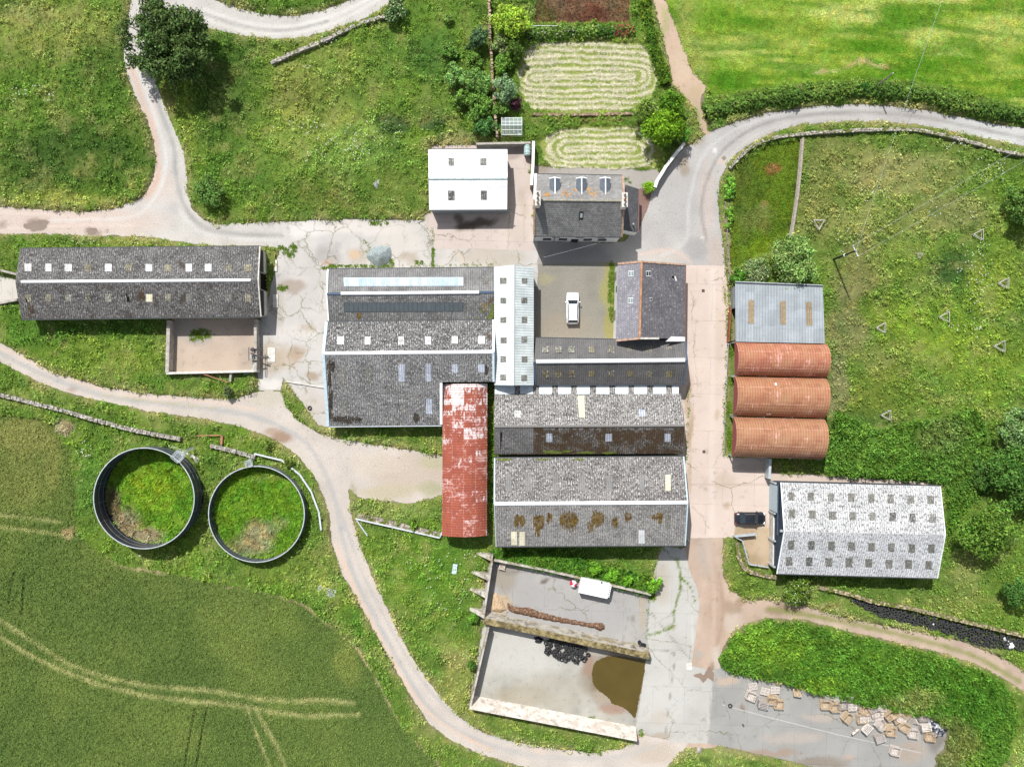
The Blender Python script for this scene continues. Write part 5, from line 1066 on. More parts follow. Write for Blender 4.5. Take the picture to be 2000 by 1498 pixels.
surface('gravel_drive', DRIVE, 0.010, 'gravel', (216, 206, 195), [(145, 760, 12, 8, (186, 164, 146), .8), (548, 855, 22, 9, (166, 136, 112), .85), (530, 845, 20, 8, (176, 148, 124), .7), (800, 920, 80, 34, (206, 190, 172), .8), (740, 905, 60, 20, (218, 206, 188), .6), (690, 960, 8, 20, (170, 160, 130), .6), (520, 775, 30, 20, (206, 200, 180), .6), (850, 900, 30, 14, (188, 186, 146), .6), (760, 960, 60, 16, (196, 186, 150), .6), (840, 955, 30, 16, (176, 176, 130), .6), (1280, 1470, 50, 20, (206, 190, 170), .6), (1050, 1468, 20, 8, (228, 208, 190), .6)],
        [([(0, 690), (100, 738), (200, 772), (300, 787), (420, 800), (500, 815), (560, 840), (610, 880), (650, 960), (665, 1030), (690, 1120), (730, 1200), (790, 1310), (840, 1385), (920, 1440), (1010, 1470)], 5, (186, 186, 184), .8), ([(0, 680), (100, 725), (200, 760), (300, 776), (420, 786), (500, 800)], 3, (234, 210, 192), .7), ([(640, 940), (672, 1020), (705, 1110), (745, 1190), (800, 1290), (860, 1370), (940, 1425), (1010, 1450)], 4, (190, 189, 186), .8), ([(200, 771), (330, 788), (420, 797)], 2, (196, 186, 140), .6), ([(690, 1080), (730, 1150), (780, 1250), (830, 1330)], 3, (226, 212, 196), .6), ([(655, 1060), (700, 1166), (745, 1250), (800, 1345), (860, 1410), (960, 1465)], 4, (232, 204, 182), .8), ([(1000, 1470), (1100, 1480), (1200, 1478), (1280, 1455)], 6, (200, 198, 192), .6)], 2.5, sd=4)
surface('farm_lane', LANE, 0.018, 'slab', (230, 213, 200), [(1418, 600, 6, 60, (206, 186, 160), .8), (1400, 660, 14, 60, (214, 196, 176), .4), (1345, 800, 7, 80, (190, 166, 136), .6), (1345, 930, 6, 40, (196, 172, 140), .6), (1400, 810, 8, 10, (196, 176, 150), .6), (1410, 940, 30, 20, (206, 186, 164), .5), (1470, 910, 30, 10, (190, 178, 166), .6), (1470, 1030, 30, 14, (196, 172, 142), .6), (1420, 990, 10, 6, (186, 160, 128), .6), (1345, 850, 6, 30, (184, 160, 128), .6)], [([(1362, 530), (1362, 1040)], 1.2, (214, 194, 180), .5), ([(1392, 530), (1390, 1040)], 7, (238, 224, 213), .6), ([(1340, 830), (1500, 824)], 1.0, (200, 180, 164), .4), ([(1336, 946), (1500, 946)], 1.0, (200, 180, 164), .5)], 1.0, mott=0.05, sd=5)
surface('road', ROAD, 0.008, 'gravel', (196, 193, 189), [(1380, 400, 16, 90, (212, 196, 186), .6), (1330, 400, 40, 60, (190, 188, 184), .6), (1400, 500, 14, 40, (206, 186, 172), .6), (1300, 500, 40, 14, (206, 196, 184), .6), (1360, 490, 24, 24, (168, 166, 164), .6), (1371, 466, 4, 4, (236, 232, 226), .8), (1393, 292, 5, 4, (240, 238, 232), .8), (1412, 313, 10, 9, (216, 200, 186), .9), (1335, 325, 10, 22, (160, 140, 110), .6), (1360, 270, 16, 16, (176, 164, 140), .6), (1120, 505, 90, 40, (160, 160, 158), .8), (1050, 500, 14, 30, (186, 176, 164), .6), (1960, 262, 60, 30, (222, 224, 222), .7), (1880, 246, 40, 16, (216, 217, 214), .6)],
        [([(2000, 270), (1893, 248), (1804, 230), (1728, 222), (1652, 220), (1563, 227), (1500, 240), (1440, 270), (1395, 320), (1370, 400), (1380, 470)], 4, (160, 155, 150), .6), ([(1700, 212), (1600, 214), (1500, 230), (1420, 262), (1370, 310), (1345, 400), (1340, 470), (1290, 500)], 4, (212, 211, 208), .6), ([(1250, 498), (1300, 488), (1330, 496), (1350, 515)], 4, (222, 200, 188), .6), ([(1700, 232), (1600, 232), (1510, 250), (1440, 290), (1400, 350)], 4, (212, 206, 200), .5)], 2.0, sd=6)
surface('gravel_courtyard', COURT, 0.014, 'gravel', (160, 156, 144), [(1190, 560, 16, 60, (170, 166, 92), .75), (1192, 640, 14, 40, (166, 160, 84), .7), (1070, 545, 20, 10, (176, 170, 130), .6), (1100, 640, 60, 30, (178, 164, 144), .5)], (), 1.0, sd=7)
surface('dirt_yard', DIRT, 0.005, 'dirt', (204, 182, 163), [(1378, 1080, 16, 40, (196, 184, 172), .7), (1400, 1200, 24, 70, (192, 166, 144), .7), (1430, 1190, 20, 14, (170, 150, 128), .7), (1450, 1175, 14, 10, (168, 140, 116), .7), (1530, 1190, 40, 10, (160, 136, 114), .8), (1385, 1260, 18, 50, (208, 186, 166), .6), (1370, 1322, 22, 12, (158, 132, 108), .95), (1390, 1312, 10, 16, (158, 132, 108), .9), (1365, 1278, 6, 7, (186, 182, 172), .9), (1375, 1370, 20, 40, (214, 194, 174), .6), (1400, 1300, 10, 40, (222, 214, 204), .6), (1430, 1220, 20, 20, (216, 204, 192), .5)],
        [([(1500, 1188), (1600, 1205), (1700, 1226), (1800, 1250), (1900, 1280), (1990, 1330)], 5.5, (146, 150, 88), .9), ([(1380, 1060), (1395, 1150), (1392, 1250), (1380, 1300)], 5, (212, 190, 172), .6), ([(1405, 1120), (1412, 1200), (1400, 1260)], 4, (182, 156, 136), .6)], 3.0, mott=0.12, sd=8)
surface('concrete_pad', PAD, 0.022, 'slab', (206, 204, 197), [(1290, 1140, 20, 40, (196, 184, 164), .6), (1335, 1200, 24, 50, (214, 212, 206), .6), (1300, 1360, 50, 50, (218, 216, 210), .6), (1280, 1440, 30, 10, (180, 160, 136), .6), (1290, 1400, 20, 16, (206, 188, 168), .4), (1310, 1225, 10, 6, (170, 164, 130), .6)], [([(1322, 1090), (1330, 1135), (1323, 1170), (1315, 1200), (1312, 1225), (1270, 1238)], 1.8, (112, 138, 60), .9), ([(1330, 1130), (1345, 1140), (1352, 1155)], 1.5, (112, 138, 60), .8), ([(1270, 1270), (1316, 1275), (1312, 1330), (1300, 1430)], 1.0, (150, 146, 130), .8), ([(1270, 1195), (1345, 1285)], 1.2, (150, 148, 140), .7), ([(1354, 1180), (1352, 1260)], 2, (226, 222, 214), .6)], 1.2, mott=0.06, sd=9)
surface('silage_floor', SIL_A, 0.016, 'slab', (186, 184, 180), [(985, 1130, 26, 26, (170, 160, 142), .7), (1000, 1110, 30, 10, (150, 142, 130), .6), (980, 1180, 16, 18, (212, 186, 146), .8), (1100, 1200, 120, 40, (178, 177, 175), .4), (1240, 1200, 16, 60, (190, 188, 182), .5), (1255, 1180, 6, 50, (196, 176, 140), .5), (1235, 1205, 5, 8, (150, 144, 136), .7), (1060, 1136, 8, 5, (110, 90, 80), .8)], [([(1230, 1190), (1215, 1260)], 1.2, (160, 158, 152), .6)], 0.5, mott=0.06, sd=10)
surface('silage_floor', SIL_B, 0.016, 'dirt', (190, 188, 178), [(1000, 1270, 60, 50, (216, 214, 206), .8), (1060, 1300, 40, 40, (214, 212, 204), .6), (1020, 1360, 60, 20, (176, 164, 136), .6), (1080, 1350, 80, 40, (186, 180, 164), .6), (1205, 1325, 62, 52, (128, 106, 74), .9), (1150, 1300, 12, 24, (170, 142, 122), .85), (1160, 1270, 20, 16, (184, 178, 166), .7), (1195, 1385, 30, 10, (176, 146, 128), .85), (1180, 1360, 26, 14, (190, 176, 158), .7), (1200, 1400, 40, 10, (190, 186, 174), .6)], (), 0.5, mott=0.2, sd=11)
surface('concrete_hardstanding', PAD_SE, 0.026, 'slab', (176, 175, 170), [(1420, 1330, 24, 10, (214, 190, 166), .7), (1450, 1381, 6, 5, (146, 122, 102), .8), (1600, 1400, 30, 8, (208, 190, 174), .5), (1550, 1440, 60, 12, (204, 190, 176), .5), (1500, 1470, 60, 8, (176, 150, 128), .7), (1600, 1490, 60, 12, (150, 136, 120), .7), (1780, 1470, 30, 20, (190, 172, 152), .6), (1660, 1480, 14, 6, (206, 178, 158), .6), (1825, 1440, 20, 30, (120, 110, 100), .6)], [([(1392, 1310), (1380, 1450)], 3, (216, 212, 204), .7)], 1.2, mott=0.07, sd=12)
surface('slab_joint', [(1410, 1375), (1500, 1399), (1640, 1434), (1800, 1469), (1800, 1470.6), (1640, 1435.6), (1500, 1400.6), (1410, 1376.6)], 0.030, 'slab', (206, 205, 200), (), (), 0.2, sd=21)
surface('soil_path', SOILPATH, 0.012, 'dirt', (208, 184, 160), [(1360, 185, 14, 20, (196, 176, 140), .6), (1300, 40, 8, 30, (170, 176, 110), .5), (1330, 120, 16, 30, (214, 196, 170), .5), (1366, 230, 8, 20, (150, 160, 90), .6)], (), 5.0, mott=0.12, sd=13)
surface('pen_floor', PEN, 0.014, 'dirt', (208, 190, 172), [(385, 660, 28, 14, (178, 174, 166), .7), (350, 640, 40, 20, (190, 184, 176), .6), (480, 700, 16, 20, (176, 164, 152), .6), (420, 700, 60, 16, (214, 194, 174), .5)], (), 0.3, mott=0.08, sd=14)
surface('garden_path', HPATH, 0.012, 'gravel', (180, 175, 168), [(1060, 330, 14, 10, (150, 130, 110), .5)], (), 1.5, sd=15)
surface('garden_bed', HBED, 0.016, 'dirt', (150, 122, 112), (), (), 1.0, sd=16)
surface('ramp', RAMP, 0.014, 'slab', (226, 220, 210), (), (), 0.5, sd=17)
surface('trodden_earth', CARDIRT, 0.022, 'dirt', (200, 178, 148), [(1470, 1090, 20, 10, (170, 150, 116), .6), (1485, 1060, 12, 30, (212, 194, 168), .5)], (), 2.5, mott=0.12, sd=18)
surface('concrete_strip', BSTRIP, 0.014, 'slab', (226, 208, 192), (), (), 1.5, sd=19)
# standing water
def water(name, poly, z, col, rough=0.06):
    N = NT(name + '_water', rough, 0.5); N.color(N.mix(N.noise(N.pos(), 0.35, 4), tuple(c * 0.75 for c in col), tuple(c * 1.2 for c in col)))
    N.bump(N.noise(N.pos(), 2.0, 2), 0.04, 0.02)
    e = poly; vs = [tuple(P(x, y, z)) for x, y in e]; me = bpy.data.meshes.new(name); me.from_pydata(vs, [], [tuple(range(len(vs) - 1, -1, -1))]); me.materials.append(N.mat); o = link_mesh(name, me)
    if me.polygons[0].normal.z < 0: me.flip_normals()
    return tag(o, kind='structure')
def rag(poly, a=1.5):
    out = []
    for (x0, y0), (x1, y1) in zip(poly, poly[1:] + poly[:1]):
        n = max(1, int(math.hypot(x1 - x0, y1 - y0) / 3))
        for k in range(n):
            x, y = x0 + (x1 - x0) * k / n, y0 + (y1 - y0) * k / n
            out.append((x + random.uniform(-a, a), y + random.uniform(-a, a)))
    return out
water('slurry_water', rag([(1163, 1292), (1175, 1286), (1185, 1281), (1210, 1281), (1261, 1287), (1259, 1310), (1253, 1340), (1247, 1370), (1241, 1403), (1222, 1384), (1195, 1373), (1186, 1360), (1168, 1348), (1158, 1334), (1156, 1315), (1159, 1300)], 1.0), 0.024, (0.085, 0.060, 0.013))
water('puddle', rag(blob(72, 441, 22, 11), 0.8), 0.020, (0.22, 0.17, 0.14), 0.15)
water('puddle', rag(blob(180, 452, 12, 6.5), 0.8), 0.020, (0.22, 0.17, 0.14), 0.15)
water('puddle', rag([(1352, 1318), (1368, 1314), (1375, 1318), (1385, 1300), (1394, 1312), (1394, 1330), (1382, 1324), (1374, 1334), (1368, 1326)], 0.8), 0.032, (0.23, 0.17, 0.13), 0.2)

# ---------------------------------------------------------------- grass, weeds, crop: stuff made of blades and leaves
LEAF = foliage('grass_blades', 0.6, 0.25); 
def rnd_pts(n, x0, x1, y0, y1): return RS.uniform(x0, x1, n), RS.uniform(y0, y1, n)
def blades(X, Y, Z, size, hgt, col, nb, wid, lean=0.8):
    """nb blades per tuft; returns verts and colours (triangles)"""
    n = len(X); rep = lambda a: np.repeat(a, nb, axis=0)
    ang = RS.uniform(0, 2 * np.pi, n * nb); ln = rep(size) * RS.uniform(0.5, 1.2, n * nb); hh = rep(hgt) * RS.uniform(0.5, 1.15, n * nb)
    bx = rep(X) + np.cos(ang) * ln * 0.15; by = rep(Y) + np.sin(ang) * ln * 0.15; bz = rep(Z) - 0.03
    wx, wy = -np.sin(ang) * wid * RS.uniform(.6, 1.4, n * nb), np.cos(ang) * wid * RS.uniform(.6, 1.4, n * nb)
    V = np.empty((n * nb, 3, 3)); V[:, 0] = np.column_stack([bx - wx, by - wy, bz]); V[:, 1] = np.column_stack([bx + wx, by + wy, bz])
    V[:, 2] = np.column_stack([bx + np.cos(ang) * ln * lean, by + np.sin(ang) * ln * lean, bz + hh])
    cc = rep(col) * RS.uniform(0.72, 1.25, (n * nb, 1)); cc = cc * (1 + RS.uniform(-0.08, 0.08, (n * nb, 3)))
    return V.reshape(-1, 3), np.repeat(cc, 3, axis=0)
def grass(name, n, box, keep, size, hgt, nb, wid, bright=1.3, lean=0.8, colf=None, var=True):
    X, Y = rnd_pts(n, *box); col, c = paint(X, Y); k = keep(X, Y, c); X, Y, col = X[k], Y[k], col[k]
    if var: col = col * (0.72 + 0.6 * vnoise(X, Y, 6.5, 405))[:, None] * (1 + (vnoise(X, Y, 11, 406)[:, None] - .5) * np.array([[0.35, 0.0, -0.1]]))
    if colf is not None: col = colf(X, Y, col)
    W = (X - 1000) / PXM; U = (749 - Y) / PXM; Z = np.maximum(gheight(X, Y), 0.0); m = len(X)
    s = np.full(m, size) * RS.uniform(.6, 1.4, m); h = np.full(m, hgt) * RS.uniform(.5, 1.5, m)
    if var: q = 0.55 + 1.0 * fbm(X, Y, 30, 401, 3); s, h = s * q, h * q
    V, cc = blades(W, U, Z, s, h, np.clip(col * bright, 0, 0.85), nb, wid, lean)
    o = link_mesh(name, np_mesh(name, V, 3, cc, LEAF)); return tag(o, kind='stuff')
FULL = (-90, 2090, -90, 1590)
BR = 2.0
grass('meadow_grass', 190000, FULL, lambda X, Y, c: (c == MEADOW) & (fbm(X, Y, 22, 411) > 0.34), 0.34, 0.34, 5, 0.045, BR)
def leafy(name, n, box, keep, rad, hgt, nl, leaf, bright):
    X, Y = rnd_pts(n, *box); col, c = paint(X, Y); k = keep(X, Y, c); X, Y, col = X[k], Y[k], col[k]; m = len(X)
    col = col * (0.75 + 0.55 * vnoise(X, Y, 8, 407))[:, None] * (1 + (vnoise(X, Y, 13, 408)[:, None] - .5) * np.array([[0.3, 0.05, -0.1]])); q = RS.uniform(.5, 1.4, m) * (0.6 + 0.8 * fbm(X, Y, 30, 409))
    rp = lambda a: np.repeat(a, nl, axis=0); W, U, Z = rp((X - 1000) / PXM), rp((749 - Y) / PXM), rp(np.maximum(gheight(X, Y), 0)); qq = rp(q); N_ = m * nl
    a_ = RS.uniform(0, 6.283, N_); r_ = RS.uniform(0, 1, N_) ** 0.5; z_ = (1 - r_ ** 2) * RS.uniform(.55, 1.1, N_)
    C0 = np.column_stack([W + np.cos(a_) * r_ * rad * qq, U + np.sin(a_) * r_ * rad * qq, Z + z_ * hgt * qq]); d = np.column_stack([np.cos(a_) * r_, np.sin(a_) * r_, 0.6 + 0 * r_]) + RS.normal(0, .45, (N_, 3)); d /= np.linalg.norm(d, axis=1)[:, None]
    t = np.cross(d, RS.normal(0, 1, (N_, 3))); t /= np.linalg.norm(t, axis=1)[:, None]; b = np.cross(d, t); s_ = (leaf * RS.uniform(.6, 1.4, N_))[:, None]
    V = np.empty((N_, 4, 3)); V[:, 0] = C0 - t * s_; V[:, 1] = C0 - b * s_ * .55; V[:, 2] = C0 + t * s_; V[:, 3] = C0 + b * s_ * .55
    cc = np.clip(np.repeat(rp(col * bright) * RS.uniform(.6, 1.4, (N_, 1)), 4, axis=0), 0.003, .85); tag(link_mesh(name, np_mesh(name, V.reshape(-1, 3), 4, cc, LEAF)), kind='stuff')
leafy('meadow_weeds', 60000, FULL, lambda X, Y, c: (c == MEADOW) & (fbm(X, Y, 46, 413) > 0.43) & (fbm(X, Y, 14, 414) > 0.45), 0.46, 0.62, 15, 0.13, BR)
leafy('bank_scrub', 16000, (1380, 2090, 760, 1590), lambda X, Y, c: ((c == BRAMC) | (c == BANKC)) & (fbm(X, Y, 13, 418) > 0.46), 0.5, 0.85, 18, 0.14, BR)
grass('bramble_thicket', 60000, (1380, 2090, 760, 1590), lambda X, Y, c: ((c == BRAMC) | (c == BANKC)) & (fbm(X, Y, 12, 416) > 0.4), 0.34, 0.6, 7, 0.075, BR * 0.95, 0.75)
grass('clamp_bank_weeds', 5000, (930, 1330, 1060, 1180), lambda X, Y, c: (c == BRAMC), 0.42, 0.5, 9, 0.11, BR, 0.75)
grass('crop_stalks', 200000, (-90, 1000, 760, 1590), lambda X, Y, c: (c == CROPC) & (gheight(X, Y) > 0.26), 0.24, 0.26, 3, 0.05, 2.1, 0.6, var=False)
grass('pasture_grass', 70000, (1260, 2090, -90, 260), lambda X, Y, c: c == FIELDC, 0.26, 0.13, 4, 0.05, 1.45, 0.9)
grass('lawn_grass', 9000, (1400, 1580, 260, 540), lambda X, Y, c: c == MOSSC, 0.28, 0.2, 4, 0.06, 1.3)
grass('hay_swaths', 26000, (1000, 1310, 70, 345), lambda X, Y, c: (c == HAYC) & (hay_d(X, Y) < 2.2 + 3.0 * (vnoise(X, Y, 12, 415) > .72)), 0.34, 0.10, 3, 0.03, 1.12, 1.0, colf=lambda X, Y, col: np.tile(srgb(250, 242, 214), (len(X), 1)) * RS.uniform(.7, 1.2, (len(X), 1)))
grass('mown_grass', 14000, (1000, 1310, 70, 345), lambda X, Y, c: (c == HAYC) & (hay_d(X, Y) > 2.5), 0.2, 0.08, 4, 0.04, 1.15, colf=lambda X, Y, col: np.tile(srgb(150, 168, 84), (len(X), 1)) * RS.uniform(.8, 1.15, (len(X), 1)))
grass('plot_weeds', 5000, (1030, 1240, -60, 60), lambda X, Y, c: c == SOILC, 0.3, 0.25, 4, 0.05, 1.2)
for (tn, TK, lab) in (('tank_grass', TANK1, 0), ('tank_grass', TANK2, 1)):
    cx, cy = PX(TK[0].x, TK[0].y); r = TK[1] * PXM - 4
    grass(tn, 9000, (cx - r, cx + r, cy - r, cy + r), lambda X, Y, c, cx=cx, cy=cy, r=r: (np.hypot(X - cx, Y - cy) < r) & ((fbm(X, Y, 20, 417) > 0.4)), 0.4, 0.4, 5, 0.07, BR)
# white flowering weeds
fl = [(260, 478, 120, 8), (690, 270, 110, 40), (560, 240, 40, 20), (640, 300, 80, 30), (640, 70, 50, 20), (600, 130, 12, 12), (1650, 465, 20, 22), (1640, 500, 8, 10), (1850, 430, 50, 30), (1900, 520, 40, 60), (1860, 290, 30, 14), (1930, 330, 30, 40), (1700, 380, 30, 20), (170, 885, 20, 30), (280, 1070, 60, 14), (880, 1150, 50, 40), (850, 1100, 60, 20), (60, 190, 60, 20), (540, 30, 60, 10), (1900, 620, 60, 40), (905, 1080, 40, 10)]
fx_, fy_ = [], []
for cx, cy, rx, ry in fl:
    n = int(rx * ry / 34) + 5; a_ = RS.uniform(0, 6.28, n); q = np.sqrt(RS.uniform(0, 1, n)); fx_.append(cx + rx * q * np.cos(a_)); fy_.append(cy + ry * q * np.sin(a_))
X = np.concatenate(fx_); Y = np.concatenate(fy_); k = cls(X, Y) == MEADOW; X, Y = X[k], Y[k]
k = fbm(X, Y, 18, 421) > 0.47; X, Y = X[k], Y[k]
V, cc = blades((X - 1000) / PXM, (749 - Y) / PXM, gheight(X, Y) + 0.5, np.full(len(X), 0.10), np.full(len(X), 0.06), np.tile([0.68, 0.68, 0.62], (len(X), 1)), 6, 0.05, 1.0)
tag(link_mesh('wild_flowers', np_mesh('wild_flowers', V, 3, cc, LEAF)), kind='stuff')
# loose stones on the gravel and dirt
X, Y = rnd_pts(60000, -40, 2040, -40, 1540); inn = np.zeros(len(X), bool)
for q in (DRIVE, TRACK_W, DIRT, ROAD, SOILPATH, PEN): inn |= pip(X, Y, q)
k = inn & (fbm(X, Y, 20, 441) > 0.55); X, Y = X[k], Y[k]; n = len(X); a_ = RS.uniform(0, 6.28, n); s_ = RS.uniform(0.04, 0.13, n) ** 1.0; V = np.empty((n, 2, 3, 3)); cx_, cy_ = (X - 1000) / PXM, (749 - Y) / PXM
for j in range(2):
    for i_, (da, rr_, zz) in enumerate(((0 + j * 3.1, 1, 0.03), (2.0 + j * 1.1, 0.8, 0.03), (1.0 + j * 3.6, 0.25, 1))): V[:, j, i_] = np.column_stack([cx_ + np.cos(a_ + da) * s_ * rr_, cy_ + np.sin(a_ + da) * s_ * rr_, 0.02 + s_ * 0.8 * (zz if zz == 1 else 0.02)])
cc = np.repeat(np.array([[0.45, 0.42, 0.39]]) * RS.uniform(0.45, 1.7, (n, 1)), 6, axis=0)
tag(link_mesh('loose_stones', np_mesh('loose_stones', V.reshape(-1, 3), 3, np.clip(cc, 0, .85), LEAF)), kind='stuff')
# weeds and moss rooted in cracks of the yard
ws = [(555, 490, 10, 6), (572, 485, 8, 10), (568, 498, 8, 4), (548, 484, 8, 3), (552, 562, 10, 6), (640, 524, 10, 3), (660, 520, 20, 3), (765, 512, 4, 6), (846, 500, 2, 26), (730, 520, 60, 2), (818, 512, 8, 4), (1195, 570, 7, 60), (1425, 860, 5, 26), (1424, 800, 5, 16), (1425, 750, 5, 14), (1428, 690, 4, 14), (393, 652, 26, 9), (385, 663, 14, 5), (1155, 1403, 10, 4), (950, 1218, 12, 4), (740, 436, 20, 4), (1424, 640, 4, 30), (1250, 330, 20, 3), (1230, 352, 10, 5), (1246, 1430, 12, 8), (1275, 1165, 6, 8), (1420, 470, 4, 90)]
fx_, fy_ = [], []
for cx, cy, rx, ry in ws:
    n = int(rx * ry * 0.7) + 14; a_ = RS.uniform(0, 6.28, n); q = np.sqrt(RS.uniform(0, 1, n)); fx_.append(cx + rx * q * np.cos(a_)); fy_.append(cy + ry * q * np.sin(a_))
for pts in ([(1322, 1090), (1330, 1135), (1323, 1170), (1315, 1200), (1312, 1225), (1270, 1238)], [(1330, 1130), (1345, 1140), (1352, 1155), (1358, 1180)], [(1268, 1160), (1264, 1230), (1266, 1290)], [(640, 522), (720, 520), (860, 519), (960, 517)], [(845, 440), (846, 520)], [(700, 500), (720, 486), (712, 470)], [(1418, 330), (1406, 390), (1412, 470), (1418, 540)], [(1415, 560), (1420, 650), (1414, 800), (1412, 890)], [(1345, 760), (1340, 900)]):
    L_ = smooth_line(pts, 3); L_ = np.array(L_); L_ = L_[RS.uniform(0, 1, len(L_)) < 0.75]; fx_.append(L_[:, 0] + RS.normal(0, 1.2, len(L_))); fy_.append(L_[:, 1] + RS.normal(0, 1.2, len(L_)))
X = np.concatenate(fx_); Y = np.concatenate(fy_); k = vnoise(X, Y, 7, 431) > 0.3; X, Y = X[k], Y[k]
V, cc = blades((X - 1000) / PXM, (749 - Y) / PXM, np.zeros(len(X)), np.full(len(X), 0.26), np.full(len(X), 0.22), np.tile(srgb(120, 150, 50) * 1.3, (len(X), 1)), 6, 0.07)
tag(link_mesh('yard_weeds', np_mesh('yard_weeds', V, 3, cc, LEAF)), kind='stuff')
# ================================================================ trees, bushes, hedges
LEAFM = foliage('tree_leaves', 0.55, 0.22)
M['bark'] = plain('bark', (0.12, 0.095, 0.07), 0.95, 0.05, var=0.4, scale=6)
M['twig_pale'] = plain('pale_twigs', (0.36, 0.33, 0.28), 0.9, 0.05, var=0.3, scale=6)
def leafcloud(pts, dirs, size, col, rnd, squash=0.75):
    """diamond leaf sprays at pts facing roughly along dirs"""
    n = len(pts); d = dirs + rnd.normal(0, 0.55, (n, 3)); d[:, 2] += 0.35; d /= np.linalg.norm(d, axis=1)[:, None] + 1e-9
    t = np.cross(d, rnd.normal(0, 1, (n, 3))); t /= np.linalg.norm(t, axis=1)[:, None] + 1e-9; b = np.cross(d, t)
    s = (size * rnd.uniform(0.6, 1.35, n))[:, None]
    V = np.empty((n, 4, 3)); V[:, 0] = pts - t * s; V[:, 1] = pts - b * s * 0.5 + d * s * 0.12; V[:, 2] = pts + t * s; V[:, 3] = pts + b * s * 0.5 - d * s * 0.1
    cc = col * rnd.uniform(0.55, 1.45, (n, 1)) * (1 + rnd.uniform(-0.14, 0.14, (n, 3)))
    return V.reshape(-1, 3), np.clip(np.repeat(cc, 4, axis=0), 0.004, 0.85)
def tree(name, label, cat, px, py, r, h, col, n, leaf, seed, group=None, lobes=None, tip=None, flowers=None, zc=None, ry=None, twigs=False, squash=None, bright=1.65, lobe_r=(0.19, 0.36)):
    """crown seen centred on photo pixel px,py with radius r metres and total height h"""
    rnd = np.random.RandomState(seed); zc = h * 0.62 if zc is None else zc; c = np.array(P(px, py, zc)); vr = (h - zc) if squash is None else squash
    root = thing(name, label, cat, (c[0], c[1], 0), group); K = int((lobes or int(9 + 7 * r)) * 1.4); ry = r if ry is None else ry
    g = rnd.normal(0, 1, (K, 3)); g /= np.linalg.norm(g, axis=1)[:, None]; q = rnd.uniform(0.2, 1.25, K) ** 0.55; q = q * (1 + 0.16 * np.sin(2 * np.arctan2(g[:, 1], g[:, 0]) + seed) + 0.12 * np.sin(5 * np.arctan2(g[:, 1], g[:, 0]) + 2 * seed))
    lr = rnd.uniform(*lobe_r, K) * min(r, ry); L = c + g * q[:, None] * (np.array([r, ry, vr]) - np.minimum(lr, 0.8 * vr)[:, None])
    base = srgb(*col) * bright; wts = lr ** 2 * rnd.uniform(0.35, 1.3, K); wts = wts / wts.sum(); cnt = (wts * n * 1.6).astype(int) + 8
    P_, D_, C_ = [], [], []
    for k in range(K):
        m = cnt[k]; d = rnd.normal(0, 1, (m, 3)); d /= np.linalg.norm(d, axis=1)[:, None]; u = rnd.uniform(0.15, 1, m) ** 0.45
        P_.append(L[k] + d * (u * lr[k])[:, None] * np.array([rnd.uniform(.75, 1.35), rnd.uniform(.75, 1.35), 0.7]) * (1 + 0.25 * np.sin(d[:, :1] * 9 + k) * np.cos(d[:, 1:2] * 7))); D_.append(d)
        cl = np.tile(base * rnd.uniform(0.62, 1.3) * (1 + rnd.uniform(-.07, .07, 3)), (m, 1))
        if tip is not None:
            w_ = np.clip((u - 0.62) * 2.2, 0, 1)[:, None] * rnd.uniform(0, 1, (m, 1)); cl = cl * (1 - w_) + srgb(*tip) * bright * w_
        if flowers is not None:
            f = rnd.uniform(0, 1, m) < flowers[0]; cl[f] = srgb(*flowers[1]) * 1.3
        C_.append(cl)
    Pn, D_, C_ = np.vstack(P_), np.vstack(D_), np.vstack(C_); Pn[:, 2] = np.maximum(Pn[:, 2], 0.1)
    V, cc = leafcloud(Pn, D_, leaf * 0.8, C_, rnd)
    link_mesh('crown', np_mesh('crown', V, 4, cc, LEAFM, ORG[root]), root)
    mb = MB(); b0 = Vector((c[0], c[1], 0)); tr = max(0.06, 0.045 * r + 0.02); fork = Vector((c[0], c[1], max(0.4, zc * 0.55))); mb.tube(b0 - Vector((0, 0, .1)), fork, tr * 1.3, tr * 0.85, 8)
    for k in range(min(K, 9 if r > 3 else 5)):
        e = Vector(L[k]); mid = fork.lerp(e, 0.5) + Vector((rnd.uniform(-.2, .2), rnd.uniform(-.2, .2), 0.15)) * r * 0.3
        mb.tube(fork, mid, tr * 0.6, tr * 0.4, 6); mb.tube(mid, e, tr * 0.4, tr * 0.12, 6)
    mb.build('trunk', M['bark'], root)
    if twigs:
        tw = MB()
        for k in range(26):
            i = rnd.randint(len(Pn)); p = Vector(Pn[i]) + Vector((0, 0, 0.15)); d = Vector((rnd.uniform(-1, 1), rnd.uniform(-1, 1), rnd.uniform(0, .4))) * 0.5
            tw.tube(p, p + d, 0.025, 0.01, 4); tw.tube(p + d * 0.5, p + d * 0.5 + Vector((d.y, -d.x, 0.1)) * 0.6, 0.018, 0.008, 4)
        tw.build('bare_twigs', M['twig_pale'], root)
    return root
tree('broadleaf_tree', 'large dark green broadleaf tree overhanging the bend of the stony track', 'tree', 330, 82, 6.5, 8.8, (72, 94, 48), 19000, 0.27, 21, lobes=90, tip=(112, 138, 78), ry=6.0, twigs=True, lobe_r=(0.12, 0.24), bright=1.5, zc=5.2)
GT = 'trees and bushes along the old garden wall'
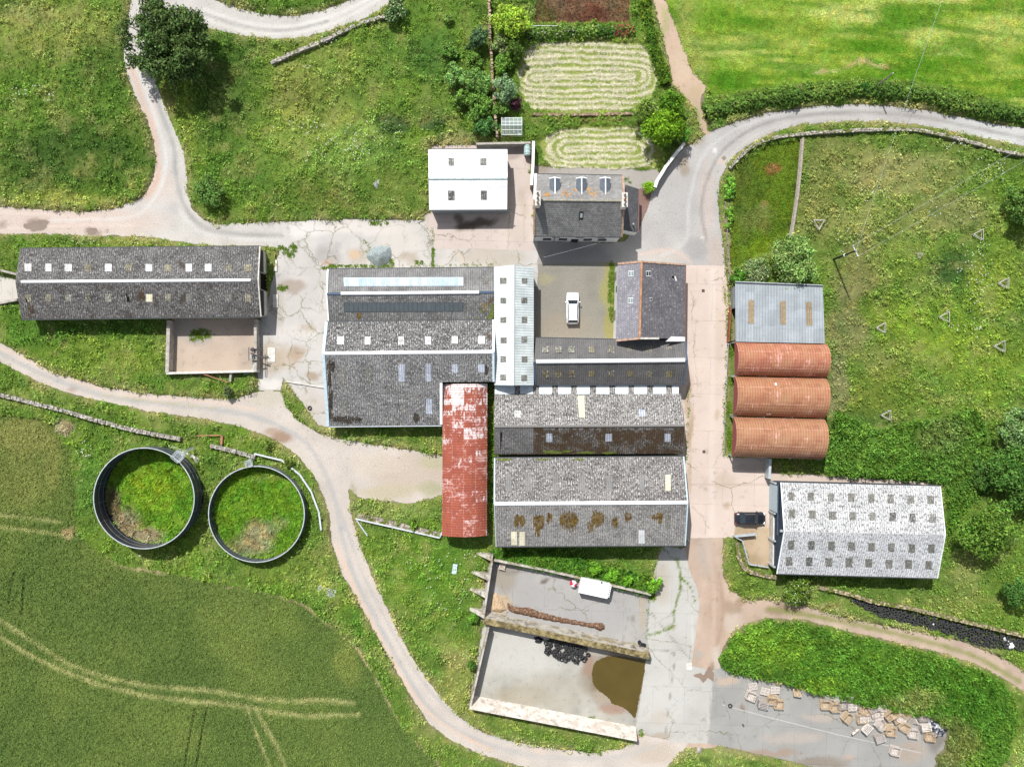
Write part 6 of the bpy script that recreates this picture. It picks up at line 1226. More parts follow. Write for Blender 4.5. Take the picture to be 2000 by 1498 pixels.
for a in [
    ('shrub', 'dark blue-green shrub on the west side of the garden wall, upper one of the row', 'bush', 935, 76, 1.75, 4.0, (76, 104, 66), 1700, 0.20, 1, None, (120, 148, 104)),
    ('shrub', 'mid green bush just below the dark blue-green shrub by the garden wall', 'bush', 930, 120, 1.6, 3.4, (88, 122, 52), 1500, 0.2, 2, None, (124, 156, 70)),
    ('shrub', 'round light-tipped bush furthest west of the garden wall row', 'bush', 887, 148, 1.75, 4.2, (104, 144, 72), 1700, 0.2, 3, None, (164, 194, 118)),
    ('shrub', 'light-tipped leafy bush close against the garden wall, halfway down', 'bush', 935, 160, 2.0, 4.4, (100, 140, 66), 2000, 0.2, 4, None, (160, 190, 110)),
    ('shrub', 'small bush below the round light-tipped bush, at the west edge of the thicket', 'bush', 900, 192, 1.35, 3.0, (100, 136, 58), 1200, 0.2, 5, None, (140, 170, 84)),
    ('shrub', 'broad green bush at the lower end of the thicket, above the white barn', 'bush', 936, 203, 2.3, 4.2, (94, 132, 56), 2600, 0.22, 6, None, (134, 166, 80)),
    ('shrub', 'silvery green tree straddling the garden wall above the purple bush', 'tree', 986, 172, 2.1, 4.6, (120, 150, 104), 2200, 0.18, 7, None, (176, 196, 156)),
    ('shrub', 'yellow-green spreading tree at the top corner of the mown garden', 'tree', 1000, 45, 2.9, 5.0, (150, 182, 62), 3000, 0.22, 8, None, (190, 212, 90)),
    ('shrub', 'pale olive bush under the yellow-green spreading tree', 'bush', 980, 88, 1.6, 3.2, (124, 140, 84), 1400, 0.18, 9, None, (150, 164, 110)),
    ('shrub', 'dark bush between the yellow-green tree and the mown oval', 'bush', 1004, 96, 1.6, 3.6, (72, 98, 42), 1500, 0.2, 10, None, (110, 132, 58)),
    ('shrub', 'green bush right of the garden wall, above the silvery tree', 'bush', 985, 124, 1.6, 3.0, (100, 140, 56), 1400, 0.2, 11, None, (140, 176, 80)),
    ('shrub', 'low green bush between the silvery tree and the greenhouse', 'bush', 976, 212, 1.4, 2.8, (98, 136, 60), 1200, 0.2, 12, None, (136, 168, 84)),
    ('shrub', 'dark round purple-leaved bush above the greenhouse', 'bush', 1007, 204, 1.1, 2.6, (76, 48, 58), 1100, 0.14, 13, None, (112, 74, 84)),
    ('shrub', 'dark green bush left of the greenhouse, behind the wall', 'bush', 948, 245, 1.7, 3.0, (78, 120, 62), 1600, 0.2, 14, None, (110, 150, 84)),
    ('shrub', 'small bush at the top left of the thicket among bracken', 'bush', 878, 100, 1.3, 2.4, (104, 146, 64), 1000, 0.2, 15, None, (140, 176, 86)),
    ('shrub', 'sparse green sapling on the meadow right of the white-flowering bush', 'bush', 876, 36, 0.8, 2.2, (120, 150, 74), 500, 0.18, 16, None, (176, 194, 110))]:
    tree(*a[:3], *a[3:11], group=GT, tip=a[12])
tree('flowering_bush', 'round dark bush with cream flower heads at the end of the dry stone wall', 'bush', 773, 19, 1.85, 3.2, (70, 104, 52), 2200, 0.18, 31, flowers=(0.22, (206, 214, 170)), lobes=26)
tree('garden_tree', 'bright green tree by the garden gate at the drive', 'tree', 1296, 252, 3.1, 6.5, (96, 138, 34), 4200, 0.2, 32, tip=(150, 184, 52), lobes=34, lobe_r=(0.2, 0.34))
tree('garden_tree', 'dull olive tree touching the lower right corner of the mown oval', 'tree', 1268, 212, 2.1, 4.8, (112, 138, 62), 1900, 0.19, 33, tip=(150, 174, 80), twigs=True)
tree('garden_tree', 'deep green tree standing behind the bright green garden tree', 'tree', 1312, 206, 2.3, 5.6, (74, 112, 34), 2400, 0.2, 34, tip=(124, 160, 48), lobes=26)
tree('garden_tree', 'ivy-green bush at the top end of the driveway wall', 'bush', 1328, 258, 1.6, 3.6, (80, 124, 46), 1500, 0.18, 35, tip=(112, 150, 64))
tree('elder_tree', 'pale green elder with bare twigs behind the zinc lean-to', 'tree', 1552, 512, 3.9, 5.4, (112, 142, 72), 5200, 0.22, 36, tip=(168, 190, 118), lobes=40, twigs=True, lobe_r=(0.2, 0.34))
tree('shrub', 'straggling grey-green shrub left of the elder tree', 'bush', 1478, 528, 2.4, 2.4, (112, 134, 78), 1700, 0.18, 37, tip=(164, 174, 128), twigs=True)
tree('shrub', 'bright green nettle bush along the lane wall, nearest the road', 'bush', 1426, 368, 0.85, 1.8, (112, 166, 58), 900, 0.2, 38, tip=(150, 200, 84), ry=2.0)
tree('shrub', 'green bush along the lane wall, below the brighter one', 'bush', 1425, 425, 0.9, 1.7, (104, 146, 52), 800, 0.18, 39, tip=(136, 176, 70), ry=2.0)
tree('shrub', 'dark green bush at the corner of the lane and the zinc lean-to', 'bush', 1442, 538, 1.4, 2.0, (84, 130, 48), 1000, 0.2, 40, tip=(120, 164, 64))
tree('hawthorn_bush', 'rounded hawthorn bush at the junction of the tracks, left of centre meadow', 'bush', 406, 372, 2.3, 3.8, (88, 124, 56), 2700, 0.19, 41, tip=(142, 168, 96), lobes=28)
GE = 'trees along the right-hand edge of the photo'
tree('edge_tree', 'dark tree cut off by the right edge, above the triangular guards', 'tree', 1998, 402, 2.8, 6.0, (80, 112, 50), 3000, 0.22, 42, tip=(130, 158, 80), group=GE)
tree('edge_tree', 'silver-tipped tree on the right edge, at the top of the dark copse', 'tree', 1992, 838, 3.0, 6.5, (100, 134, 70), 3000, 0.22, 43, tip=(160, 184, 126), group=GE)
tree('edge_tree', 'dark green tree in the middle of the copse at the right edge', 'tree', 1975, 915, 3.7, 7.5, (72, 110, 46), 4200, 0.23, 44, tip=(112, 148, 68), lobes=40, group=GE)
tree('edge_tree', 'broad round tree in front of the copse, right of the pale shed', 'tree', 1932, 1035, 4.3, 7.5, (88, 122, 46), 5600, 0.23, 45, tip=(132, 160, 70), lobes=52, group=GE, lobe_r=(0.18, 0.32))
tree('edge_tree', 'tree cut off by the right edge just below the silver-tipped tree', 'tree', 2010, 965, 3.0, 7.0, (74, 112, 48), 2600, 0.23, 46, tip=(116, 152, 70), group=GE)
tree('edge_tree', 'dark shrubby tree on the right edge below the broad round tree', 'tree', 1990, 1160, 2.4, 4.5, (66, 104, 46), 2600, 0.21, 47, tip=(104, 144, 68), group=GE)
tree('edge_tree', 'low scrubby tree at the left foot of the dark copse', 'bush', 1925, 930, 2.4, 3.2, (76, 110, 50), 2300, 0.21, 48, tip=(104, 136, 66), group=GE)
tree('edge_tree', 'tree beyond the silver-tipped one, at the edge of the paddock', 'bush', 1958, 1000, 1.8, 4.0, (70, 108, 48), 1700, 0.21, 49, tip=(104, 140, 66), group=GE)
tree('flowering_bush', 'dome-shaped bush with white flowers below the pale shed', 'bush', 1561, 1151, 2.6, 3.4, (96, 122, 42), 3600, 0.16, 50, flowers=(0.08, (230, 228, 214)), lobes=44, lobe_r=(0.18, 0.3))
tree('topiary_bush', 'small clipped bright green bush at the farmhouse corner', 'bush', 1268, 365, 1.05, 2.0, (120, 166, 44), 1500, 0.11, 51, tip=(170, 204, 60), lobes=24, lobe_r=(0.3, 0.5))
GW = 'self-sown bushes on the silage clamp bank'
for k, (x, y, r, l) in enumerate(((1163, 1113, 1.0, 'left one of the bright bushes on the bank above the white trailer'), (1196, 1123, 1.1, 'middle bright bush on the bank above the white trailer'), (1277, 1141, 1.25, 'bushy green sapling at the right end of the silage clamp wall'), (1225, 1133, 0.8, 'smallest green bush on the silage clamp bank, between two larger ones'))):
    tree('sapling', l, 'bush', x, y, r, 2.4, (96, 146, 40), 900, 0.2, 60 + k, GW, tip=(142, 190, 64))
for k, (x, y, r, l, c) in enumerate(((806, 1024, 0.75, 'small round shrub growing on the rubble wall beside the white guard rail', (110, 144, 52)), (922, 1298, 0.8, 'dark shrub against the outside of the lower silage wall', (84, 120, 50)), (926, 1207, 0.9, 'leafy shrub at the foot of the fourth concrete buttress', (96, 140, 50)), (518, 868, 0.9, 'low olive bush at the edge of the drive behind the right-hand tank', (110, 130, 56)), (566, 904, 0.9, 'low olive bush beside the guard rail of the right-hand tank', (110, 130, 56)), (414, 997, 0.45, 'tiny bush growing inside the left rim of the right-hand tank', (96, 128, 62)), (444, 765, 0.9, 'dark bush at the end of the fallen orange pole', (92, 104, 66)), (1690, 170, 0.9, 'dark green holly standing in the road hedge', (60, 100, 40)))):
    tree('shrub', l, 'bush', x, y, r, 1.8, c, 600, 0.17, 80 + k)
def hedge(name, label, pts, wd, ht, col, dens, leaf, seed, tip=None, flowers=None, cat='hedge'):
    rnd = np.random.RandomState(seed); pts = smooth_line([tuple(P(x, y, 0)[:2]) for x, y in pts], 0.5); a = np.array(pts)
    root = thing(name, label, cat, (a[:, 0].mean(), a[:, 1].mean(), 0)); seg = np.hypot(*np.diff(a, axis=0).T); cum = np.r_[0, np.cumsum(seg)]; Ls = cum[-1]
    n = int(dens * Ls * (wd + ht)); s = rnd.uniform(0, Ls, n); x = np.interp(s, cum, a[:, 0]); y = np.interp(s, cum, a[:, 1])
    dx = np.interp(s, cum, np.gradient(a[:, 0], cum)); dy = np.interp(s, cum, np.gradient(a[:, 1], cum)); th = rnd.uniform(-0.15, np.pi + 0.15, n)
    k = (0.75 + 0.5 * vnoise(s, s * 0 + seed, 1.3, seed)) * (0.82 + 0.36 * vnoise(s, th * 2.0, 0.5, seed + 1)) * rnd.uniform(0.7, 1.05, n)
    off = np.cos(th) * wd / 2 * k; z = np.maximum(0.06, np.sin(th) * ht * k); X = x - dy * off; Y = y + dx * off
    Pn = np.column_stack([X, Y, z]); D = np.column_stack([-dy * np.cos(th), dx * np.cos(th), np.sin(th)])
    cl = np.tile(srgb(*col) * 1.6, (n, 1)) * (0.75 + 0.5 * vnoise(X, Y, 0.9, seed))[:, None]
    if tip: w_ = np.clip(rnd.uniform(-0.6, 1, (n, 1)), 0, 1) * np.clip(vnoise(X, Y, 2.2, seed + 3) * 2 - .5, 0, 1)[:, None]; cl = cl * (1 - w_) + srgb(*tip) * 1.6 * w_
    for fc, fr, x0, x1 in (flowers or []):
        f = (rnd.uniform(0, 1, n) < fr) & (X > P(x0, 0).x) & (X < P(x1, 0).x); cl[f] = srgb(*fc)
    V, cc = leafcloud(Pn, D, leaf, cl, rnd); link_mesh('foliage', np_mesh('foliage', V, 4, cc, LEAFM, ORG[root]), root)
    mb = MB(); st = a[::2]
    def ring(i):
        j = min(i + 1, len(st) - 1); h_ = max(0, j - 1); d = st[j] - st[h_]; d = d / (np.hypot(*d) + 1e-9); nx_, ny_ = -d[1], d[0]
        return [Vector((st[i][0] + nx_ * wd * f, st[i][1] + ny_ * wd * f, z)) for f, z in ((-.3, 0), (-.24, ht * .55), (0, ht * .68), (.24, ht * .55), (.3, 0))]
    mb.loft([ring(i) for i in range(len(st))]); mb.build('stems', plain('hedge_stems', (0.03, 0.035, 0.018), 0.95, 0.02), root); return root
hedge('hedge', 'dark clipped hedge between the mown garden and the soil path', [(1255, -30), (1259, 20), (1270, 70), (1283, 120), (1300, 168)], 1.7, 1.5, (72, 104, 34), 95, 0.17, 3, (140, 150, 44))
hedge('hedge', 'long curving field hedge along the outside of the road, top right', [(1375, 226), (1420, 212), (1480, 202), (1540, 194), (1600, 186), (1660, 181), (1720, 181), (1780, 186), (1840, 200), (1900, 216), (1960, 226), (2060, 240)], 2.3, 1.7, (82, 112, 48), 80, 0.19, 4, (130, 152, 68))
hedge('hedge', 'narrow inner hedge row beside the bright field, above the curving hedge', [(1390, 205), (1440, 196), (1500, 182), (1560, 176), (1640, 168)], 1.0, 0.9, (92, 124, 50), 80, 0.18, 5, (140, 160, 70))
hedge('flower_border', 'flower border with red roses across the top of the mown garden', [(1030, 72), (1070, 68), (1120, 66), (1180, 66), (1238, 62)], 1.9, 1.3, (78, 112, 46), 85, 0.17, 6, (150, 176, 76), [((196, 84, 96), 0.35, 1200, 1242), ((214, 206, 190), 0.08, 1030, 1120), ((206, 208, 150), 0.06, 1120, 1200)], 'flower border')
hedge('shrub_row', 'low row of shrubs and red-brown soil between the two mown lawns', [(1045, 236), (1080, 240), (1130, 238), (1190, 236), (1240, 232)], 0.9, 0.6, (110, 132, 60), 45, 0.16, 7, (150, 104, 84), None, 'shrubs')

# ================================================================ walls, fences, rails
def stone_wall(name, label, pts, h, wd, col, seed, cat='wall', moss=0.0, step=0.32):
    rnd = random.Random(seed); q = [P(x, y, 0) for x, y in smooth_line(pts, 6)]; mb = MB()
    run = [0.0]
    for a, b in zip(q[:-1], q[1:]): run.append(run[-1] + (b - a).length)
    s = 0.0; i = 0
    while s < run[-1]:
        while i < len(run) - 2 and run[i + 1] < s: i += 1
        t = (s - run[i]) / max(1e-6, run[i + 1] - run[i]); p = q[i].lerp(q[i + 1], min(1, t)); d = (q[i + 1] - q[i]).normalized(); n = Vector((-d.y, d.x, 0)); ang = math.atan2(d.y, d.x)
        hh = h * rnd.uniform(0.88, 1.08)
        mb.box((p.x, p.y, hh * 0.42), (step * 1.05, wd * 0.92, hh * 0.84), ang, 0)
        k = 2 if wd > 0.4 else 1
        for j in range(k):
            o = n * (wd * (0.25 if k == 2 else 0) * (1 if j else -1)) + n * rnd.uniform(-.05, .05); sz = rnd.uniform(.75, 1.15)
            mb.box((p.x + o.x + rnd.uniform(-.06, .06), p.y + o.y, hh * 0.86 + rnd.uniform(-.02, .04)), (step * sz, wd * (0.5 if k == 2 else 0.95) * rnd.uniform(.8, 1.1), 0.22), ang + rnd.uniform(-.3, .3), rnd.choice([0, 0, 1]) if rnd.random() > moss else 2)
        s += step * 0.9
    mats = [plain(name + '_stone', col, 0.95, 0.05, var=0.35, scale=3), plain(name + '_pale_stone', tuple(min(1, c * 1.5) for c in col), 0.95, 0.05, var=0.25, scale=3), M['moss_green']]
    return tag(mb.build(name, mats), label, cat)
STN = (0.27, 0.25, 0.22)
stone_wall('dry_stone_wall', 'dry stone wall running diagonally below the top track', [(535, 127), (580, 107), (640, 82), (700, 54), (757, 36)], 1.0, 0.5, STN, 1, moss=0.15)
stone_wall('dry_stone_wall', 'long dry stone wall between the drive and the crop field, at the left edge', [(-30, 762), (60, 784), (120, 799), (200, 822), (280, 842), (358, 857)], 1.1, 0.55, STN, 2, moss=0.1)
stone_wall('dry_stone_wall', 'short dry stone wall ending at the guard rail of the right-hand tank', [(417, 870), (460, 880), (500, 891)], 1.1, 0.55, STN, 3)
stone_wall('dry_stone_wall', 'broken rubble wall beside the white guard rail south of the gravel apron', [(704, 1006), (760, 1019), (820, 1034), (860, 1043)], 0.8, 0.8, (0.24, 0.21, 0.17), 4, moss=0.25)
stone_wall('dry_stone_wall', 'moss-topped retaining wall behind the long bank of tyres', [(1596, 1144), (1650, 1156), (1700, 1171), (1780, 1186), (1850, 1203), (1920, 1220), (2060, 1254)], 1.3, 0.5, (0.26, 0.22, 0.14), 5, moss=0.35)
stone_wall('dry_stone_wall', 'curved mossy wall around the parking bay by the black car', [(1437, 1060), (1440, 1085), (1452, 1108), (1480, 1119), (1518, 1126)], 0.9, 0.6, (0.22, 0.18, 0.12), 6, moss=0.4)
stone_wall('dry_stone_wall', 'curving grey dyke along the inside of the road round the right-hand paddock', [(1424, 330), (1440, 312), (1470, 288), (1510, 273), (1570, 265), (1640, 260), (1720, 257), (1780, 258), (1840, 268), (1900, 284), (1960, 300), (2060, 318)], 1.0, 0.45, (0.27, 0.25, 0.21), 7, moss=0.2)
stone_wall('garden_wall', 'old brick and stone wall down the west side of the garden', [(955, -30), (957, 60), (961, 130), (962, 160), (967, 225), (972, 275)], 1.9, 0.35, (0.30, 0.22, 0.16), 8, moss=0.2)
stone_wall('garden_wall', 'low stone terrace wall below the mown oval', [(1040, 226), (1120, 227), (1240, 225)], 0.7, 0.4, (0.24, 0.17, 0.12), 9, moss=0.1)
def plain_wall(name, label, pts, h, wb, wt, mat, cat='wall', topmat=None, lean=0.0, cap=0.0):
    """cast wall along pts (pixels of the top edge as seen), wb wide at the foot and wt at the top"""
    q = [P(x, y, h) for x, y in pts]; mb = MB(); rings = []
    for i, p in enumerate(q):
        d = (q[min(i + 1, len(q) - 1)] - q[max(0, i - 1)]).normalized(); n = Vector((-d.y, d.x, 0))
        rings.append([Vector((p.x, p.y, 0)) + n * (wb / 2 + lean), Vector((p.x, p.y, h)) + n * wt / 2, Vector((p.x, p.y, h)) - n * wt / 2, Vector((p.x, p.y, 0)) - n * (wb / 2 - lean)])
    mb.loft(rings); o = mb.build(name, mat); tag(o, label, cat)
    if cap:
        cm = MB(); cm.loft([[r[1] + (r[1] - r[2]).normalized() * .05 + Vector((0, 0, 0.003)), r[1] + (r[1] - r[2]).normalized() * .05 + Vector((0, 0, cap)), r[2] - (r[1] - r[2]).normalized() * .05 + Vector((0, 0, cap)), r[2] - (r[1] - r[2]).normalized() * .05 + Vector((0, 0, 0.003))] for r in rings])
        cm.build('coping', topmat, o)
    return o
def stained(name, a, b, c):
    N = NT(name, 0.92, 0.08); p = N.pos(); f = N.noise(p, 1.1, 6, 0.72); g = N.noise(p, 0.5, 3)
    N.color(N.mix(N.mask(g, 0.5, 0.7), N.ramp(f, [(0.36, b), (0.5, a), (0.66, tuple(min(1, v * 1.2) for v in a))]), c)); N.bump(f, 0.4, 0.05); return N.mat
M['clamp'] = stained('stained_clamp_concrete', (0.40, 0.37, 0.32), (0.13, 0.115, 0.09), (0.24, 0.19, 0.10))
M['clamp_pale'] = stained('pale_clamp_concrete', (0.58, 0.53, 0.47), (0.34, 0.29, 0.24), (0.48, 0.42, 0.36))
GSW = 'silage clamp walls'
plain_wall('clamp_wall', 'thin stained wall on the left side of the upper silage clamp', [(961, 1095), (944, 1207)], 2.3, 0.35, 0.28, M['clamp'])
plain_wall('clamp_wall', 'thin weedy wall along the top of the upper silage clamp', [(961, 1093), (1060, 1112), (1160, 1135), (1272, 1161)], 1.5, 0.4, 0.3, M['clamp'])
plain_wall('clamp_wall', 'thick mossy wall between the two silage clamps', [(944, 1212), (1040, 1232), (1150, 1256), (1268, 1281)], 2.3, 1.5, 0.75, M['clamp'], topmat=plain('mossy_top', (0.2, 0.16, 0.08), 0.95, 0.05, var=0.6, scale=1.5), cap=0.05)
plain_wall('clamp_wall', 'thin wall on the left side of the lower silage clamp', [(954, 1226), (937, 1300), (919, 1378)], 2.3, 0.32, 0.26, M['clamp'])
plain_wall('clamp_wall', 'pale sloping wall along the bottom of the lower silage clamp', [(917, 1382), (1000, 1398), (1120, 1421), (1244, 1445)], 2.3, 1.3, 0.35, M['clamp_pale'], lean=0.35)
for k, (a, b_, w_) in enumerate((((929, 1079), (962, 1091), 'topmost'), ((921, 1117), (956, 1129), 'second'), ((916, 1149), (950, 1163), 'third'), ((911, 1186), (944, 1201), 'lowest'))):
    A, B = P(*a, 0.3), P(*b_, 2.1); d = (B - A); d.z = 0; d.normalize(); n = Vector((-d.y, d.x, 0)); mb = MB()
    g0 = lambda p, wd, z: [Vector((p.x, p.y, 0)) - n * wd, Vector((p.x, p.y, 0)) + n * wd, Vector((p.x, p.y, z)) + n * wd * .8, Vector((p.x, p.y, z)) - n * wd * .8]
    mb.loft([g0(A, .18, .35), g0(B, .5, 2.1)]); tag(mb.build('concrete_buttress', M['clamp']), w_ + ' of the four sloping concrete buttresses left of the upper silage clamp', 'buttress', 'buttresses of the silage clamp')
plain_wall('pen_wall', 'thick concrete wall on the left of the empty pen', [(329, 626), (326, 727)], 1.6, 0.55, 0.5, M['concrete'])
plain_wall('pen_wall', 'concrete wall on the right of the empty pen, by the pipework', [(498.5, 624), (498.5, 726)], 1.6, 0.45, 0.4, M['concrete'])
plain_wall('pen_wall', 'pale-topped wall along the bottom of the empty pen', [(324, 729), (502, 724.5)], 1.5, 0.4, 0.32, M['pale_concrete'])
plain_wall('ramp_wall', 'low parapet on the upper side of the ramp at the left edge', [(-30, 523), (0, 528), (32, 536)], 1.2, 0.35, 0.3, M['concrete'])
plain_wall('ramp_wall', 'low parapet on the lower side of the ramp at the left edge', [(-30, 598), (0, 592), (33, 585)], 1.0, 0.35, 0.3, M['concrete'])
plain_wall('yard_wall', 'white-topped wall between the oil tank and the garden', [(1042, 276), (1041, 320), (1038, 362)], 2.2, 0.35, 0.3, M['sandstone'], topmat=M['render_white'], cap=0.06)
plain_wall('yard_wall', 'low dark stone wall behind the white barn, below the thicket', [(930, 281), (980, 280), (1036, 279)], 1.6, 0.35, 0.3, M['concrete'])
plain_wall('drive_wall', 'curved pale coped wall along the farmhouse drive', [(1337, 280), (1318, 303), (1300, 326), (1293, 338), (1284, 352), (1279, 366)], 1.5, 0.4, 0.35, M['pale_concrete'], topmat=M['render_white'], cap=0.05)
plain_wall('yard_kerb', 'low kerb wall across the triangular slab by the wide shed', [(556, 745), (600, 752), (636, 758)], 0.25, 0.14, 0.12, M['pale_concrete'])
plain_wall('yard_stub_wall', 'short grey wall joining the hay barns to the pale shed', [(1505, 896), (1503, 935)], 1.9, 0.4, 0.35, M['galv'])
def rails(name, label, pts, h, rail, mat, cat, pgap=2.0, nrail=1, post=0.1, rw=0.1, rh=0.28, cap=None, dense=6.0):
    q = [P(x, y, h) for x, y in smooth_line(pts, dense)] if dense else [P(x, y, h) for x, y in pts]
    root = thing(name, label, cat, (q[0].x, q[0].y, 0)); acc = 0.0; k = 0
    for j in range(nrail):
        mb = MB(); z = h * (1 - j / max(1, nrail)) 
        for a, b_ in zip(q[:-1], q[1:]): mb.bar((a.x, a.y, z), (b_.x, b_.y, z), rw, rh)
        mb.build('rail', mat, root)
    run = 0.0; nxt = 0.0
    for a, b_ in zip(q[:-1], q[1:]):
        L = (b_ - a).length
        while nxt <= run + L:
            p = a.lerp(b_, (nxt - run) / max(L, 1e-6)); pm = MB(); pm.box((p.x, p.y, (h + .1) / 2), (post, post, h + .1)); pm.build('post', rail, root); nxt += pgap
        run += L
    return root
rails('guard_rail', 'white guard rail bending round the right-hand tank', [(497, 886), (551, 899), (586, 927), (608, 960), (623, 1000), (627.5, 1035)], 0.85, M['galv'], M['rail_white'], 'guard rail', 3.2, 1, 0.12, 0.22, 0.3, dense=0)
rails('guard_rail', 'white guard rail beside the rubble wall, running to the red barrel barn', [(695, 1013), (735, 1022), (797, 1036), (858, 1050), (864, 1039)], 0.8, M['galv'], M['rail_white'], 'guard rail', 3.2, 1, 0.12, 0.2, 0.3, dense=0)
rails('guard_rail', 'short grey rail slanting down to the right at the bend of the drive', [(697, 1016), (718, 1046)], 0.7, M['galv'], M['galv'], 'guard rail', 2.4, 1, 0.1, 0.16, 0.25, dense=0)
rails('guard_rail', 'galvanised rail around the parking bay below the black car', [(1434, 1048), (1450, 1056), (1463, 1102), (1501, 1108)], 0.9, M['galv'], M['galv'], 'guard rail', 2.0, 2, 0.1, 0.12, 0.2, dense=0)
rails('field_gate', 'open galvanised gate beside the black car', [(1436, 1048), (1477, 1044)], 1.1, M['galv'], M['galv'], 'gate', 2.9, 5, 0.08, 0.2, 0.06, dense=0)
rails('paddock_fence', 'weathered rail fence between the mossy lawn and the rough paddock', [(1569, 270), (1563, 340), (1556, 400), (1546, 462)], 1.2, M['timber'], M['timber'], 'fence', 1.8, 3, 0.14, 0.3, 0.12)
rails('lane_fence', 'thin post and wire fence along the edge of the lane, by the bushes', [(1417, 395), (1421, 450), (1425, 520), (1425, 548)], 1.1, M['timber'], M['timber'], 'fence', 2.0, 2, 0.12, 0.06, 0.06)
rails('garden_fence', 'thin pale wire fence above the flower border', [(1034, 51), (1070, 51), (1105, 52)], 1.0, M['timber'], M['galv'], 'fence', 1.6, 2, 0.08, 0.05, 0.05)
rails('hay_barn_rail', 'low rail along the lane in front of the hay barns', [(1423, 672), (1418, 760), (1414, 890)], 0.7, M['galv'], M['galv'], 'rail', 5.6, 1, 0.14, 0.05, 0.05)
# field gate laid in the grass
c = P(638, 1156, 0.45); root = thing('lifted_gate', 'white metal gate lying in the grass beside the drive and crop', 'gate', (c.x, c.y, 0)); mb = MB(); ang = math.radians(-16); u = Vector((math.cos(ang), math.sin(ang), 0)); v_ = Vector((-math.sin(ang), math.cos(ang), 0.25)).normalized()
for j in range(7): mb.bar(c - u * 1.25 + v_ * (j - 3) * 0.2, c + u * 1.25 + v_ * (j - 3) * 0.2, 0.06, 0.05)
mb.build('bars', M['rail_white'], root); mb = MB()
for s in (-1.25, 0.35, 1.25): mb.bar(c + u * s - v_ * 0.66 + Vector((0, 0, .03)), c + u * s + v_ * 0.66 + Vector((0, 0, .03)), 0.07, 0.06)
mb.build('uprights', M['rail_white'], root)
# triangular tree guards
def guard(px, py, rot, side, label, proto=None):
    pass
GG = 'triangular tree guards in the rough paddock'
pr = None; M['guard_timber'] = plain('weathered_guard_timber', (0.40, 0.37, 0.33), 0.9, var=0.3, scale=5)
for px, py, rot, sc, lab in ((1600, 436, -90, 1.0, 'triangular timber tree guard nearest the mossy lawn, pointing down'), (1914, 458, 180, 0.95, 'triangular tree guard with a broken corner, highest at the right'), (1964, 553, 180, 0.95, 'triangular tree guard at the right, halfway down the paddock'), (1848, 619, 180, 0.95, 'triangular tree guard in the middle of the paddock, below the dark nettle patch'), (1724, 640, 180, 0.9, 'triangular tree guard nearest the zinc lean-to, half hidden by grass'), (1956, 676, 180, 1.0, 'thick-railed triangular tree guard at the lower right of the paddock'), (1734, 811, 180, 0.9, 'faint triangular tree guard right of the hay barns'), (1797, 498, 150, 0.5, 'small collapsed tree guard left of the dark nettle patch')):
    c = P(px, py, 1.0)
    if pr is None:
        pr = thing('tree_guard', lab, 'tree guard', (c.x, c.y, 0), GG); R_ = 0.92
        cs = [Vector((c.x + R_ * math.cos(2 * math.pi * i / 3), c.y + R_ * math.sin(2 * math.pi * i / 3), 0)) for i in range(3)]
        for i in range(3):
            m_ = MB(); m_.box((cs[i].x, cs[i].y, 0.55), (0.1, 0.1, 1.1)); m_.build('post', M['guard_timber'], pr)
            m_ = MB()
            for z in (1.06, 0.6): m_.bar(cs[i] + Vector((0, 0, z)), cs[(i + 1) % 3] + Vector((0, 0, z)), 0.075, 0.06)
            m_.build('rail', M['guard_timber'], pr)
        o = pr
    else:
        o = copy_tree(pr); o['label'] = lab
    o.location = (c.x, c.y, 0); o.rotation_euler = (0, 0, R(rot)); o.scale = (sc, sc, 1)

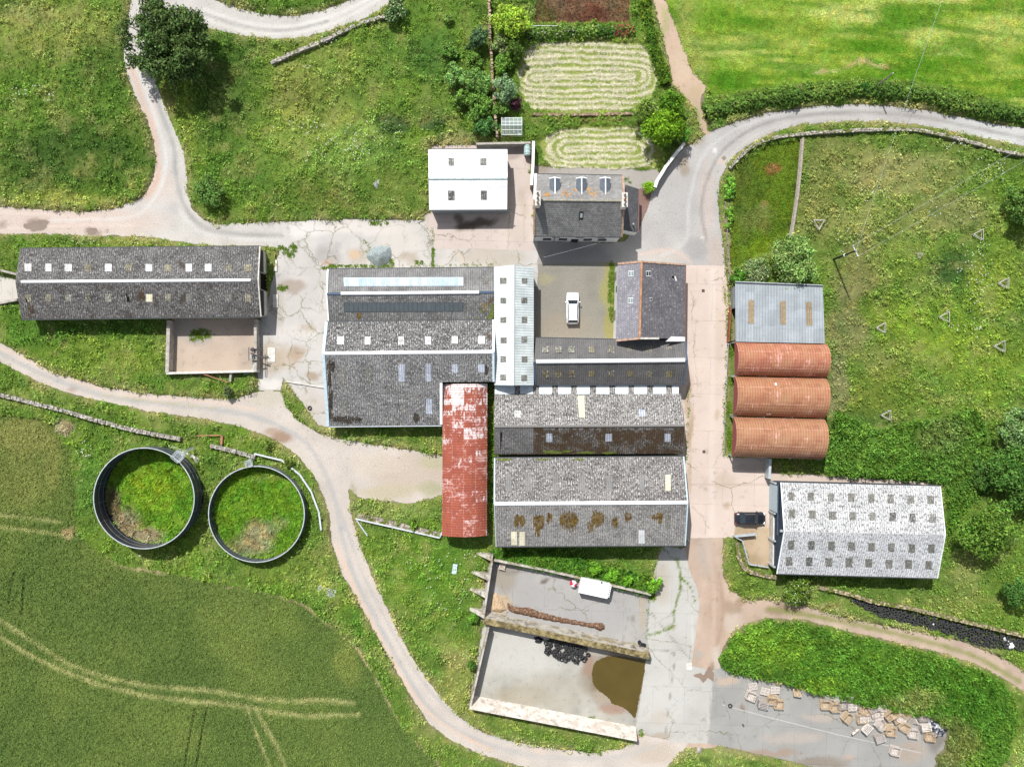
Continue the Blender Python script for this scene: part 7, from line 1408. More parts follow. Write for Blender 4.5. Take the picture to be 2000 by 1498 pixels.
# ================================================================ slurry tanks
def tank(label, ctr, rad, h, rings, npan, ladder_deg, bigladder):
    root = thing('slurry_tank', label, 'tank', (ctr.x, ctr.y, 0), 'open slurry tanks'); n = 72
    pt = lambda r, a, z: Vector((ctr.x + r * math.cos(a), ctr.y + r * math.sin(a), z)); A = [2 * math.pi * i / n for i in range(n)]; mb = MB()
    for i in range(n):
        a, b_ = A[i], A[(i + 1) % n]
        mb.quad(pt(rad, a, 0), pt(rad, b_, 0), pt(rad, b_, h), pt(rad, a, h)); mb.quad(pt(rad - .04, b_, 0), pt(rad - .04, a, 0), pt(rad - .04, a, h), pt(rad - .04, b_, h)); mb.quad(pt(rad, a, h), pt(rad, b_, h), pt(rad - .04, b_, h), pt(rad - .04, a, h))
    N = NT('navy_enamel', 0.35, 0.5); f = N.noise(N.pos(), 0.8, 4); N.color(N.mix(f, (0.012, 0.018, 0.034), (0.035, 0.045, 0.07))); mb.build('shell', N.mat, root, smooth=False)
    rm = MB()
    for i in range(n):
        a, b_ = A[i], A[(i + 1) % n]; rm.hexa([pt(rad - .06, a, h - .02), pt(rad - .06, b_, h - .02), pt(rad + .06, b_, h - .02), pt(rad + .06, a, h - .02)], [pt(rad - .06, a, h + .06), pt(rad - .06, b_, h + .06), pt(rad + .06, b_, h + .06), pt(rad + .06, a, h + .06)])
    rm.build('rim', M['galv'], root); sm = MB()
    for r in (rad + .02, rad - .06):
        for j in range(1, rings):
            z = h * j / rings
            for i in range(n): sm.bar(pt(r, A[i], z), pt(r, A[(i + 1) % n], z), 0.02, 0.035)
        for k in range(npan):
            a = 2 * math.pi * (k + 0.3) / npan; sm.bar(pt(r, a, 0.05), pt(r, a, h - .03), 0.035, 0.02)
    sm.build('panel_seams', plain('seam_sealant', (0.28, 0.29, 0.3), 0.6), root)
    a = math.radians(ladder_deg); rd = Vector((math.cos(a), math.sin(a), 0)); tn = Vector((-math.sin(a), math.cos(a), 0)); o = pt(rad, a, 0); pf = MB(); k = 1.0 if bigladder else 0.7
    for s in (-.6, .6):
        for e in (0.0, 1.25): pf.tube(o + tn * s * k + rd * e * k + Vector((0, 0, 0 if e else h - .3)), o + tn * s * k + rd * e * k + Vector((0, 0, h + .9 * k)), 0.035)
    for z in (h - .1, h + .4 * k, h + .88 * k):
        pf.bar(o - tn * .6 * k + Vector((0, 0, z)), o + tn * .6 * k + Vector((0, 0, z)), .05, .05); pf.bar(o - tn * .6 * k + rd * 1.25 * k + Vector((0, 0, z)), o + tn * .6 * k + rd * 1.25 * k + Vector((0, 0, z)), .05, .05)
        for s in (-.6, .6): pf.bar(o + tn * s * k + Vector((0, 0, z)), o + tn * s * k + rd * 1.25 * k + Vector((0, 0, z)), .05, .05)
    for e in np.linspace(0.05, 1.2, 7): pf.bar(o - tn * .58 * k + rd * float(e) * k + Vector((0, 0, h - .08)), o + tn * .58 * k + rd * float(e) * k + Vector((0, 0, h - .08)), .07, .03)
    pf.build('platform', M['galv'], root); ld = MB()
    for s in (-.22, .22): ld.tube(o + tn * s + rd * (1.9 * k) , o + tn * s + rd * 1.28 * k + Vector((0, 0, h)), .03)
    for z in np.arange(0.3, h, 0.3): ld.bar(o - tn * .22 + rd * (1.9 - .62 * z / h) * k + Vector((0, 0, float(z))), o + tn * .22 + rd * (1.9 - .62 * z / h) * k + Vector((0, 0, float(z))), .03, .03)
    ld.build('ladder', M['galv'], root)
tank('taller dark round slurry tank with three rings of panels, left of the pair', TANK1[0], 7.05, 3.8, 3, 16, 50, True)
tank('lower dark round slurry tank beside the white guard rail, right of the pair', TANK2[0], 6.8, 2.2, 3, 16, 98, False)
def heap(name, label, poly_px, h, mat, cat, seed, kind=None, lumps=0, col2=None):
    rnd = np.random.RandomState(seed); poly = poly_px; xs_ = [p[0] for p in poly]; ys_ = [p[1] for p in poly]; st = max(1.5, min(3.0, (max(xs_) - min(xs_)) / 30)); X, Y = np.meshgrid(np.arange(min(xs_) - 3, max(xs_) + 4, st), np.arange(min(ys_) - 3, max(ys_) + 4, st)); sh = X.shape
    ins = pip(X.ravel(), Y.ravel(), poly).reshape(sh); d = np.where(ins, dline(X.ravel(), Y.ravel(), poly + [poly[0]]).reshape(sh), 0); d = d / d.max()
    Z = h * (1 - (1 - d) ** 1.7) * (0.75 + 0.5 * fbm(X, Y, 9, seed)) + ins * rnd.uniform(0, 0.06, sh) + 0.0
    Z = np.where(ins, Z + 0.03, -0.05); mb = MB(); W = np.column_stack([(X.ravel() - 1000) / PXM, (749 - Y.ravel()) / PXM, Z.ravel()]); ii = np.arange(X.size).reshape(sh); fs = [(ii[j, i], ii[j + 1, i], ii[j + 1, i + 1], ii[j, i + 1]) for j in range(sh[0] - 1) for i in range(sh[1] - 1) if ins[j:j + 2, i:i + 2].any()]
    mb.add(W, fs); return tag(mb.build(name, mat, smooth=True), label, cat, kind=kind)
def grain(name, a, b, c, sc=6):
    N = NT(name, 0.95, 0.05); p = N.pos(); f = N.noise(p, sc, 3, 0.75); N.color(N.ramp(f, [(0.34, a), (0.5, b), (0.66, c)])); N.bump(f, 0.8, 0.06); return N.mat
heap('gravel_heap', 'blue-grey heap of gravel against the glazed shed', blob(742, 500, 23, 21, 26, 0.14), 1.1, grain('gravel', (0.17, 0.2, 0.2), (0.25, 0.29, 0.29), (0.36, 0.4, 0.4)), 'gravel heap', 5)
heap('rubble_heap', 'small white heap of rubble in the meadow left of the white barn', blob(737, 359, 9, 12, 18, 0.25), 0.7, grain('white_rubble', (0.2, 0.19, 0.2), (0.45, 0.44, 0.46), (0.75, 0.74, 0.75), 3), 'rubble', 6)
bark_m = grain('bark_mulch', (0.06, 0.035, 0.025), (0.13, 0.075, 0.05), (0.3, 0.2, 0.13), 4)
heap('woodchip_ridge', 'long brown ridge of wood chippings across the upper silage clamp', [(990, 1176), (1003, 1184), (1018, 1186), (1035, 1187), (1052, 1194), (1080, 1202), (1120, 1211), (1150, 1216), (1170, 1215), (1181, 1219), (1180, 1228), (1172, 1232), (1160, 1226), (1120, 1219), (1080, 1213), (1050, 1207), (1020, 1200), (1000, 1196), (992, 1188)], 0.5, bark_m, 'wood chippings', 7)
heap('sawdust_heap', 'pale tan heap of chippings at the left end of the brown ridge', [(962, 1160), (970, 1157), (980, 1168), (984, 1178), (990, 1190), (978, 1196), (958, 1193)], 0.6, grain('pale_chips', (0.3, 0.2, 0.12), (0.45, 0.33, 0.21), (0.55, 0.43, 0.29), 5), 'wood chippings', 8)
heap('broken_concrete', 'pile of broken pale concrete at the foot of the taller tank ladder', [(330, 866), (352, 872), (364, 880), (376, 884), (394, 892), (392, 905), (384, 908), (378, 898), (362, 888), (345, 880), (325, 873)], 0.5, grain('pale_rubble', (0.35, 0.33, 0.3), (0.55, 0.52, 0.48), (0.7, 0.68, 0.64), 2.5), 'rubble', 9)
heap('plastic_rubbish', 'heap of black and white plastic rubbish at the right end of the crates', blob(1832, 1420, 20, 22, 22, 0.3), 0.6, grain('mixed_plastic', (0.02, 0.022, 0.03), (0.06, 0.065, 0.08), (0.7, 0.7, 0.75), 2.2), 'rubbish', 10)
heap('plastic_sheet', 'crumpled white plastic sheet on the bank of tyres', [(1961, 1246), (1966, 1243), (1968, 1250), (1976, 1252), (1981, 1260), (1974, 1266), (1963, 1266), (1967, 1258)], 0.8, plain('white_polythene', (0.8, 0.8, 0.8), 0.4, var=.06), 'plastic sheet', 11)
heap('plastic_bag', 'crumpled black plastic sheet at the right end of the thick clamp wall', [(1246, 1252), (1250, 1249), (1254, 1255), (1262, 1257), (1263, 1264), (1252, 1266), (1246, 1260)], 0.6, plain('black_polythene', (0.015, 0.015, 0.018), 0.35), 'plastic sheet', 12)
heap('plastic_bag', 'crumpled black plastic sheet at the left of the tyre pile', blob(1052, 1249, 10, 6, 16, 0.3), 0.5, plain('black_polythene', (0.015, 0.016, 0.022), 0.35), 'plastic sheet', 13)
heap('stone_pile', 'few loose stones beneath the large dark tree', blob(372, 150, 12, 10, 16, 0.3), 0.6, grain('loose_stone', (0.12, 0.11, 0.1), (0.25, 0.23, 0.21), (0.42, 0.4, 0.37), 2), 'stones', 14)

# ================================================================ tyres
M['rubber'] = plain('worn_rubber', (0.04, 0.04, 0.041), 0.75, 0.3, var=0.4, scale=4)
def tyre_mesh():
    mb = MB(); n, m = 18, 7; Rm, rt, hw = 0.235, 0.095, 0.11; rings = []
    for i in range(n):
        a = 2 * math.pi * i / n; rings.append([Vector(((Rm + rt * math.cos(b_)) * math.cos(a), (Rm + rt * math.cos(b_)) * math.sin(a), 0.11 + hw * math.sin(b_))) for b_ in [2 * math.pi * j / m for j in range(m)]])
    vs = [p for r in rings for p in r]; fs = [(i * m + j, ((i + 1) % n) * m + j, ((i + 1) % n) * m + (j + 1) % m, i * m + (j + 1) % m) for i in range(n) for j in range(m)]
    mb.add(vs, fs); return mb
T0 = tyre_mesh().build('tyre', M['rubber'], origin=(0, 0, 0), smooth=True); T_used = [False]; rt_ = random.Random(3)
def tyre(px, py, z, label, group, tilt=0.2, sc=1.0):
    if T_used[0]: o = T0.copy(); COL.objects.link(o)
    else: o = T0; T_used[0] = True
    p = P(px, py, z); o.location = p; o.rotation_euler = (rt_.gauss(0, tilt), rt_.gauss(0, tilt), rt_.uniform(0, 6.28)); o.scale = (sc, sc, sc); tag(o, label, 'tyre', group)
LT1 = 'worn black tyre in the heap against the thick clamp wall'; LT2 = 'worn black tyre in the long bank of tyres beside the twin-rut track'
k = 0; tries = 0; pile = []
while k < 88 and tries < 6000:
    tries += 1; a = rt_.uniform(0, 6.28); q = math.sqrt(rt_.uniform(0, 1)); x = 1108 + 46 * q * math.cos(a); y = 1270 + 22 * q * math.sin(a) + (x - 1108) * 0.16
    near = sum(1 for u, v in pile if (u - x) ** 2 + (v - y) ** 2 < 42)
    if near > 2: continue
    pile.append((x, y)); tyre(x, y, near * 0.19 + 0.02, LT1, 'heap of tyres in the lower silage clamp', 0.1 + 0.16 * near, rt_.uniform(.85, 1.12)); k += 1
up = [(1662, 1170), (1712, 1182), (1780, 1197), (1850, 1214), (1920, 1230), (2020, 1254)]; lo = [(1668, 1173), (1714, 1203), (1760, 1213), (1830, 1230), (1920, 1262), (2020, 1276)]
pile = []; k = 0; tries = 0
while k < 196 and tries < 12000:
    tries += 1; s = rt_.uniform(0, 1) * 5 * 0.999; i = int(s); f = s - i; t = rt_.uniform(0, 1); x = (up[i][0] + (up[i + 1][0] - up[i][0]) * f) * (1 - t) + (lo[i][0] + (lo[i + 1][0] - lo[i][0]) * f) * t; y = (up[i][1] + (up[i + 1][1] - up[i][1]) * f) * (1 - t) + (lo[i][1] + (lo[i + 1][1] - lo[i][1]) * f) * t
    near = sum(1 for u, v in pile if (u - x) ** 2 + (v - y) ** 2 < 40)
    if near > 1 or x > 2006: continue
    pile.append((x, y)); tyre(x, y, 0.02 + near * 0.2 + 0.3 * (1 - t), LT2, 'tyres banked against the mossy wall', 0.18, rt_.uniform(.85, 1.15)); k += 1
for x, y, z, l in ((605, 797, 0.02, 'lone black tyre on the edge of the triangular slab'), (1426, 1377.5, 0.03, 'lone dark tyre lying on the concrete hardstanding'), (1955, 1459, 0.1, 'pale-rimmed tyre standing alone on the grass, bottom right'), (1009, 1396, 1.2, 'tyre hooked over the outside of the bottom clamp wall')): tyre(x, y, z, l, None, 0.1)
for x, y in ((973, 1221), (985, 1223), (991, 1224), (998, 1225.5), (1005, 1227), (1013, 1229)): tyre(x, y, 1.5, 'black tyre hung on the left half of the thick clamp wall', 'tyres hung on the left of the thick clamp wall', 0.3, 0.95)
for x, y in ((1169, 1263), (1177, 1265), (1185, 1267), (1192, 1268.5), (1199, 1270), (1207, 1271.5)): tyre(x, y, 1.5, 'black tyre hung on the right half of the thick clamp wall', 'tyres hung on the right of the thick clamp wall', 0.3, 0.85)
for x, y in ((1950, 1484), (1958, 1490), (1966, 1484), (1973, 1478), (1962, 1497), (1948, 1494), (1970, 1493)): tyre(x, y, 0.1, 'black tyre in the small heap at the bottom right corner', 'small heap of tyres bottom right', 0.3)

# ================================================================ crates and pallets
def timber(name, col): return plain(name, col, 0.85, 0.1, var=0.3, scale=7)
TM = [timber('new_timber', (0.52, 0.40, 0.27)), timber('bleached_timber', (0.58, 0.52, 0.47)), timber('grey_old_timber', (0.40, 0.36, 0.33))]
def crate_proto(mat):
    root = thing('timber_crate', None, 'crate', (0, 0, 0)); lx, ly, hz = 1.34, 1.14, 0.85
    m = MB()
    for i in range(6): m.box((-lx / 2 + (i + .5) * lx / 6, 0, 0.1), (0.13, ly, 0.025))
    for y in (-.5, 0, .5): m.box((0, y * ly * 0.96, 0.045), (lx, 0.09, 0.08))
    m.build('base', mat, root)
    for sx in (-1, 1):
        for sy in (-1, 1):
            m = MB(); m.box((sx * (lx / 2 - .05), sy * (ly / 2 - .05), hz / 2 + .11), (0.08, 0.08, hz)); m.build('corner_post', mat, root)
    for sx in (-1, 1):
        m = MB()
        for j in range(4): m.box((sx * (lx / 2), 0, 0.22 + j * 0.22), (0.022, ly, 0.11))
        m.build('side', mat, root)
        m = MB()
        for j in range(4): m.box((0, sx * (ly / 2), 0.22 + j * 0.22), (lx, 0.022, 0.11))
        m.build('side', mat, root)
    return root
def pallet_proto(mat):
    root = thing('timber_pallet', None, 'pallet', (0, 0, 0)); lx, ly = 1.25, 1.1
    m = MB()
    for i in range(7): m.box((-lx / 2 + (i + .5) * lx / 7, 0, 0.135), (0.11, ly, 0.022))
    m.build('top_deck', mat, root)
    for y in (-.45, 0, .45): m = MB(); m.box((0, y * ly, 0.07), (lx, 0.09, 0.1)); m.build('bearer', mat, root)
    m = MB()
    for x in (-.45, 0, .45): m.box((x * lx, 0, 0.011), (0.11, ly, 0.02))
    m.build('bottom_deck', mat, root); return root
protos = {}
def timber_item(kind, px, py, rot, tilt, z, tone, label, group):
    key = (kind, tone)
    if key not in protos: o = (crate_proto if kind == 'c' else pallet_proto)(TM[tone]); protos[key] = o
    else: o = copy_tree(protos[key])
    p = P(px, py, z + 0.4 * (kind == 'c')); p.z = z + 0.026; rx, ry = tilt if isinstance(tilt, tuple) else (tilt, 0)
    o.location = p; o.rotation_euler = (R(rx), R(ry), R(rot)); tag(o, label, 'crate' if kind == 'c' else 'pallet', group)
    if rx or ry: # lift so that the lowest corner touches the slab
        mt = o.rotation_euler.to_matrix(); hz = 0.97 if kind == 'c' else 0.15; hx, hy = (0.68, 0.58) if kind == 'c' else (0.63, 0.55)
        o.location.z = z + 0.026 - min((mt @ Vector((sx * hx, sy * hy, zz))).z for sx in (-1, 1) for sy in (-1, 1) for zz in (0, hz))
GA = 'crates at the left end of the hardstanding'; GBB = 'crates heaped along the bramble bank'
for a in [
    ('p', 1470, 1339, 10, (12, 0), 0.1, 1, 'bleached pallet highest at the left, leaning on its neighbour', GA), ('c', 1466, 1358, -22, 0, 0, 1, 'bleached open crate furthest left on the hardstanding', GA), ('p', 1494, 1349, -14, (8, 0), 0.35, 1, 'white slatted pallet lying across the grey crate, left group', GA),
    ('c', 1490, 1367, -12, (90, 0), 0, 2, 'grey crate tipped on its side, lower edge of the left group', GA), ('p', 1513, 1346, 0, (10, 4), 0.5, 1, 'white pallet on top at the right of the left group', GA), ('c', 1507, 1362, -8, (20, 0), 0, 0, 'yellow timber crate half under the white pallets, left group', GA), ('c', 1520, 1374, -4, 0, 0, 0, 'tan crate at the right foot of the left group', GA),
    ('p', 1554, 1350, 80, (0, 50), 0, 0, 'broken tan pallet leaning alone at the edge of the brambles', GBB), ('c', 1611, 1375, -3, 0, 0, 0, 'tan open crate at the left end of the long heap', GBB), ('c', 1628, 1379, -8, (0, 12), 0, 0, 'tan crate second from the left end of the long heap', GBB), ('p', 1617, 1362, -20, (18, 0), 0.5, 2, 'grey pallet against the brambles behind the leftmost tan crate', GBB), ('p', 1632, 1362, -34, (25, 0), 0.4, 1, 'slanting white pallet pushed into the brambles, left part of the long heap', GBB),
    ('c', 1645, 1375, 2, 0, 0, 2, 'brownish grey open crate third from the left of the long heap', GBB), ('p', 1656, 1363, 0, (30, 0), 0.5, 2, 'grey pallet almost hidden under the brambles', GBB), ('p', 1664, 1380, 2, (6, 0), 0.5, 1, 'clean white slatted pallet lying flat on the long heap', GBB), ('p', 1676, 1376, 60, (40, 0), 0, 1, 'white pallet on edge just right of the clean white one', GBB), ('c', 1652, 1398, 50, (14, 0), 0, 0, 'tan crate turned at an angle below the heap, left', GBB),
    ('p', 1688, 1370, 5, (20, 0), 0.5, 2, 'grey slatted pallet against the brambles, centre', GBB), ('c', 1687, 1385, -15, (0, 14), 0, 0, 'tan broken crate under the grey slatted pallet', GBB), ('p', 1687, 1402, 3, (0, 0), 0.55, 1, 'white square pallet lying on a tan crate, centre front', GBB), ('c', 1682, 1402, 3, 0, 0, 0, 'tan crate beneath the white square pallet', GBB), ('p', 1703, 1400, 0, (0, 0), 0.25, 1, 'white pallet directly right of the white square pallet', GBB), ('c', 1706, 1388, 20, (20, 0), 0, 2, 'grey crate half buried at the centre of the heap', GBB), ('p', 1717, 1398, 2, (0, 0), 0.5, 1, 'white six-slot pallet at the centre of the heap', GBB),
    ('p', 1722, 1381, 0, (16, 0), 0.6, 1, 'white pallet against the brambles, right of centre', GBB), ('c', 1735, 1394, 40, (10, 0), 0.15, 0, 'large tan crate lying diagonally, right of centre', GBB), ('c', 1749, 1397, 30, (24, 0), 0, 0, 'tan crate leaning on the large diagonal crate', GBB), ('p', 1752, 1385, -60, (60, 0), 0.2, 1, 'white pallet standing on edge among the tan crates', GBB), ('c', 1768, 1389, -28, (12, 0), 0.3, 0, 'tan crate perched highest at the right of the heap', GBB), ('p', 1761, 1404, -30, (10, 0), 0.55, 1, 'white square pallet tilted below the perched tan crate', GBB),
    ('c', 1766, 1417, -32, (10, 0), 0, 0, 'tan crate below the tilted white pallet', GBB), ('p', 1781, 1403, -55, (55, 0), 0, 1, 'white pallet leaning like a ramp, right of the heap', GBB), ('c', 1802, 1398, 3, (0, 0), 0, 2, 'grey-white crate at the far right, upper of two', GBB), ('c', 1804, 1412, 8, (80, 0), 0, 1, 'bleached crate on its side at the far right, lower of two', GBB), ('c', 1782, 1431, -8, 0, 0, 1, 'bleached crate at the right, standing clear of the heap', GBB), ('c', 1815, 1437, -6, 0, 0, 0, 'open tan-bottomed crate by the plastic rubbish', GBB),
    ('c', 1739, 1427, -6, 0, 0, 0, 'tan crate with slatted lid, alone below the centre of the heap', GBB), ('p', 1734, 1418, -6, (14, 0), 0.7, 0, 'tan pallet resting on the crate alone below the centre', GBB), ('c', 1716, 1415, 40, (0, 20), 0, 1, 'bleached crate tumbled below the white six-slot pallet', GBB), ('c', 1714, 1433, 18, (88, 0), 0, 2, 'collapsed grey crate frame with open slats, lower front', GBB), ('c', 1687, 1417, 50, (70, 0), 0, 1, 'broken bleached crate below the white square pallet', GBB), ('p', 1667, 1424, 40, (70, 0), 0, 1, 'broken white pallet lying furthest left in front of the heap', GBB), ('c', 1747, 1465, -14, 0, 0, 1, 'single crate nearest the bottom edge of the hardstanding', GBB)]:
    timber_item(*a)
# ================================================================ vehicles
def car(name, label, px, py, head, L, W, Ht, paint, wf, wb, rr, rb, suv):
    """wf/wb windscreen base and top, rr/rb rear edge of roof and foot of rear glass, as fractions from the nose"""
    c = P(px, py, 0.8); c.z = 0.03; root = thing(name, label, 'car', c); a = math.radians(head); ca, sa = math.cos(a), math.sin(a)
    T = lambda x, y, z: Vector((c.x + x * ca - y * sa, c.y + x * sa + y * ca, c.z + z)); fr = lambda f: (0.5 - f) * L
    st = [(0.0, .66, .62), (0.012, .8, .72), (0.05, .92, .80), (0.13, .985, .86), (wf, 1.0, .96), (0.5, 1.0, .99), (0.75, 1.0, 1.0), (rb, .97, .99 if suv else .95), (0.975, .90, .92), (0.99, .84, .84), (1.0, .72, .74)]
    k = Ht / 1.6; rings = []
    for f, w_, z in st:
        x = fr(f); h = W / 2 * w_; z *= k
        rings.append([T(x, -h * .96, .22), T(x, -h, .5 * k), T(x, -h * .985, z * .86), T(x, -h * .9, z * .97), T(x, -h * .5, z * 1.02), T(x, h * .5, z * 1.02), T(x, h * .9, z * .97), T(x, h * .985, z * .86), T(x, h, .5 * k), T(x, h * .96, .22)])
    mb = MB(); mb.loft(rings); mb.build('body', paint, root, smooth=True)
    zb = 0.97 * k; zt = Ht - 0.05; w0, w1 = W / 2 * .9, W / 2 * .70
    B = {'fl': T(fr(wf), w0 * .93, zb), 'fr': T(fr(wf), -w0 * .93, zb), 'rl': T(fr(rb), w0 * .9, zb), 'rr': T(fr(rb), -w0 * .9, zb)}
    Tt = {'fl': T(fr(wb), w1, zt), 'fr': T(fr(wb), -w1, zt), 'rl': T(fr(rr), w1 * .97, zt), 'rr': T(fr(rr), -w1 * .97, zt)}
    gm = glassy('car_glass', (0.025, 0.032, 0.04), 0.06)
    def pane(nm, p): q = MB(); cen = sum(p, Vector()) / 4; q.hexa([v_ + (cen - v_) * .04 - Vector((0, 0, .03)) for v_ in p], [v_ + (cen - v_) * .04 for v_ in p]); return q.build(nm, gm, root)
    pane('windscreen', [B['fr'], B['fl'], Tt['fl'], Tt['fr']]); pane('rear_window', [B['rl'], B['rr'], Tt['rr'], Tt['rl']]); pane('side_window', [B['fl'], B['rl'], Tt['rl'], Tt['fl']]); pane('side_window', [B['rr'], B['fr'], Tt['fr'], Tt['rr']])
    rf = MB(); mid = [T(fr((wb + rr) / 2), s * w1 * 1.0, zt + .02) for s in (1, -1)]; up = Vector((0, 0, .06))
    xs_ = np.linspace(wb, rr, 6); rg = []
    for i, f in enumerate(xs_):
        e = .02 + .05 * math.sin(math.pi * i / 5); q = w1 * (1.03 - .04 * i / 5); rg.append([T(fr(f), -q, zt - .03), T(fr(f), -q * .9, zt + e * .7), T(fr(f), 0, zt + e), T(fr(f), q * .9, zt + e * .7), T(fr(f), q, zt - .03)])
    rf.loft(rg); rf.build('roof', paint, root, smooth=False)
    pl = MB()
    for k_ in ('fl', 'fr', 'rl', 'rr'): pl.bar(B[k_], Tt[k_], .07, .07)
    pl.build('pillars', paint, root)
    if suv:
        for s in (1, -1): m_ = MB(); m_.tube(T(fr(wb + .03), s * w1 * .9, zt + .1), T(fr(rr - .03), s * w1 * .88, zt + .1), .025); m_.build('roof_rail', M['gutter'], root)
    for f in (.18, .80):
        for s in (1, -1):
            m_ = MB(); m_.tube(T(fr(f), s * (W / 2 - .2), .33), T(fr(f), s * (W / 2 + .005), .33), .33, n=18); wo = m_.build('wheel', M['rubber'], root)
            m_ = MB(); m_.tube(T(fr(f), s * (W / 2 - .02), .33), T(fr(f), s * (W / 2 + .02), .33), .21, n=14); m_.build('rim', M['galv'], wo)
    for s in (1, -1):
        m_ = MB(); m_.box(T(fr(wf + .06), s * (W / 2 + .09), 1.0 * k), (.14, .2, .14), a); m_.build('wing_mirror', paint if suv else M['gutter'], root)
        m_ = MB(); m_.box(T(fr(.045), s * W / 2 * .72, .74 * k), (.2, .34, .1), a); m_.build('headlight', M['white_trim'], root)
        m_ = MB(); m_.box(T(fr(.972), s * W / 2 * .78, .86 * k), (.12, .24, .16), a); m_.build('tail_light', plain('red_lamp', (.35, .01, .01), .3), root)
    m_ = MB(); m_.box(T(fr(.995), 0, .5), (.1, W * .8, .2), a); m_.build('bumper', M['gutter'] if not suv else M['galv'], root)
    m_ = MB(); m_.box(T(fr(.004), 0, .5), (.1, W * .62, .22), a); m_.build('grille', M['gutter'], root)
def carpaint(name, col): N = NT(name, 0.25, 0.5); N.color(col); N.b.inputs['Coat Weight'].default_value = 0.5; return N.mat
car('parked_car', 'white estate car with roof rails parked on the gravel courtyard', 1118.5, 602, 90, 4.55, 1.83, 1.62, carpaint('white_car_paint', (0.8, 0.81, 0.82, 1)), .25, .385, .89, .965, True)
car('parked_car', 'black hatchback parked in front of the pale shed', 1465.5, 1012.5, 0, 4.4, 1.78, 1.46, carpaint('black_car_paint', (0.012, 0.014, 0.02, 1)), .25, .40, .69, .845, False)
# box trailer
h = 2.0; cs = [P(1135.5, 1128, h), P(1192, 1140, h), P(1186, 1169, h), P(1130, 1157, h)]; cen = sum(cs, Vector()) / 4; root = thing('box_trailer', 'white box trailer standing in the upper silage clamp', 'trailer', (cen.x, cen.y, 0))
u = (cs[1] - cs[0]).normalized(); v_ = (cs[0] - cs[3]).normalized(); flat = lambda p, z: Vector((p.x, p.y, z)); WP = plain('white_panel', (0.8, 0.8, 0.8), 0.4, var=.04)
mb = MB(); mb.hexa([flat(p, 0.55) for p in cs[::-1]], [flat(p, h - .04) for p in cs[::-1]]); mb.build('box_body', WP, root)
mb = MB(); mb.hexa([flat(p, h - .037) + (p - cen).normalized() * .03 for p in cs[::-1]], [flat(p, h + .02) + (p - cen).normalized() * .0 for p in cs[::-1]]); mb.build('roof', WP, root)
e = (cs[1] + cs[2]) / 2; mb = MB(); mb.box(flat(e + u * .14, 1.2), (.24, 1.75, 1.2), math.atan2(u.y, u.x)); tb = mb.build('tail_frame', WP, root); mb = MB()
for j in range(6): mb.box(flat(e + u * .14 + v_ * (j - 2.5) * .27, 1.81), (.1, .1, .03), math.atan2(u.y, u.x))
mb.build('slots', M['black_void'], tb)
for f in (.45, .58):
    for s in (-1, 1):
        p = cs[0].lerp(cs[1], f) if s > 0 else cs[3].lerp(cs[2], f); m_ = MB(); q = flat(p, .33) - v_ * s * .1; m_.tube(q - v_ * .1, q + v_ * .1, .33, n=16); m_.build('wheel', M['rubber'], root)
m_ = MB(); f0 = (cs[0] + cs[3]) / 2; m_.bar(flat(f0, .5) + v_ * .5, flat(f0 - u * 1.1, .45), .09, .09); m_.bar(flat(f0, .5) - v_ * .5, flat(f0 - u * 1.1, .45), .09, .09); m_.build('drawbar', M['galv'], root)
for s in (-.8, .8): m_ = MB(); m_.tube(flat(f0 - u * .12, .1) + v_ * s, flat(f0 - u * .12, 1.9) + v_ * s, .04); m_.build('bracket', M['galv'], root)
m_ = MB(); q = P(1175, 1138, h + .05); m_.tube(flat(q, h - .1), flat(q, h + .12), .18, .14, 10); m_.build('roof_vent', plain('green_vent', (.16, .2, .18)), root)
# red and white drum
c = P(1120, 1140, 0.6); mb = MB(); n = 16; prof = [(.38, 0), (.5, .12), (.53, .45), (.48, .75), (.3, .95), (.1, 1.02)]
for i in range(n):
    a, b_ = 2 * math.pi * i / n + .4, 2 * math.pi * (i + 1) / n + .4; m = 1 if (i // 4) % 2 else 0
    for (r0, z0), (r1, z1) in zip(prof[:-1], prof[1:]): mb.quad((c.x + r0 * math.cos(a), c.y + r0 * math.sin(a), z0 + .03), (c.x + r0 * math.cos(b_), c.y + r0 * math.sin(b_), z0 + .03), (c.x + r1 * math.cos(b_), c.y + r1 * math.sin(b_), z1 + .03), (c.x + r1 * math.cos(a), c.y + r1 * math.sin(a), z1 + .03), m)
mb.add([(c.x + .1 * math.cos(6.283 * i / n), c.y + .1 * math.sin(6.283 * i / n), 1.05) for i in range(n)], [tuple(range(n))], 0)
tag(mb.build('round_drum', [WP, plain('red_plastic', (.55, .02, .06), .4)]), 'red and white rounded drum in front of the white box trailer', 'drum')

# ================================================================ small farm things
# oil tank
c = P(1030, 293, 1.0); root = thing('oil_tank', 'green ribbed oil tank against the white-topped yard wall', 'oil tank', (c.x, c.y, 0)); rg = []; n = 16
for y, r in ((-.85, .3), (-.8, .46), (-.55, .5), (-.5, .54), (-.4, .54), (-.35, .5), (-.05, .5), (0, .54), (.1, .54), (.15, .5), (.4, .5), (.45, .54), (.55, .54), (.6, .5), (.8, .46), (.85, .3)): rg.append([Vector((c.x + r * math.cos(6.2832 * i / n), c.y + y, .95 + r * 1.1 * math.sin(6.2832 * i / n))) for i in range(n)])
mb = MB(); mb.loft(rg); mb.build('tank_body', plain('green_plastic', (.34, .46, .44), .45), root, smooth=False)
mb = MB(); mb.box((c.x, c.y - .5, .2), (.9, .25, .4)); mb.box((c.x, c.y + .5, .2), (.9, .25, .4)); mb.build('plinth', M['concrete'], root)
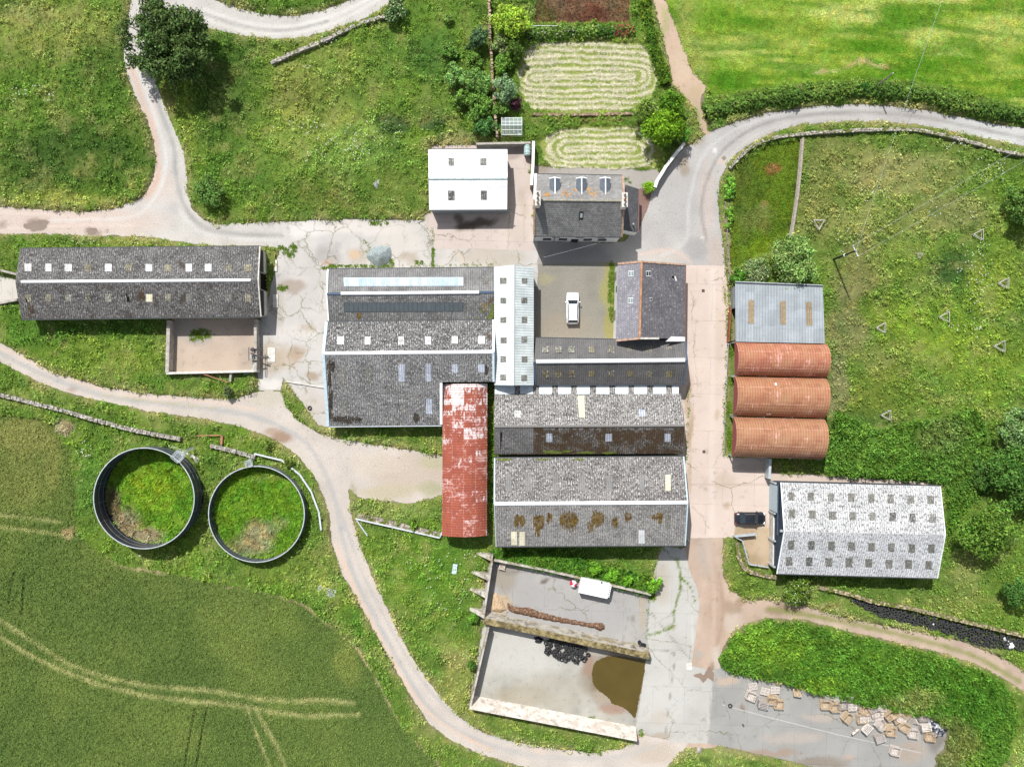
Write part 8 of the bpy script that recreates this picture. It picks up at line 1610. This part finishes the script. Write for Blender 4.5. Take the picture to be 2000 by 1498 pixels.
# greenhouse
x0, x1, y0, y1 = P(979.7, 0, 1.4).x, P(1019.4, 0, 1.4).x, P(0, 263.4, 1.4).y, P(0, 230.5, 1.4).y; ym = P(0, 245, 2.2).y; root = thing('greenhouse', 'small white-framed greenhouse below the purple bush', 'greenhouse', ((x0 + x1) / 2, (y0 + y1) / 2, 0)); fm = MB(); gl = MB()
N = NT('clear_glass', .05, .5); N.color((.5, .58, .58)); N.b.inputs['Alpha'].default_value = .38; gm = N.mat
for i in range(6):
    x = x0 + (x1 - x0) * i / 5
    for ya, za, yb, zb in ((y0, 0, y0, 1.4), (y1, 0, y1, 1.4), (y0, 1.4, ym, 2.2), (y1, 1.4, ym, 2.2)): fm.bar((x, ya, za), (x, yb, zb), .05 if i in (0, 5) else .03, .05)
for ya, z in ((y0, 1.4), (y1, 1.4), (ym, 2.2), (y0, .05), (y1, .05), ((y0 + ym) / 2, 1.8), ((y1 + ym) / 2, 1.8)): fm.bar((x0, ya, z), (x1, ya, z), .07 if z > 2 else .05, .05)
fm.build('frame', M['white_trim'], root)
for a in (((x0, y0, 1.4), (x1, y0, 1.4), (x1, ym, 2.2), (x0, ym, 2.2)), ((x0, ym, 2.2), (x1, ym, 2.2), (x1, y1, 1.4), (x0, y1, 1.4)), ((x0, y0, 0), (x1, y0, 0), (x1, y0, 1.4), (x0, y0, 1.4)), ((x1, y1, 0), (x0, y1, 0), (x0, y1, 1.4), (x1, y1, 1.4))): gl.quad(*[Vector(p) for p in a])
for x in (x0, x1): gl.add([(x, y0, 0), (x, y1, 0), (x, y1, 1.4), (x, ym, 2.2), (x, y0, 1.4)], [(0, 1, 2, 3, 4)])
gl.build('glazing', gm, root); mb = MB(); mb.box(((x0 + x1) / 2, y0 + .5, .35), (x1 - x0 - .3, .6, .05)); mb.box(((x0 + x1) / 2, y1 - .5, .35), (x1 - x0 - .3, .6, .05)); mb.build('staging', M['galv'], root)
# power poles and lines
def pole(label, base, h, arm_deg, arm, mat):
    b_ = P(*base, 0); root = thing('power_pole', label, 'power pole', (b_.x, b_.y, 0)); mb = MB(); mb.tube(b_, b_ + Vector((0, 0, h)), .15, .1, 10); mb.build('pole', mat, root); a = math.radians(arm_deg); d = Vector((math.cos(a), math.sin(a), 0)); t = b_ + Vector((0, 0, h - .15))
    if arm:
        m_ = MB(); m_.bar(t - d * arm, t + d * arm, .12, .12); m_.build('crossarm', M['rail_white'], root); out = []
        for s in (-1, 0, 1): m_ = MB(); p = t + d * arm * s * .93 + Vector((0, 0, .06)); m_.tube(p, p + Vector((0, 0, .22)), .07, .05, 8); m_.build('insulator', M['white_trim'], root); out.append(p + Vector((0, 0, .2)))
        m_ = MB(); m_.tube(b_ + Vector((0, 0, h * .55)), b_ + Vector((0, 0, h * .55 + .12)), .2, .2, 10); m_.build('collar', M['white_trim'], root); return out
    m_ = MB(); m_.tube(t, t + Vector((0, 0, .3)), .06, .05, 8); m_.build('insulator', M['white_trim'], root); return [t + Vector((0, 0, .3))]
ins = pole('tarred power pole with a pale crossarm in the rough paddock', (1625, 508), 8.3, -64, 0.85, M['black_wood'])
ins2 = pole('slim timber pole in the road hedge, top right', (1709, 172), 5.6, 0, 0, M['timber'])
def wire(label, a, b_, sag=0.4, r=0.014):
    mb = MB(); n = 14; pts = [Vector(a).lerp(Vector(b_), i / n) - Vector((0, 0, sag * 4 * (i / n) * (1 - i / n))) for i in range(n + 1)]
    for p, q in zip(pts[:-1], pts[1:]): mb.tube(p, q, r, n=5)
    tag(mb.build('power_line', M['galv']), label, 'power line')
wire('thin power line from the crossarm up and out of the photo at the top', ins[1], P(1862, -60, 8.6)); wire('upper of two thin power lines running right from the crossarm', ins[0], P(2060, 252, 8.6)); wire('lower of two thin power lines running right from the crossarm', ins[2], P(2060, 282, 8.6))
wire('sagging cable from the farmhouse wall across the shaded drive', P(1165, 476, 4.6), P(1062, 503, 2.5), 0.1, .008)
# loose things
def loose(name, label, cat, fn, mat): mb = MB(); fn(mb); return tag(mb.build(name, mat), label, cat)
orange = plain('rusted_orange_steel', (.38, .17, .1), .8, var=.3)
loose('fallen_pole', 'orange rusted pole leaning from the pen wall into the weeds', 'pole', lambda m: m.tube(P(398, 731, 1.3), P(446, 747, .6), .07), orange)
loose('gate_post', 'concrete post holding the fallen orange pole', 'post', lambda m: m.bar(P(452, 727, .8), P(450, 745, .8), .3, .5), M['concrete'])
loose('rusty_beam', 'rusty beam on a stub post near the short dry stone wall', 'beam', lambda m: (m.bar(P(383, 851, .7), P(432, 850, .9), .14, .14), m.bar(P(435, 851, .5), P(434, 868, .5), .3, .9)), orange)
def hose(m):
    q = [P(*p, .5 if i < 3 else .3) for i, p in enumerate(smooth_line([(489, 694), (494, 706), (495, 718), (489, 727), (475, 732)], 3))]
    for a, b_ in zip(q[:-1], q[1:]): m.tube(a, b_, .06)
loose('blue_hose', 'pale blue hose curling over the corner of the pen', 'hose', hose, plain('blue_hose', (.36, .62, .66), .4))
dk = plain('dark_rusty_steel', (.07, .06, .055), .6, var=.5, scale=4); root = thing('slurry_pump', 'tangle of dark pump pipework astride the right-hand pen wall', 'pump', P(500, 695, 0))
for nm, segs in (('pipe', [((489, 682), (512, 682)), ((490, 690), (515, 700)), ((492, 705), (508, 704))]), ('lever', [((502, 685), (515, 684)), ((504, 696), (517, 695))]), ('frame', [((494, 678), (494, 712)), ((504, 676), (505, 722)), ((508, 676), (508, 722)), ((486, 678), (486, 705))])):
    for a, b_ in segs: m_ = MB(); m_.tube(P(*a, 1.8), P(*b_, 1.7), .09 if nm == 'pipe' else .05, n=8); m_.build(nm, dk, root)
m_ = MB(); m_.tube(P(493, 683, 1.5), P(493, 683, 2.1), .28, .24, 12); m_.tube(P(494, 696, 1.5), P(494, 696, 2.0), .2, .2, 10); m_.build('pump_body', dk, root)
loose('drain_cover', 'dark square drain cover in the lane beside the slate barn', 'drain cover', lambda m: m.box(P(1373.5, 568, .035), (.42, .42, .03)), plain('cast_iron', (.07, .05, .045), .6))
loose('drain_cover', 'dark square drain cover in the lane beside the big grey shed', 'drain cover', lambda m: m.box(P(1375, 882, .035), (.42, .42, .03)), plain('cast_iron', (.07, .06, .055), .6))
loose('drain_cover', 'pale square inspection cover in the muddy track, bottom centre', 'drain cover', lambda m: m.box(P(1346, 1301, .04), (.8, 1.0, .03)), M['pale_concrete'])
loose('drain_cover', 'rusty drain plate set in the pale patch at the road bend', 'drain cover', lambda m: m.box(P(1414, 309, .03), (.5, .5, .03), .6), plain('cast_iron', (.2, .17, .14), .6))
loose('concrete_slab', 'pale raised slab by the upper door of the long barn', 'slab', lambda m: m.box(P(535, 519, .1), (.95, 1.6, .2)), M['pale_concrete'])
loose('concrete_slab', 'pale raised slab by the lower door of the long barn', 'slab', lambda m: m.box(P(538, 588, .1), (.7, 1.9, .2)), M['pale_concrete'])
loose('concrete_slab', 'white slab on the yard beside the pump pipework', 'slab', lambda m: m.box(P(530, 693, .06), (1.1, 2.1, .08)), M['pale_concrete'])
loose('timber_plank', 'short pale plank lying in the weeds below the wide shed', 'plank', lambda m: m.bar(P(741, 847, .3), P(753, 855, .3), .2, .08), M['pale_timber'])
loose('water_trough', 'pale blue plastic trough on the bank left of the silage clamp', 'trough', lambda m: (m.hexa([P(883, 1118, .1), P(890, 1119, .1), P(892, 1104, .1), P(886, 1103, .1)], [P(882, 1120, .5), P(891, 1121, .5), P(893.5, 1102, .5), P(885, 1101, .5)])), plain('pale_blue_plastic', (.5, .6, .66), .4))
loose('metal_trailer_frame', 'small pale slatted trailer body in the corner of the upper silage clamp', 'trailer', lambda m: [m.bar(P(978 + i * 2.6, 1098, .5), P(974 + i * 2.6, 1111, .5), .1, .06) for i in range(5)] + [m.bar(P(977, 1098, .55), P(990, 1101, .55), .08, .08), m.bar(P(973, 1110, .55), P(986, 1113, .55), .08, .08)], M['pale_timber'])
loose('scrap_pile', 'dark scrap metal in the top left corner of the upper silage clamp', 'scrap', lambda m: [m.bar(P(966 + 3 * i, 1098 + (i * 5) % 7, .3), P(972 + 2 * i, 1104 + (i * 3) % 6, .5), .08, .1) for i in range(6)], plain('dark_scrap', (.05, .06, .1), .5, var=.5))
loose('iron_bar', 'short dark iron bar on the concrete hardstanding', 'bar', lambda m: m.bar(P(1450, 1413, .05), P(1453, 1419, .05), .2, .08), dk)
loose('lump_of_stone', 'grey boulder in the grass below the dirt yard', 'boulder', lambda m: m.loft([[P(1365 + r * math.cos(a), 1465 + 1.3 * r * math.sin(a), z) for a in np.linspace(0, 5.5, 8)] for r, z in ((5.5, 0), (6, .3), (4, .6), (1.5, .75))]), M['concrete'])
loose('bale_bag', 'small white bag at the foot of the tyre bank', 'bag', lambda m: m.loft([[P(1823 + r * math.cos(a), 1219 + r * math.sin(a), z) for a in np.linspace(0, 5.5, 8)] for r, z in ((1.6, .4), (2.2, .6), (1.6, .8), (.5, .9))]), WP)
loose('gate_bracket', 'thin metal gate hanging at the south-east corner of the big grey shed', 'gate', lambda m: [m.bar(P(1300, 1066 + i * 1.6, 1.0), P(1309, 1068 + i * 1.6, 1.0), .05, .05) for i in range(4)] + [m.bar(P(1300, 1066, 1.0), P(1300, 1072, 1.0), .06, .06)], M['galv'])
loose('stable_pipe', 'white bracket lying on the lane side of the big grey shed', 'pipe', lambda m: m.tube(P(1341, 1050, .5), P(1346, 1057, .4), .1), M['galv'])
